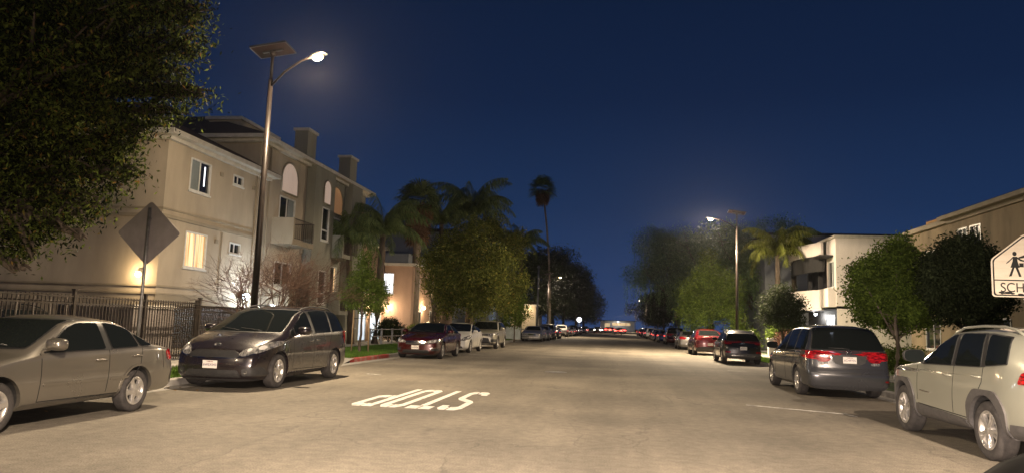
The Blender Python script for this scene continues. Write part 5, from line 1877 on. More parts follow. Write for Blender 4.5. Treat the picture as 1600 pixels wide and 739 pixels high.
band(bay_pts(1.5), 3.15, 4.5).build('balcony', M_stW, wh)
band(bay_pts(1.5), WZ - 0.95, WZ - 0.05).build('parapet', M_stW, wh)
band(bay_pts(1.25), WZ - 2.0, WZ - 0.95).build('fascia', M_dark, wh)
b = MB()
b.box(WX - 0.9, WX - 0.02, 49.9, 51.6, 6.55, 6.68)
b.build('canopy', M_dark, wh)
b = MB()
b.box(WX - 0.12, 32.1, WY - 0.12, 60.2, WZ, WZ + 0.16)
b.build('roof', M_trim, wh)
b = MB()
for y in np.arange(50.2, 53.4, 0.13):
    b.box(WX - 0.72, WX - 0.70, y - 0.01, y + 0.01, 0.9, 1.9)
b.box(WX - 0.73, WX - 0.69, 50.1, 53.5, 1.9, 1.95)
b.build('railing', M_iron, wh)
b = MB()
b.prism([(50.0, 0.1), (53.5, 0.1), (53.5, 0.9), (52.6, 0.9), (50.0, 0.25)], WX - 1.2, WX - 0.1, 'x')
b.build('entrance_steps', M_conc, wh)
b = MB()
b.box(WX + 0.3, WX + 0.5, 55.9, 56.2, 3.02, 3.14)
b.build('lamp_bracket', M_framed, wh)
lamp_bulb(wh, (WX + 0.4, 56.0, 2.98), 0.10, M_bulbwh, 170, (1.0, 0.96, 0.9), (-0.1, 0, -0.15))
b = MB()
b.ball((WX + 0.05, 57.6, 6.35), 0.02, 0.35, 0.35)
b.build('round_vent', M_whitep, wh)
fix_children(wh)

# ochre middle building and the near beige one
oc = thing('ochre_building', 'ochre stucco building with stepped parapet between the white and the near beige house', 'building', (14.6, 40, 0))
facade('wall', oc, plane_fn('W', 14.7), 34.2, 39.4, 0, 6.6, [(36, 37.4, 4.3, 5.6), (36, 37.6, 1, 2.4)], M_stR)
for o_ in ((36, 37.4, 4.3, 5.6), (36, 37.6, 1, 2.4)):
    window(oc, plane_fn('W', 14.7), *o_, 'dark', 1)
facade('wall', oc, plane_fn('S', 34.2), 14.7, 32, 0, 6.6, [], M_stR)
b = MB()
b.box(14.5, 32, 34.0, 39.6, 6.6, 6.82)
b.box(15, 32, 39.2, 39.39, 0, 6.6)
b.build('roof', M_stBand, oc)
b = MB()
b.box(15.6, 31, 36.6, 39.5, 6.825, 7.35)
b.build('upper_block', M_stO, oc)
fix_children(oc)
bh = thing('beige_house', 'weathered beige two storey house with deep eaves behind the dark tree', 'building', (14, 26, 0))
bo = [(30.4, 31.3, 4.55, 6.0), (31.5, 32.4, 4.55, 6.0), (22.0, 26.0, 3.4, 6.0), (28.5, 31.0, 1.0, 2.3)]
facade('wall', bh, plane_fn('W', 14.0), 16.0, 33.0, 0, 6.5, bo, M_stR, depth=0.5)
window(bh, plane_fn('W', 14.0), *bo[0], 'dark', 1)
window(bh, plane_fn('W', 14.0), *bo[1], 'blind', 1)
window(bh, plane_fn('W', 14.0), *bo[3], 'dark', 1)
window(bh, plane_fn('W', 14.4), 23.6, 25.2, 4.2, 5.7, 'cool', 1, sill=False)
b = MB()
b.box(13.2, 13.99, 21.7, 26.3, 3.2, 3.4)
for y in np.arange(21.8, 26.2, 0.13):
    b.box(13.24, 13.26, y, y + 0.015, 3.4, 4.3)
b.box(13.22, 13.28, 21.7, 26.3, 4.3, 4.35)
b.build('balcony', M_iron, bh)
facade('wall', bh, plane_fn('S', 16.0), 14.0, 30, 0, 6.5, [], M_stR)
hip_roof(bh, 14.0, 30, 16.0, 33.0, 6.5, 3.2, 0.4, mat=M_tile, fascia=M_stBand)
fix_children(bh)
# a plain pale building behind the right palm
gb = thing('flat_roofed_building', 'pale flat roofed building showing above the trees beside the drooping palm', 'building', (15, 70, 0))
facade('wall', gb, plane_fn('S', 66.0), 12.8, 30, 0, 10.0, [(15, 16.5, 7, 8.6)], M_stG)
window(gb, plane_fn('S', 66.0), 15, 16.5, 7, 8.6, 'dark', 1)
facade('wall', gb, plane_fn('W', 12.8), 66, 84, 0, 10.0, [], M_stG)
b = MB()
b.box(12.6, 30, 65.8, 84, 10.0, 10.2)
b.build('roof', M_dark, gb)
fix_children(gb)
# low shop closing the street
sh = thing('white_shop', 'low white shop glowing at the far end of the street', 'building', (1, 340, 0))
facade('wall', sh, plane_fn('S', 338), -7, 8.5, 0, 4.6, [(-5, -2.6, 0.4, 3.6), (-1.6, 6.6, 2.6, 3.9)], M_whitep)
window(sh, plane_fn('S', 338), -5, -2.6, 0.4, 3.6, 'warm', 1, sill=False)
window(sh, plane_fn('S', 338), -1.6, 6.6, 2.6, 3.9, 'warm', 3, sill=False)
b = MB()
b.box(-8, 9.5, 337, 350, 4.6, 4.9)
b.build('roof', M_dark, sh)
lamp_bulb(sh, (1, 336, 4.3), 0.25, M_bulbwh, 260, (1.0, 0.85, 0.7), (0, -1.5, 0))
fix_children(sh)
# ------------------------------------------------------------------ trees
L_ficus = leafmat('leaf_ficus', (0.05, 0.07, 0.016), (0.22, 0.24, 0.055), (0.38, 0.28, 0.07))
L_dark = leafmat('leaf_dark', (0.030, 0.042, 0.020), (0.06, 0.078, 0.036))
L_mid = leafmat('leaf_mid', (0.06, 0.10, 0.02), (0.20, 0.28, 0.05))
L_conif = leafmat('leaf_near_tree', (0.010, 0.014, 0.006), (0.17, 0.22, 0.045), (0.30, 0.16, 0.05), tl=0.45, skew=0.35)
L_pepper = leafmat('leaf_pepper', (0.08, 0.14, 0.065), (0.20, 0.29, 0.12))
L_palm = leafmat('leaf_palm', (0.08, 0.12, 0.05), (0.20, 0.25, 0.09))
L_palmr = leafmat('leaf_palm_olive', (0.09, 0.11, 0.022), (0.22, 0.24, 0.05))
L_palmhi = leafmat('leaf_tall_palm', (0.10, 0.15, 0.05), (0.26, 0.34, 0.12))
L_dead = leafmat('dead_frond', (0.15, 0.085, 0.045), (0.30, 0.19, 0.11))
L_bright = leafmat('leaf_bright', (0.06, 0.10, 0.02), (0.15, 0.21, 0.04))
L_plum = leafmat('leaf_plum', (0.10, 0.05, 0.04), (0.2, 0.11, 0.08))


def unit(n):
    v = RNG.normal(size=(n, 3))
    return v / np.linalg.norm(v, axis=1)[:, None]


def leaf_quads(P, size, asp=0.45, droop=0.0, sizevar=0.35):
    n = len(P)
    d = unit(n)
    d[:, 2] -= droop
    d /= np.linalg.norm(d, axis=1)[:, None]
    e = np.cross(d, unit(n))
    e /= np.linalg.norm(e, axis=1)[:, None] + 1e-9
    s = (size * RNG.uniform(1 - sizevar, 1 + sizevar, n))[:, None]
    d, e = d * s, e * s * asp
    return np.stack([P - d, P + e * 0.9 - d * 0.1, P + d, P - e * 0.9 - d * 0.1], 1)


def crown_points(blobs, n, clump=0.28, per=24, shell=0.35):
    blobs = [(Vector(c), Vector(r) if hasattr(r, '__len__') else Vector((r, r, r))) for c, r in blobs]
    vol = np.array([r.x * r.y * r.z for _, r in blobs]) ** 0.8
    m = max(1, n // per)
    idx = RNG.choice(len(blobs), m, p=vol / vol.sum())
    cc = np.array([b[0] for b in blobs])[idx]
    rr = np.array([b[1] for b in blobs])[idx]
    Cn = cc + unit(m) * (RNG.random(m) ** shell)[:, None] * rr
    P = np.repeat(Cn, per, axis=0) + np.clip(RNG.normal(size=(m * per, 3)), -2, 2) * clump * RNG.uniform(0.5, 1.4, (m * per, 1)) * np.array([1, 1, 0.75])
    return P, Cn


def limbs(b, base, top, blobs, r0, seed=0, n2=3):
    rng = random.Random(seed)
    base, top = Vector(base), Vector(top)
    k = 6
    pts = []
    for i in range(k + 1):
        t = i / k
        p = base.lerp(top, t) + Vector((rng.uniform(-1, 1), rng.uniform(-1, 1), 0)) * r0 * 0.5 * (0 if i in (0,) else 1)
        pts.append(p)
    b.tube([base + Vector((0, 0, -0.1))] + pts, [r0 * 1.45] + [r0 * (1.1 - 0.5 * i / k) for i in range(k + 1)], 9)
    for c, r in blobs:
        c = Vector(c)
        t = rng.uniform(0.45, 1.0)
        s = base.lerp(top, t)
        m = s.lerp(c, 0.5) + Vector((rng.uniform(-.3, .3), rng.uniform(-.3, .3), rng.uniform(0.0, .3)))
        rr = r0 * 0.42
        b.tube([s, m, c], [rr, rr * 0.7, rr * 0.3], 6)
        rv = r if hasattr(r, '__len__') else (r, r, r)
        for _ in range(n2):
            e = c + Vector((rng.uniform(-1, 1) * rv[0], rng.uniform(-1, 1) * rv[1], rng.uniform(-.6, 1) * rv[2])) * 0.85
            q = m.lerp(c, rng.uniform(0.3, 1))
            b.tube([q, q.lerp(e, 0.5) + Vector((0, 0, 0.1)), e], [rr * 0.4, rr * 0.28, rr * 0.08], 5)


def tree(name, label, base, top, blobs, nleaf, leaf=0.07, lm=None, r0=0.15, bark=None, clump=0.3, group=None, cat='tree', asp=0.45, droop=0.0, seed=1, per=24, shell=0.35, n2=3, extra=None):
    root = thing(name, label, cat, base, 0, group)
    bv = Vector(base)
    blobs = [(Vector(c) - bv, r) for c, r in blobs]
    b = MB()
    limbs(b, (0, 0, 0), Vector(top) - bv, blobs, r0, seed, n2)
    if extra:
        extra(b)
    b.build('trunk', bark or M_bark, root)
    P, _ = crown_points(blobs, nleaf, clump, per, shell)
    link('crown', quad_mesh('crown', leaf_quads(P, leaf, asp, droop), lm or L_mid), root)
    return root


def frond_quads(o, az, el, Lf, sag, nl=34, ll=0.55, wl=0.03, droop=0.8, twist=0.0):
    """one feather frond: rachis points and hanging leaflets"""
    k = nl
    t = np.linspace(0.02, 1, k)
    h = np.array([math.cos(az), math.sin(az), 0])
    ang = el - sag * t ** 1.3
    seg = Lf / k
    dx = np.cos(ang) * seg
    dz = np.sin(ang) * seg
    X = np.cumsum(dx)
    Z = np.cumsum(dz)
    P = np.array(o)[None] + h[None] * X[:, None] + np.array([0, 0, 1.0])[None] * Z[:, None]
    side = np.array([-h[1], h[0], 0])
    Q = []
    prof = np.sin(np.pi * (0.12 + 0.86 * t)) ** 0.6
    for sg in (-1, 1):
        d = side[None] * sg * (1 - droop * 0.55) + np.array([0, 0, -1.0])[None] * droop + h[None] * 0.35 * np.cos(ang)[:, None]
        d = d + RNG.normal(0, 0.12, (k, 3))
        d /= np.linalg.norm(d, axis=1)[:, None]
        l = (ll * prof * RNG.uniform(0.85, 1.1, k))[:, None]
        tang = np.stack([h[0] * np.cos(ang), h[1] * np.cos(ang), np.sin(ang)], 1) * wl
        tip = P + d * l
        mid = P + d * l * 0.5 + np.array([0, 0, 0.02])
        Q.append(np.stack([P - tang * 0.6, mid - tang, mid + tang, P + tang * 0.6], 1))
        Q.append(np.stack([mid - tang, tip - tang * 0.1 - np.array([0, 0, .05]), tip + tang * 0.1 - np.array([0, 0, .05]), mid + tang], 1))
    return P, np.concatenate(Q)


def feather_palm(label, base, top, nf=20, Lf=3.4, ll=0.6, lm=None, r0=0.2, seed=3, wl=0.03, sag=2.0, droop=0.85, name='feather_palm', group=None, nl=34):
    rng = random.Random(seed)
    root = thing(name, label, 'palm tree', base, 0, group)
    t = Vector(top) - Vector(base)
    b = MB()
    b.tube([(0, 0, -0.1), t * 0.3 + Vector((0.05, 0, 0)), t * 0.7, t], [r0 * 1.3, r0, r0 * 0.9, r0 * 0.8], 10)
    b.tube([t - Vector((0, 0, 0.2)), t + Vector((0, 0, 0.5))], [r0 * 0.9, r0 * 0.5], 8)
    b.build('trunk', M_bark, root)
    Qs = []
    rb = MB()
    for i in range(nf):
        az = i * 2.4 + rng.uniform(-.2, .2)
        f = i / nf
        el = R(84) - f * R(75) + rng.uniform(-.1, .1)
        P, Q = frond_quads((t.x, t.y, t.z + 0.3), az, el, Lf * rng.uniform(0.85, 1.1), sag * rng.uniform(0.75, 1.1), nl, ll, wl, droop)
        Qs.append(Q)
        idx = list(range(0, len(P), max(1, len(P) // 8)))
        rb.tube([t + Vector((0, 0, 0.2))] + [Vector(P[j]) for j in idx], [0.035 * (1 - 0.85 * j / (len(idx))) for j in range(len(idx) + 1)], 5)
    fo = link('crown', quad_mesh('crown', np.concatenate(Qs), lm or L_palm), root)
    rb.build('frond_stems', lm or L_palm, root)
    return root


def fan_palm(label, base, top, nf=46, rad=1.9, r0=0.25, seed=5, skirt=1.6, lm=None, name='fan_palm', bend=0.0, group=None):
    rng = random.Random(seed)
    root = thing(name, label, 'palm tree', base, 0, group)
    t = Vector(top) - Vector(base)
    b = MB()
    pts = [Vector((0, 0, -0.1)), t * 0.25 + Vector((bend * 0.7, 0, 0)), t * 0.5 + Vector((bend, 0, 0)), t * 0.75 + Vector((bend * 0.75, 0, 0)), t]
    b.tube(pts, [r0 * 1.5, r0 * 1.05, r0, r0 * 0.9, r0 * 0.95], 10)
    b.build('trunk', M_barkp, root)
    Q = []

    def fan(c, d, R_, nb, wl, sag):
        d = Vector(d).normalized()
        s = d.cross(Vector((0, 0, 1)))
        if s.length < 0.1:
            s = Vector((1, 0, 0))
        s.normalize()
        for k in range(nb):
            a = (k / (nb - 1) - 0.5) * R(210)
            v = (d * math.cos(a) + s * math.sin(a)).normalized()
            m = c + v * R_ * 0.62
            e = c + v * R_ + Vector((0, 0, -sag * R_ * rng.uniform(0.6, 1.2)))
            w = v.cross(d.cross(s)).normalized() * wl
            Q.append([c - w * .3, m - w, m + w, c + w * .3])
            Q.append([m - w, e - w * .15, e + w * .15, m + w])
    for i in range(nf):
        az = i * 2.4 + rng.uniform(-.3, .3)
        el = R(80) - (i / nf) * R(115)
        d = Vector((math.cos(az) * math.cos(el), math.sin(az) * math.cos(el), math.sin(el)))
        c = t + d * rad * 0.5 * rng.uniform(0.85, 1.1)
        fan(c, d, rad * 0.55, 15, 0.045 * rad / 1.9, 0.35)
    link('crown', quad_mesh('crown', np.array([[list(v) for v in q] for q in Q]), lm or L_palm), root)
    Q = []
    for i in range(int(nf * 1.2)):
        az = rng.uniform(0, 6.28)
        z = rng.uniform(0, skirt)
        c = t + Vector((math.cos(az), math.sin(az), 0)) * (r0 + 0.25 * rad * (1 - z / skirt * 0.6)) - Vector((0, 0, z * 0.9 + 0.1))
        fan(c, (math.cos(az) * 0.3, math.sin(az) * 0.3, -1), rad * 0.42, 9, 0.05 * rad / 1.9, 0.15)
    link('dead_frond_skirt', quad_mesh('skirt', np.array([[list(v) for v in q] for q in Q]), L_dead), root)
    return root


def blobs_px(lst, jitter=0.0):
    """blobs given as (px, py, Y, radius)"""
    return [(at(a, b_, Y), r) for a, b_, Y, r in lst]


# the big tree that hangs into the picture at the upper left
nb = blobs_px([
    (40, 60, 11.5, 1.5), (130, 40, 11.0, 1.3), (235, 30, 11.5, 0.95), (298, 10, 11.8, 0.52), (60, 180, 11.5, 1.4), (150, 140, 11.2, 1.2), (236, 110, 11.8, 0.72),
    (290, 140, 12.2, 0.36), (318, 150, 12.4, 0.24), (290, 70, 12.0, 0.42), (262, 175, 12.0, 0.38), (222, 203, 11.8, 0.34), (182, 238, 11.8, 0.44), (204, 272, 11.8, 0.26), (160, 285, 11.4, 0.45), (100, 280, 11.2, 0.75),
    (50, 300, 11.5, 0.95), (30, 365, 11.0, 0.45), (85, 350, 11.0, 0.42), (120, 335, 11.0, 0.30), (10, 240, 10.5, 1.0), (100, 110, 10.2, 1.0),
    (38, 420, 10.8, 0.10), (50, 398, 10.8, 0.16), (24, 425, 10.9, 0.08), (128, 372, 11.0, 0.10), (150, 325, 11.2, 0.20), (-60, 120, 11.5, 2.2), (-50, 320, 11.5, 1.2), (60, -60, 11.5, 2.0), (230, -70, 11.8, 1.2)])
tree('tree', 'huge dark tree overhanging the fence with its leaf edges lit by the street lamp', (-13.6, 11.2, 0.1), (-12.9, 11.4, 6.0), nb, 160000, 0.046, L_conif, 0.32, clump=0.16, seed=4, per=64, shell=0.42, droop=0.7, asp=0.36, n2=6)
# the bare shrub at the corner
def bare_shrub():
    base = Vector((at(418, 480, 24.0).x, 24.0, 0.1))
    root = thing('bare_tree', 'leafless many stemmed small tree in front of the apartment building', 'tree', base)
    rng = random.Random(9)
    b = MB()
    def grow(p, d, L_, r, lev):
        k = 3
        pts = [p]
        q = p
        dd = d.copy()
        for i in range(k):
            dd = (dd + Vector((rng.gauss(0, .16), rng.gauss(0, .16), rng.gauss(0.03, .10)))).normalized()
            q = q + dd * L_ / k
            pts.append(q)
        b.tube(pts, [r, r * 0.85, r * 0.7, r * 0.55], 5 if lev < 3 else 3, cap=False)
        if lev >= 6:
            return
        for _ in range(4 if lev < 5 else 3):
            nd = (dd + Vector((rng.gauss(0, .55), rng.gauss(0, .55), rng.gauss(0.0, .38)))).normalized()
            s = pts[rng.choice((2, 3, 3))]
            grow(s, nd, L_ * rng.uniform(0.62, 0.85), r * 0.56, lev + 1)
    for a in range(5):
        az = a * 1.26 + 0.3
        d = Vector((math.cos(az) * 0.55, math.sin(az) * 0.55, 1)).normalized()
        grow(Vector((math.cos(az) * .08, math.sin(az) * .08, 0)), d, 1.38, 0.055, 1)
    b.build('branches', M_twig, root)
bare_shrub()
# the small staked tree on the lawn
lt = (-10.3, 28.8, 0.12)
lb = blobs_px([(572, 405, 29, 0.30), (568, 425, 29, 0.42), (560, 445, 29, 0.45), (585, 450, 29, 0.45), (553, 470, 29, 0.38), (575, 475, 29, 0.42), (592, 478, 29, 0.3), (598, 455, 29, 0.26), (540, 462, 29, 0.22)])
tc_ = at(567, 460, 28.8)
tree('street_tree', 'young leafy tree tied to stakes on the lawn by the red kerb', (tc_.x, 28.8, 0.12), (tc_.x, 28.8, 2.4), lb, 9500, 0.05, L_bright, 0.055, clump=0.13, seed=2, per=16, droop=0.2)
st = thing('tree_stakes', 'pair of wooden stakes standing beside the young lawn tree', 'stakes', (tc_.x, 28.8, 0.1))
for s in (-1, 1):
    MB().tube([(s * 0.32, 0.1 * s, 0), (s * 0.30, 0.1 * s, 1.75)], 0.032, 7).build('stake', M_stake, st)
MB().tube([(-0.30, -0.1, 1.4), (0, 0.06, 1.42), (0.30, 0.1, 1.4)], 0.012, 5).build('tie', M_black, st)
# ficus pair behind the parked saloons
fb = blobs_px([(705, 400, 47, 1.5), (735, 370, 47, 1.2), (690, 440, 46, 1.2), (730, 440, 46, 1.6), (765, 410, 47, 1.3), (700, 475, 46, 0.8), (745, 475, 46, 0.9), (675, 410, 46, 0.7), (770, 455, 46, 1.0)])
tree('street_tree', 'broad olive green tree over the dark red sedan with pale forked trunks', (-11.9, 46.5, 0.12), (-11.6, 46.5, 3.4), fb, 42000, 0.085, L_ficus, 0.17, M_barkp, clump=0.3, seed=7, per=22)
fb = blobs_px([(765, 360, 56, 1.3), (790, 395, 56, 1.5), (800, 440, 55, 1.2), (760, 440, 56, 1.5), (785, 470, 55, 1.1), (812, 370, 57, 0.6)])
tree('street_tree', 'tall olive tree with sparse yellowish top behind the white hatchback', (-10.9, 55.5, 0.12), (-10.9, 55.5, 4.2), fb, 26000, 0.085, L_ficus, 0.16, M_barkp, clump=0.32, seed=8, per=20)
s1 = at(805, 480, 62)
tree('street_tree', 'small dark round tree on the verge before the pale cabinet', (s1.x, 62, 0.12), (s1.x, 62, 2.2), blobs_px([(803, 470, 62, 1.0), (812, 485, 62, 0.9), (795, 490, 62, 0.8), (806, 500, 62, 0.6)]), 7000, 0.08, L_mid, 0.06, clump=0.25, seed=3)
# palms on the left
feather_palm('drooping feather palm over the garage block', (-13.6, 40.5, 0.1), (-13.4, 40.4, 6.4), 24, 3.3, 0.75, L_palm, 0.2, 3, wl=0.028, nl=44)
feather_palm('second drooping feather palm beside the apartment gable', (-14.3, 38.6, 0.1), (-14.6, 38.2, 5.6), 18, 2.7, 0.65, L_palm, 0.17, 13, wl=0.028, nl=40)
pt = at(655, 318, 50)
fan_palm('fan palm with brown skirt of dead fronds rising behind the garage', (pt.x, 50, 0.1), (pt.x, 50, pt.z), 44, 2.0, 0.3, 5, 2.6)
pt = at(738, 335, 58)
feather_palm('tallest feather palm above the olive tree', (pt.x, 58, 0.1), pt, 26, 4.6, 0.95, L_palm, 0.24, 6, wl=0.04, nl=44)
pt = at(690, 350, 55)
feather_palm('feather palm between the fan palm and the tallest palm', (pt.x, 55, 0.1), pt, 20, 3.6, 0.8, L_palm, 0.2, 16, wl=0.035, nl=40)
pt = at(815, 385, 72)
feather_palm('small far feather palm at the right edge of the olive trees', (pt.x, 72, 0.1), pt, 18, 3.2, 0.8, L_palm, 0.2, 26, wl=0.04, nl=34)
p0, p1 = at(859, 505, 118), at(848, 296, 118)
fan_palm('very tall thin fan palm standing alone against the sky', (p0.x, 118, 0.1), p1, 34, 2.7, 0.17, 15, 2.2, lm=L_palmhi, bend=0.5)
p0, p1 = at(826, 480, 150), at(818, 402, 150)
# dark tree line, left far
def big_tree(name, label, x, y, h, r, nleaf, lm, leaf, group, seed, lobes=9, low=0.28):
    rng = random.Random(seed)
    bl = []
    for i in range(lobes):
        a = i * 2.4
        q = rng.uniform(0.2, 0.75)
        zz = h * (low + (0.86 - low) * (i + 0.5) / lobes)
        sc = math.sin(math.pi * (0.16 + 0.72 * (i + 0.5) / lobes))
        bl.append(((x + math.cos(a) * r * q * sc, y + math.sin(a) * r * q * sc, zz), (r * 0.46, r * 0.46, h * 0.16)))
    bl.append(((x, y, h * 0.82), (r * 0.45, r * 0.45, h * 0.15)))
    tree(name, label, (x, y, 0.1), (x, y, h * 0.6), bl, nleaf, leaf, lm, 0.022 * h, clump=r * 0.075, group=group, seed=seed, per=20)


for i, (x, y, h, r, lab) in enumerate([(-13.5, 122, 15.0, 7.5, 'dark broad street tree nearest the tall thin palm'), (-12.5, 146, 17.5, 8.5, 'tallest dark tree of the far left row'),
                                       (-12.0, 172, 17.0, 8.0, 'third dark tree of the far left row'), (-11.0, 205, 17.0, 8.5, 'fourth dark tree of the far left row'),
                                       (-10.5, 245, 16.0, 8.0, 'fifth dark tree of the far left row'), (-18, 330, 17.0, 9.0, 'last dark tree left of the glowing shop')]):
    big_tree('broad_tree', lab, x, y, h, r, 16000, L_dark, 0.22, 'dark trees along the far left kerb', 20 + i)
# right side masses
def weeping(name, label, x, y, h, r, n, lm, seed, leaf=0.1, strands=420):
    """pepper tree: lobes plus hanging strands of leaves"""
    rng = random.Random(seed)
    base = Vector((x, y, 0.1))
    root = thing(name, label, 'tree', base, 0, 'trees along the right kerb')
    bl = []
    for i in range(8):
        a = i * 2.4 + seed
        q = rng.uniform(0.25, 0.65)
        bl.append(((math.cos(a) * r * q, math.sin(a) * r * q, h * (0.42 + 0.5 * (i + .5) / 8)), (r * 0.42, r * 0.42, h * 0.14)))
    b = MB()
    limbs(b, (0, 0, 0), (0.3, 0, h * 0.45), bl, 0.03 * h, seed)
    b.build('trunk', M_bark, root)
    P, Cn = crown_points(bl, n, r * 0.06, 18)
    S = Cn[RNG.choice(len(Cn), min(strands, len(Cn)), replace=False)]
    add = []
    for s in S:
        L_ = RNG.uniform(0.12, 0.34) * h
        k = int(L_ / 0.09)
        z = s[2] - np.linspace(0, L_, k)
        z = np.maximum(z, 1.6)
        add.append(np.stack([s[0] + RNG.normal(0, .08, k), s[1] + RNG.normal(0, .08, k), z], 1))
    P = np.concatenate([P] + add)
    link('crown', quad_mesh('crown', leaf_quads(P, leaf, 0.33, 1.2), lm), root)


weeping('pepper_tree', 'large weeping tree behind the red hatchback', 10.2, 83, 13.0, 7.2, 36000, L_pepper, 2, 0.11)
weeping('pepper_tree', 'tall weeping tree at the left end of the right hand tree row', 8.6, 106, 15.4, 8.0, 34000, L_pepper, 5, 0.13)
weeping('pepper_tree', 'dark weeping tree behind the lit street lamp', 13.0, 72, 12.0, 6.0, 28000, L_pepper, 8, 0.11)
tb_ = blobs_px([(1105, 430, 62, 1.4), (1130, 450, 62, 1.5), (1085, 460, 62, 1.3), (1110, 480, 62, 1.5), (1140, 480, 61, 1.2), (1075, 490, 62, 0.9), (1105, 400, 62, 0.7), (1150, 505, 60, 0.9), (1090, 505, 61, 1.0)])
tree('street_tree', 'bright green bushy tree right of the red hatchback', (10.6, 62, 0.12), (10.4, 62, 3), tb_, 26000, 0.085, L_mid, 0.14, clump=0.3, seed=31, per=20)
for i, (x, y, h, r, lab) in enumerate([(9.5, 150, 11.5, 5.5, 'nearest of the small far dark trees on the right'), (11.5, 205, 12, 5.5, 'middle far dark tree on the right'), (10, 235, 13, 6.5, 'farthest dark tree on the right of the street'), (17, 332, 13.0, 8.0, 'dark tree right of the glowing shop')]):
    big_tree('broad_tree', lab, x, y, h, r, 10000, L_dark, 0.2, 'dark trees along the far right kerb', 50 + i)
pt = at(1215, 398, 54.5)
feather_palm('olive feather palm drooping beside the white modern building', (pt.x, 54.5, 0.1), pt, 24, 3.1, 0.75, L_palmr, 0.2, 36, wl=0.032, nl=42)
pt = at(1240, 385, 60)
feather_palm('darker feather palm close to the white building corner', (pt.x, 60, 0.1), pt, 16, 2.6, 0.7, L_palm, 0.2, 46, wl=0.032, nl=36)
rb_ = blobs_px([(1222, 460, 42, 0.65), (1205, 475, 42, 0.6), (1240, 478, 42, 0.65), (1222, 495, 42, 0.75), (1200, 498, 42, 0.45), (1245, 502, 42, 0.45)])
tree('street_tree', 'round clipped dark green tree left of the grey minivan roof', (at(1222, 500, 42).x, 42, 0.12), (at(1222, 500, 42).x, 42, 2.2), rb_, 13000, 0.06, L_dark, 0.07, clump=0.17, seed=41, per=18)
mb_ = blobs_px([(1395, 405, 26.5, 0.55), (1370, 430, 26.5, 0.6), (1420, 425, 26.5, 0.65), (1345, 455, 26.5, 0.45), (1385, 465, 26.5, 0.75), (1430, 460, 26.5, 0.7), (1360, 485, 26.5, 0.5), (1405, 495, 26.5, 0.55), (1445, 490, 26.5, 0.5), (1340, 425, 26.5, 0.3), (1410, 385, 26.5, 0.3)])
tcx = at(1400, 500, 26.0).x
tree('street_tree', 'bushy green street tree between the grey minivan and the pale suv', (tcx, 26.0, 0.12), (tcx, 26.0, 2.3), [(c_, r_ * 1.12) for c_, r_ in mb_], 40000, 0.062, L_mid, 0.085, M_barkp, clump=0.17, seed=42, per=18)
db_ = blobs_px([(1500, 400, 25, 0.65), (1530, 420, 25, 0.65), (1480, 440, 25, 0.7), (1515, 455, 25, 0.75), (1545, 465, 25, 0.6), (1470, 410, 25, 0.4), (1490, 480, 25, 0.5), (1530, 490, 25, 0.5)])
tcx = at(1512, 500, 25.0).x
tree('street_tree', 'dark dense tree in front of the weathered beige house', (tcx, 25.0, 0.12), (tcx, 25.0, 2.4), [(c_, r_ * 1.15) for c_, r_ in db_], 34000, 0.062, L_dark, 0.13, clump=0.17, seed=43, per=18)
# shrubs
def shrub(label, x, y, r, h, n, lm, leaf=0.05, name='shrub', z=0.12):
    root = thing(name, label, 'shrub', (x, y, z))
    bl = [((r * 0.5 * math.cos(a), r * 0.5 * math.sin(a), h * q), (r * 0.55, r * 0.55, h * 0.35)) for a, q in ((0, .4), (2, .55), (4, .45), (5.2, .62))]
    b = MB()
    for c, rr in bl:
        b.tube([(0, 0, 0), (c[0] * .5, c[1] * .5, c[2] * .6), c], [0.03, 0.02, 0.01], 5)
    b.build('stems', M_bark, root)
    P, _ = crown_points(bl, n, 0.1, 14)
    P = P[P[:, 2] > 0.02]
    link('foliage', quad_mesh('foliage', leaf_quads(P, leaf), lm), root)


shrub('dark leafy shrub in front of the pale garage door', -14.2, 45.0, 1.1, 1.6, 4500, L_dark, 0.07)
shrub('low green shrub right of the garage shrub', -13.6, 48.6, 0.9, 1.2, 3500, L_mid, 0.06)
shrub('green hedge bush behind the pale cabinet', -12.6, 78, 2.0, 1.9, 5000, L_bright, 0.12)
shrub('green hedge bush left of the pale cabinet', -13.2, 72, 1.6, 1.8, 4000, L_mid, 0.12)
shrub('round hedge bush at the foot of the bushy street tree', 9.9, 27.5, 1.0, 1.2, 6000, L_mid, 0.045)
shrub('second hedge bush behind the pale suv', 10.6, 24.5, 1.0, 1.1, 6000, L_dark, 0.045)
shrub('plum coloured shrub beside the white gate posts', 9.9, 44.6, 0.9, 1.7, 3500, L_plum, 0.07)
shrub('tall pale grassy shrub below the olive palm', 10.6, 50.0, 1.1, 2.6, 4500, L_bright, 0.08)
shrub('low hedge bush under the bright green tree', 9.6, 56.5, 1.1, 1.7, 4500, L_mid, 0.07)
shrub('low dark bush beside the white building steps', 12.4, 46.4, 1.0, 1.5, 4500, L_dark, 0.06)
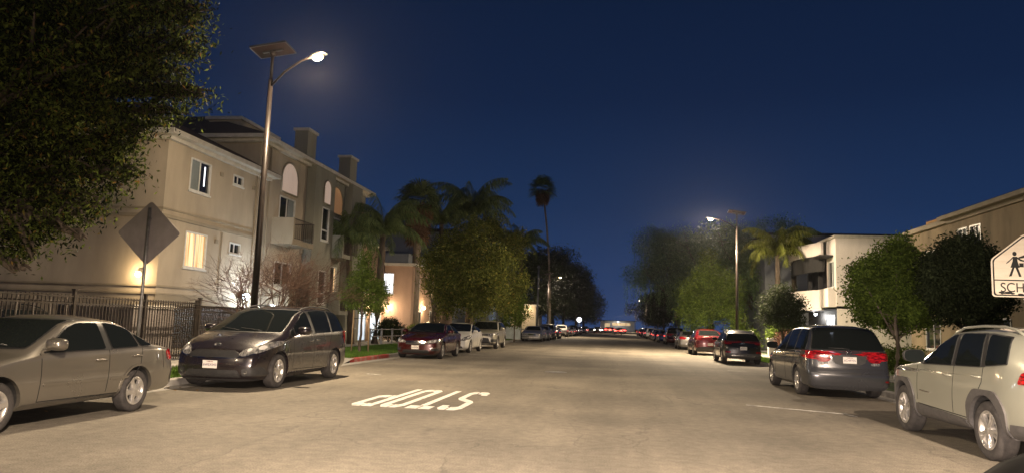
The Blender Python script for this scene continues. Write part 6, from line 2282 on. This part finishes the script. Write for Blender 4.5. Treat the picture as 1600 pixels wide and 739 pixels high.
# ------------------------------------------------------------------ street furniture
def street_lamp(label, x, y, side, lit=True, cutoff=False, power=None, group='solar street lamps', h=8.75, arm=1.75, armdy=-0.9, colour=WARM, tilt=-5):
    root = thing('street_lamp', label, 'street lamp', (x, y, 0.12), 0, group)
    b = MB()
    b.tube([(0, 0, 0), (0, 0, h * 0.55), (0, 0, h - 0.75)], [0.10, 0.082, 0.065], 14)
    b.tube([(0, 0, h - 0.75), (0, 0, h)], [0.045, 0.045], 10)
    b.build('pole', M_polebrown, root)
    b = MB()
    b.tube([(0, 0, 0), (0, 0, 0.05), (0, 0, 0.09)], [0.21, 0.20, 0.13], 16)
    b.build('base_plate', M_polebrown, root)
    b = MB()
    z0 = h - 0.95
    pts = [(0, 0, z0), (side * arm * 0.3, armdy * 0.3, z0 + 0.33), (side * arm * 0.65, armdy * 0.65, z0 + 0.52), (side * arm * 0.88, armdy * 0.88, z0 + 0.55)]
    b.tube(pts, [0.035, 0.032, 0.03, 0.028], 8)
    b.build('arm', M_polebrown, root)
    hx, hy, hz = side * arm, armdy, z0 + 0.55
    an = math.atan2(armdy, side * arm)
    Mh = Matrix.Translation((hx, hy, hz)) @ Matrix.Rotation(an, 4, 'Z')
    b = MB()
    vs_ = []
    for (xx, w, t) in ((-0.28, 0.05, 0.03), (-0.2, 0.10, 0.045), (0.05, 0.15, 0.05), (0.25, 0.13, 0.035), (0.33, 0.06, 0.015)):
        vs_ += [Mh @ Vector((xx, -w, 0)), Mh @ Vector((xx, -w * .7, t)), Mh @ Vector((xx, w * .7, t)), Mh @ Vector((xx, w, 0)), Mh @ Vector((xx, 0, -0.012))]
    fs_ = [tuple(range(5)), tuple(range(20, 25))] + [(k * 5 + j, k * 5 + (j + 1) % 5, (k + 1) * 5 + (j + 1) % 5, (k + 1) * 5 + j) for k in range(4) for j in range(5)]
    b.add(vs_, fs_)
    hd = b.build('lamp_head', M_polebrown, root)
    b = MB()
    b.ball((0, 0, 0), 0.19, 0.13, 0.10, 10)
    g = b.build('lamp_glass', M_lampface if lit else M_glassdark, hd)
    g.matrix_local = Matrix.Translation((hx, hy, hz - 0.045)) @ Matrix.Rotation(an, 4, 'Z')
    # solar panel on its bracket
    Mp = Matrix.Translation((0, 0, h + 0.12)) @ Matrix.Rotation(R(tilt), 4, 'X') @ Matrix.Rotation(R(-side * 8), 4, 'Y')
    b = MB()
    b.box(-0.52, 0.52, -0.34, 0.34, 0.0, 0.035, 0, Mp)
    pn = b.build('solar_panel', M_solar, root)
    b = MB()
    for q in ((-0.54, 0.54, -0.36, -0.335), (-0.54, 0.54, 0.335, 0.36), (-0.54, -0.515, -0.335, 0.335), (0.515, 0.54, -0.335, 0.335)):
        b.box(*q, -0.012, 0.045, 0, Mp)
    b.box(-0.3, 0.3, -0.03, 0.03, -0.05, -0.002, 0, Mp)
    b.build('panel_frame', M_panelframe, pn)
    b = MB()
    b.ball((0, 0, h + 0.02), 0.09, 0.09, 0.08, 8)
    b.build('bracket', M_polebrown, root)
    if lit:
        L_ = bpy.data.lights.new('street_lamp_light', 'POINT')
        L_.energy = (power or P_STREET) * (0.01 if cutoff else 0.32)
        L_.color = colour
        L_.shadow_soft_size = 0.14
        lo = bpy.data.objects.new('street_lamp_light', L_)
        C.objects.link(lo)
        lo.parent = root
        lo.location = (hx, hy, hz - 0.22)
        for size_, blend_, k_ in ((162 if cutoff else 150, 0.4 if cutoff else 0.6, DOWN * (1.5 if cutoff else 1.0)), (178, 0.12, 0.0 if cutoff else 0.9)):
            if k_ == 0:
                continue
            S_l = bpy.data.lights.new('street_lamp_beam', 'SPOT')
            S_l.energy = (power or P_STREET) * k_
            S_l.color = colour
            S_l.spot_size = R(size_)
            S_l.spot_blend = blend_
            S_l.shadow_soft_size = 0.14
            so = bpy.data.objects.new('street_lamp_beam', S_l)
            C.objects.link(so)
            so.parent = root
            so.location = (hx, hy, hz - 0.22)
    return root


street_lamp('tall solar street lamp glowing beside the dark minivan', -9.8, 18.85, 1, power=P_STREET)
street_lamp('glowing solar street lamp on the right beside the bright green tree', 7.5, 47.4, -1, power=P_STREET * 3.0, armdy=-1.0)
street_lamp('glowing solar street lamp far down the left kerb below the tall thin palm', -9.8, 106, 1, power=P_STREET_FAR)
street_lamp('small glowing street lamp far down the right kerb', 7.5, 186, -1, power=P_STREET_FAR)
street_lamp('farthest glowing street lamp before the shop', 7.5, 285, -1, power=P_STREET_FAR)
# the lamp on this side of the camera that lights the near road
street_lamp('solar street lamp behind the camera on the right kerb', 7.4, -3, -1, power=P_STREET * 5.4, arm=2.6, colour=(1.0, 0.78, 0.58), cutoff=True)
street_lamp('solar street lamp behind the camera on the left kerb', -9.8, -5.5, 1, power=P_STREET * 0.75, cutoff=True)
up = thing('lamp_post', 'plain pale unlit post standing left of the far lit lamp', 'post', (-9.8, 92, 0.12))
MB().tube([(0, 0, 0), (0, 0, 8.6)], [0.14, 0.1], 10).build('pole', M_steel, up)
MB().tube([(0, 0, 8.6), (0, 0, 8.9)], [0.22, 0.12], 10).build('cap', M_steel, up)

# the camera car's own headlamps
for i, x in enumerate((-0.35, 1.0)):
    L_ = bpy.data.lights.new('headlamp_light', 'SPOT')
    L_.energy = P_HEAD
    L_.color = (1.0, 0.80, 0.66)
    L_.spot_size = R(120)
    L_.spot_blend = 1.0
    L_.shadow_soft_size = 0.05
    lo = bpy.data.objects.new('headlamp_light', L_)
    C.objects.link(lo)
    lo.location = (x, 1.7, 0.68)
    lo.rotation_euler = (R(88), 0, R(-2))
    lo.scale = (1.0, 0.27, 1.0)

# diamond warning sign seen from the back
ds = thing('warning_sign', 'back of a diamond shaped traffic sign on a steel pole above the fence', 'traffic sign', (-9.25, 13.25, 0.12))
s = 0.915 / math.sqrt(2) * 1.0
b = MB()
rr = 0.06
corner = rounded([(s, 0), (0, s), (-s, 0), (0, -s)], 0.07)
b.prism(corner, -0.0015, 0.0015, 'y')
bd = b.build('sign_panel', M_alu, ds)
bd.location = (0, 0.045, 2.92)
b = MB()
b.prism(rounded([(s * .985, 0), (0, s * .985), (-s * .985, 0), (0, -s * .985)], 0.07), 0.002, 0.003, 'y')
fb_ = b.build('sign_face', pm('yellow_sign_face', (0.75, 0.48, 0.03), 0.4), ds)
fb_.location = (0, 0.045, 2.92)
MB().tube([(0, 0, 0), (0, 0, 2.0), (0.0, 0, 3.42)], 0.031, 8).build('pole', M_steel, ds)
b = MB()
for z in (2.6, 3.2):
    b.box(-0.035, 0.035, 0.02, 0.043, z - 0.02, z + 0.02)
b.build('clamp', M_steel, ds)
ds.rotation_euler = (0, 0, R(6))

# school crossing sign
ss = thing('school_sign', 'pentagonal SCHOOL crossing sign with two walking figures at the right edge', 'traffic sign', (7.10, 13.95, 0.12))
pent = [(-0.56, 0), (0.56, 0), (0.56, 0.66), (0, 1.12), (-0.56, 0.66)]
b = MB()
b.prism(rounded(pent, 0.06), -0.002, 0.002, 'y')
sp_ = b.build('sign_panel', M_signface, ss)
sp_.location = (0, -0.045, 2.13)
def ringpoly(p, d0, d1, rad=0.05):
    c = Vector((0, 0.46))
    def inset(d):
        return [((Vector(q) - c) * (1 - d / 0.56) + c)[:] for q in p]
    return rounded(inset(d0), rad), rounded(inset(d1), rad)
a_, c_ = ringpoly(pent, 0.025, 0.05)
b = MB()
k = len(a_)
b.add([(p[0], -0.0035, p[1]) for p in a_] + [(p[0], -0.0035, p[1]) for p in c_], [(i, (i + 1) % k, k + (i + 1) % k, k + i) for i in range(k)])
b.box(-0.52, 0.52, -0.0045, -0.003, 0.285, 0.305)
b.build('sign_border', M_black, sp_)
def figure(b, cx, z0, hgt, skirt, flip=1):
    """walking figure of the crossing sign, one flat shape"""
    def P(pts, mi=0):
        b.prism([(cx + flip * x * hgt, z0 + z * hgt) for x, z in pts], -0.0055, -0.003, 'y')
    b.prism([(cx + flip * 0.0 * hgt + 0.078 * hgt * math.cos(t), z0 + 0.915 * hgt + 0.088 * hgt * math.sin(t)) for t in np.linspace(0, 2 * math.pi, 14, endpoint=False)], -0.0055, -0.003, 'y')
    if skirt:
        P([(-0.07, 0.80), (0.09, 0.80), (0.10, 0.62), (0.17, 0.36), (-0.17, 0.36), (-0.08, 0.62)])
    else:
        P([(-0.10, 0.80), (0.10, 0.80), (0.10, 0.45), (-0.09, 0.45)])
    P([(-0.10, 0.37), (-0.02, 0.37), (-0.14, 0.02), (-0.24, 0.0), (-0.22, 0.05)])
    P([(0.01, 0.37), (0.10, 0.37), (0.16, 0.2), (0.22, 0.0), (0.13, 0.0), (0.08, 0.18)])
    P([(-0.06, 0.80), (-0.09, 0.71), (-0.22, 0.58), (-0.33, 0.50), (-0.30, 0.56), (-0.18, 0.67)])
    P([(0.07, 0.80), (0.09, 0.72), (0.20, 0.63), (0.36, 0.60), (0.35, 0.65), (0.22, 0.70)])
b = MB()
figure(b, -0.17, 0.36, 0.44, True)
figure(b, 0.09, 0.34, 0.56, False, -1)
b.box(-0.10, -0.03, -0.0052, -0.003, 0.53, 0.60)
b.build('walking_figures', M_black, sp_)
t = text_mesh('SCHOOL', 0.235, M_black, 'sign_lettering', 0.0015)
o = link('sign_lettering', t, sp_, (0, -0.005, 0.16), (R(90), 0, 0))
o.scale = (0.90, 1.0, 1.0)
b = MB()
rg = random.Random(3)
for _ in range(26):
    x, z, w, h_ = rg.uniform(-0.44, 0.44), rg.uniform(0.035, 0.085), rg.uniform(0.02, 0.07), rg.uniform(0.008, 0.022)
    b.prism([(x + w * math.cos(t), z + h_ * math.sin(t)) for t in np.linspace(0, 6.28, 8, endpoint=False)], -0.0052 - rg.uniform(0, .0006), -0.003, 'y')
b.build('scuffed_paint', M_black, sp_)
MB().tube([(0, 0, 0), (0, 0, 3.15)], 0.030, 8).build('pole', M_steel, ss)
b = MB()
for z in (2.35, 2.95):
    b.box(-0.035, 0.035, -0.043, -0.02, z - 0.02, z + 0.02)
b.build('clamp', M_steel, ss)

# iron fence on the left
fe = thing('iron_fence', 'black iron picket fence along the left pavement', 'fence', (-12.45, 5, 0.1))
b = MB()
y = 0.0
while y < 15.6:
    b.box(-0.011, 0.011, y - 0.011, y + 0.011, 0.08, 1.72)
    y += 0.115
b.build('pickets', M_iron, fe)
b = MB()
for z in (0.16, 1.52, 1.68):
    b.box(-0.018, 0.018, -0.05, 15.6, z - 0.018, z + 0.018)
b.build('rails', M_iron, fe)
for k in range(7):
    b = MB()
    b.box(-0.035, 0.035, k * 2.6 - 0.035, k * 2.6 + 0.035, 0, 1.82)
    b.box(-0.05, 0.05, k * 2.6 - 0.05, k * 2.6 + 0.05, 1.82, 1.86)
    b.build('post', M_iron, fe)
# gate fence that returns towards the building, in front of the corner
fg = thing('iron_gate', 'wide iron driveway gate with close bars before the garage', 'gate', (-13.0, 21.4, 0.1))
b = MB()
y = 0.0
while y < 6.0:
    b.box(-0.012, 0.012, y - 0.012, y + 0.012, 0.06, 1.62)
    y += 0.10
b.build('bars', M_iron, fg)
b = MB()
for z in (0.1, 1.45, 1.62):
    b.box(-0.02, 0.02, -0.03, 6.02, z - 0.02, z + 0.02)
b.box(-0.04, 0.04, -0.10, -0.02, 0, 1.8)
b.box(-0.04, 0.04, 6.02, 6.10, 0, 1.8)
b.build('gate_frame', M_iron, fg)
# handrail by the ramp, behind the fence
hr = thing('handrail', 'looped metal handrail behind the fence at the left edge', 'handrail', (-14.2, 16, 0.1))
q0, q1 = at(-20, 455, 15.4), at(112, 462, 16.6)
q0, q1 = Vector((q0.x, 15.4, q0.z)), Vector((q1.x, 16.6, q1.z))
b = MB()
o3 = Vector(hr.location)
b.tube([q0 - o3, q1 - o3, q1 - o3 + Vector((0.12, 0.02, -0.06)), q1 - o3 + Vector((0.14, 0.02, -0.25))], 0.026, 8)
b.tube([q0 - o3 - Vector((0, 0, 0.14)), q1 - o3 - Vector((-0.05, 0, 0.14))], 0.02, 8)
b.build('rail', M_iron, hr)
for k in range(5):
    p = q0.lerp(q1, 0.15 + 0.2 * k) - o3
    MB().tube([p, (p.x, p.y, -0.05)], 0.024, 7).build('post', M_iron, hr)
# grey enclosure behind the fence
q0, q1 = at(88, 470, 18.2), at(206, 480, 18.2)
ut = thing('grey_container', 'grey metal storage container with a pale top edge behind the fence', 'container', ((q0.x + q1.x) / 2, 19.2, 0.1))
w_ = (q1.x - q0.x) / 2
b = MB()
b.box(-w_, w_, -0.95, 0.95, 0, q0.z - 0.20)
M_cont = noisy('container_grey', (0.17, 0.15, 0.14), (0.24, 0.215, 0.20), scale=2, rough=0.7, c3=(0.10, 0.08, 0.07), scale3=3, f3=0.5)
b.build('shell', M_cont, ut, bevel=0.01)
b = MB()
b.box(-w_ - 0.04, w_ + 0.04, -1.0, 1.0, q0.z - 0.2, q0.z - 0.12)
b.build('top_edge', M_trim, ut)
b = MB()
k = -w_ + 0.1
while k < w_ - 0.05:
    b.box(k, k + 0.05, -0.975, -0.951, 0.08, q0.z - 0.3)
    k += 0.22
b.build('ribs', M_cont, ut)

# pale low rail fence by the garages
wf = thing('rail_fence', 'low pale rail fence in front of the garage doors', 'fence', (-13.2, 38.5, 0.12))
for k in range(6):
    b = MB()
    b.box(-0.05, 0.05, k * 2.0 - 0.03, k * 2.0 + 0.03, 0, 0.9)
    b.build('post', M_steel, wf)
b = MB()
for z in (0.45, 0.84):
    b.box(-0.02, 0.02, 0.05, 9.95, z - 0.022, z + 0.022)
b.build('rails', M_steel, wf)

# cabinet, gate posts, bins
q = at(802, 518, 66)
cb = thing('utility_cabinet', 'pale blue green utility cabinet on the verge beyond the driveway', 'cabinet', (q.x, 66, 0.12))
b = MB()
b.box(-0.65, 0.65, -0.3, 0.3, 0.06, 1.15)
b.build('shell', M_box, cb, bevel=0.02)
b = MB()
b.box(-0.68, 0.68, -0.33, 0.33, 1.15, 1.2)
b.box(-0.7, 0.7, -0.36, 0.36, 0, 0.06)
b.build('lid', M_conc, cb)
b = MB()
b.box(-0.004, 0.004, -0.306, -0.3, 0.1, 1.1)
b.build('door_seam', M_gap, cb)
for k, (xx, yy, lab) in enumerate(((9.2, 45.5, 'left white square gate post beside the plum shrub'), (9.75, 44.6, 'right white square gate post, nearer the grey minivan'))):
    gp = thing('gate_post', lab, 'gate post', (xx, yy, 0.12), 0, 'white gate posts')
    b = MB()
    b.box(-0.22, 0.22, -0.22, 0.22, 0, 1.0)
    b.build('shaft', M_whitep, gp, bevel=0.01)
    b = MB()
    b.box(-0.26, 0.26, -0.26, 0.26, 1.0, 1.07)
    b.build('cap', M_whitep, gp)
q = at(1205, 532, 33)
bn = thing('wheeled_bin', 'black wheeled rubbish bin just ahead of the grey minivan', 'bin', (8.6, 33.5, 0.125))
b = MB()
v = [(-0.24, -0.28, 0.08), (0.24, -0.28, 0.08), (0.24, 0.24, 0.08), (-0.24, 0.24, 0.08), (-0.29, -0.34, 0.95), (0.29, -0.34, 0.95), (0.29, 0.32, 0.95), (-0.29, 0.32, 0.95)]
b.add(v, [(0, 3, 2, 1), (4, 5, 6, 7), (0, 1, 5, 4), (1, 2, 6, 5), (2, 3, 7, 6), (3, 0, 4, 7)])
b.build('tub', M_plastic, bn, bevel=0.02)
b = MB()
b.prism([(-0.38, 0.95), (-0.37, 1.0), (0.0, 1.06), (0.36, 1.02), (0.38, 0.95)], -0.31, 0.31, 'x')
b.build('lid', M_plastic, bn)
for s in (-1, 1):
    MB().lathe([(0.001, -0.03), (0.10, -0.03), (0.10, 0.03), (0.001, 0.03)], 14, Matrix.Translation((s * 0.27, 0.26, 0.10)) @ Matrix.Rotation(R(90), 4, 'Y')).build('wheel', M_tyre, bn)
# round glowing globe far left, small far pole
q = at(905, 499, 150)
gl = thing('globe_lamp', 'round white glowing lamp low over the far left kerb', 'lamp', (q.x, 150, 0.0))
MB().tube([(0, 0, 0), (0, 0, q.z - 0.45)], 0.08, 8).build('pole', M_steel, gl)
MB().ball((0, 0, q.z), 0.5, n=10).build('globe', emat('globe_glow', (0.95, 0.98, 1.0), 3.0), gl)
# wing mirror of the camera car, bottom right corner
q = at(1690, 786, 0.95)
wm = thing('car_mirror', 'black wing mirror housing of the camera car in the bottom right corner', 'mirror', q, R(0))
b = MB()
n = 20
rows_ = []
for k, (yy, s_) in enumerate(((-0.06, 0.9), (-0.05, 1.0), (0.0, 0.98), (0.05, 0.8), (0.075, 0.5), (0.085, 0.15))):
    rows_.append([(0.125 * s_ * math.copysign(abs(math.cos(t)) ** .7, math.cos(t)), yy, 0.07 * s_ * math.copysign(abs(math.sin(t)) ** .7, math.sin(t))) for t in [2 * math.pi * j / n for j in range(n)]])
vs_ = [p for r_ in rows_ for p in r_]
b.add(vs_, [(k * n + j, k * n + (j + 1) % n, (k + 1) * n + (j + 1) % n, (k + 1) * n + j) for k in range(5) for j in range(n)] + [tuple(range(5 * n, 6 * n)), tuple(range(n))[::-1]], 0, True)
hb = b.build('housing', pm('mirror_black', (0.004, 0.004, 0.004), rough=0.7, spec=0.1), wm)
hb.rotation_euler = (0, R(-22), 0)
b = MB()
b.tube([(0.1, 0, -0.02), (0.25, 0.02, -0.08)], [0.03, 0.04], 8)
b.build('mirror_foot', M_plastic, wm)

# ------------------------------------------------------------------ cars in place
for k in SP:
    make_car_proto(k, SP[k], BASEPAINT[k])
PI = math.pi


def L_of(kind):
    return SP[kind]['L'], SP[kind]['W'], SP[kind]['fa'], SP[kind]['ra']


def left_car(kind, front_wheel_y, label, paint_=None, side_x=-6.98, **k):
    """faces the camera; front_wheel_y is the street distance of its front axle"""
    L_, W_, fa, ra = L_of(kind)
    return place_car(kind, side_x - W_ / 2, front_wheel_y - fa + L_ / 2, PI, label, paint_, 'cars parked along the left kerb', **k)


def right_car(kind, rear_wheel_y, label, paint_=None, side_x=4.6, **k):
    """faces away; rear_wheel_y is the street distance of its rear axle"""
    L_, W_, fa, ra = L_of(kind)
    return place_car(kind, side_x + W_ / 2, rear_wheel_y - (L_ - ra) + L_ / 2, 0, label, paint_, 'cars parked along the right kerb', **k)


left_car('small_sedan', 10.26 - 2.535, 'champagne compact sedan cut off at the left edge, behind the dark minivan', side_x=-7.10)
left_car('minivan_front', 14.66, 'dark grey minivan with roof rails under the tall street lamp', side_x=-6.93)
left_car('large_sedan', 29.5, 'dark red sedan with a chrome grille bar', side_x=-6.95)
left_car('hatchback_hybrid', 36.3, 'cream white hatchback directly behind the dark red sedan', side_x=-7.15)
left_car('suv_front', 43.6, 'beige silver suv at the end of the first left row', side_x=-6.95)
left_car('flat_sedan', 68.6, 'old silver sedan with a flat bonnet beyond the driveway', side_x=-6.75)
left_car('hatchback_hybrid', 75.2, 'silver hatchback tucked behind the old flat sedan', P_silver, side_x=-6.7)
left_car('suv_front', 81.5, 'pale suv with roof rails behind the silver hatchback', P_beige, side_x=-6.7)
left_car('large_sedan', 88.5, 'black sedan in front of the far white suv', P_black, side_x=-6.7)
far_left = [('compact_suv', P_white, 'white suv far down the left row'), ('hatchback_hybrid', P_grey, 'grey hatchback behind the far white suv'), ('large_sedan', P_silver, 'silver sedan far down the left row'), ('small_sedan', P_black, 'black compact sedan far down the left row'),
            ('minivan_front', P_black, 'black minivan far down the left row'), ('crossover_rear', P_grey, 'blue grey crossover far down the left row'), ('suv_front', P_dkgrey, 'dark grey suv far down the left row'), ('large_sedan', P_mid, 'mid grey sedan near the end of the left row'), ('small_sedan', P_white, 'small white sedan near the end of the left row'), ('suv_front', P_black, 'black suv, last of the left row')]
y = 103
for k, (kd, pt_, lab) in enumerate(far_left):
    left_car(kd, y, lab, pt_, side_x=-6.7 + 0.1 * (k % 3), simple=True)
    y += 6.6 + (k % 3) * 0.8 + (14 if k == 6 else 0)

right_car('compact_suv', 10.15, 'sage silver suv with black arches at the right edge', side_x=4.62)
right_car('minivan_rear', 19.38, 'blue grey minivan seen from behind with large red lamps', side_x=4.48)
right_car('crossover_rear', 36.2, 'black crossover with a silver rear skid plate', side_x=4.98)
right_car('electric_suv', 47.0, 'bright red hatchback with a sloping tail ahead of the black crossover', side_x=4.75)
right_car('large_sedan', 58.8, 'dark bronze sedan between the two red cars', P_mid, side_x=4.8)
right_car('minivan_rear', 76.5, 'deep red minivan with lit tail lamps', P_dred, side_x=5.0)
right_car('large_sedan', 86.0, 'dark blue sedan ahead of the deep red minivan', P_blue, side_x=4.8)
far_right = [('small_sedan', P_blue, 'blue compact sedan far down the right row'), ('crossover_rear', P_silver, 'silver crossover far down the right row'), ('hatchback_hybrid', P_black, 'black hatchback far down the right row'), ('suv_front', P_white, 'white suv far down the right row'),
             ('large_sedan', P_dkgrey, 'dark grey sedan far down the right row'), ('minivan_rear', P_silver, 'silver minivan far down the right row'), ('small_sedan', P_dred, 'red compact sedan far down the right row'), ('crossover_rear', P_black, 'black crossover near the end of the right row'), ('suv_front', P_mid, 'mid grey suv near the end of the right row'), ('large_sedan', P_white, 'white sedan, last of the right row')]
y = 94
for k, (kd, pt_, lab) in enumerate(far_right):
    right_car(kd, y, lab, pt_, side_x=4.7 + 0.1 * (k % 3), simple=True)
    y += 6.8 + (k % 4) * 0.9


def drive_car(kind, x, y, rz, label, paint_, slots):
    o = place_car(kind, x, y, rz, label, paint_, 'cars driving at the far end', simple=True, name='moving_car')
    for sl in o.material_slots:
        if sl.material and sl.material.name in slots:
            nm = slots[sl.material.name]
            sl.link = 'OBJECT'
            sl.material = nm
    return o


drive_car('large_sedan', 0.6, 176, 0, 'moving sedan in the right lane with its brake lamps lit', P_mid, {'red_lens': M_brake})
drive_car('suv_front', 1.2, 205, 0, 'moving suv with lit brake lamps ahead of the braking sedan', P_white, {'red_lens': M_brake})
drive_car('minivan_rear', -2.2, 215, 0, 'moving minivan near the road centre with glaring red lamps', P_silver, {'red_lens': M_brake})
drive_car('large_sedan', 2.0, 232, 0, 'moving sedan braking behind the farthest sedan', P_white, {'red_lens': M_brake})
drive_car('suv_front', -1.2, 240, 0, 'moving pale suv with red lamps left of the road centre', P_silver, {'red_lens': M_brake})
drive_car('minivan_rear', -5.2, 228, 0, 'moving minivan with red lamps nearest the far left row', P_grey, {'red_lens': M_brake})
drive_car('small_sedan', 2.6, 250, 0, 'farthest moving sedan before the glowing shop', P_black, {'red_lens': M_brake})
drive_car('compact_suv', -4.6, 190, PI, 'oncoming suv with its headlamps on', P_dkgrey, {'headlamp_lens': M_beam})
drive_car('large_sedan', -3.9, 262, PI, 'far oncoming sedan with glaring headlamps', P_black, {'headlamp_lens': M_beam})
# a dark car in the yard behind the fence and a pale one in the driveway
q = at(-5, 490, 17.0)
place_car('crossover_rear', q.x - 1.0, 17.6, R(80), 'black car parked in the yard behind the iron fence', P_black, name='parked_car')
place_car('hatchback_hybrid', -11.6, 46.5, R(215), 'pale hatchback standing on the driveway behind the dark red sedan', P_silver, name='parked_car', simple=True)

# ------------------------------------------------------------------ thin scattering volume added to give the lamps lens-like halos
hz_m = bpy.data.materials.new('halo_haze')
hz_m.use_nodes = True
ht = hz_m.node_tree
ht.nodes.remove(ht.nodes['Principled BSDF'])
pv = ht.nodes.new('ShaderNodeVolumePrincipled')
pv.inputs['Color'].default_value = (0.9, 0.92, 1.0, 1)
pv.inputs['Density'].default_value = 0.00016
pv.inputs['Anisotropy'].default_value = 0.84
ht.links.new(pv.outputs[0], ht.nodes['Material Output'].inputs['Volume'])
hb_ = MB().box(-125, 125, -60, 380, -1.1, 32).build('halo_haze', hz_m)
hb_['kind'] = 'stuff'
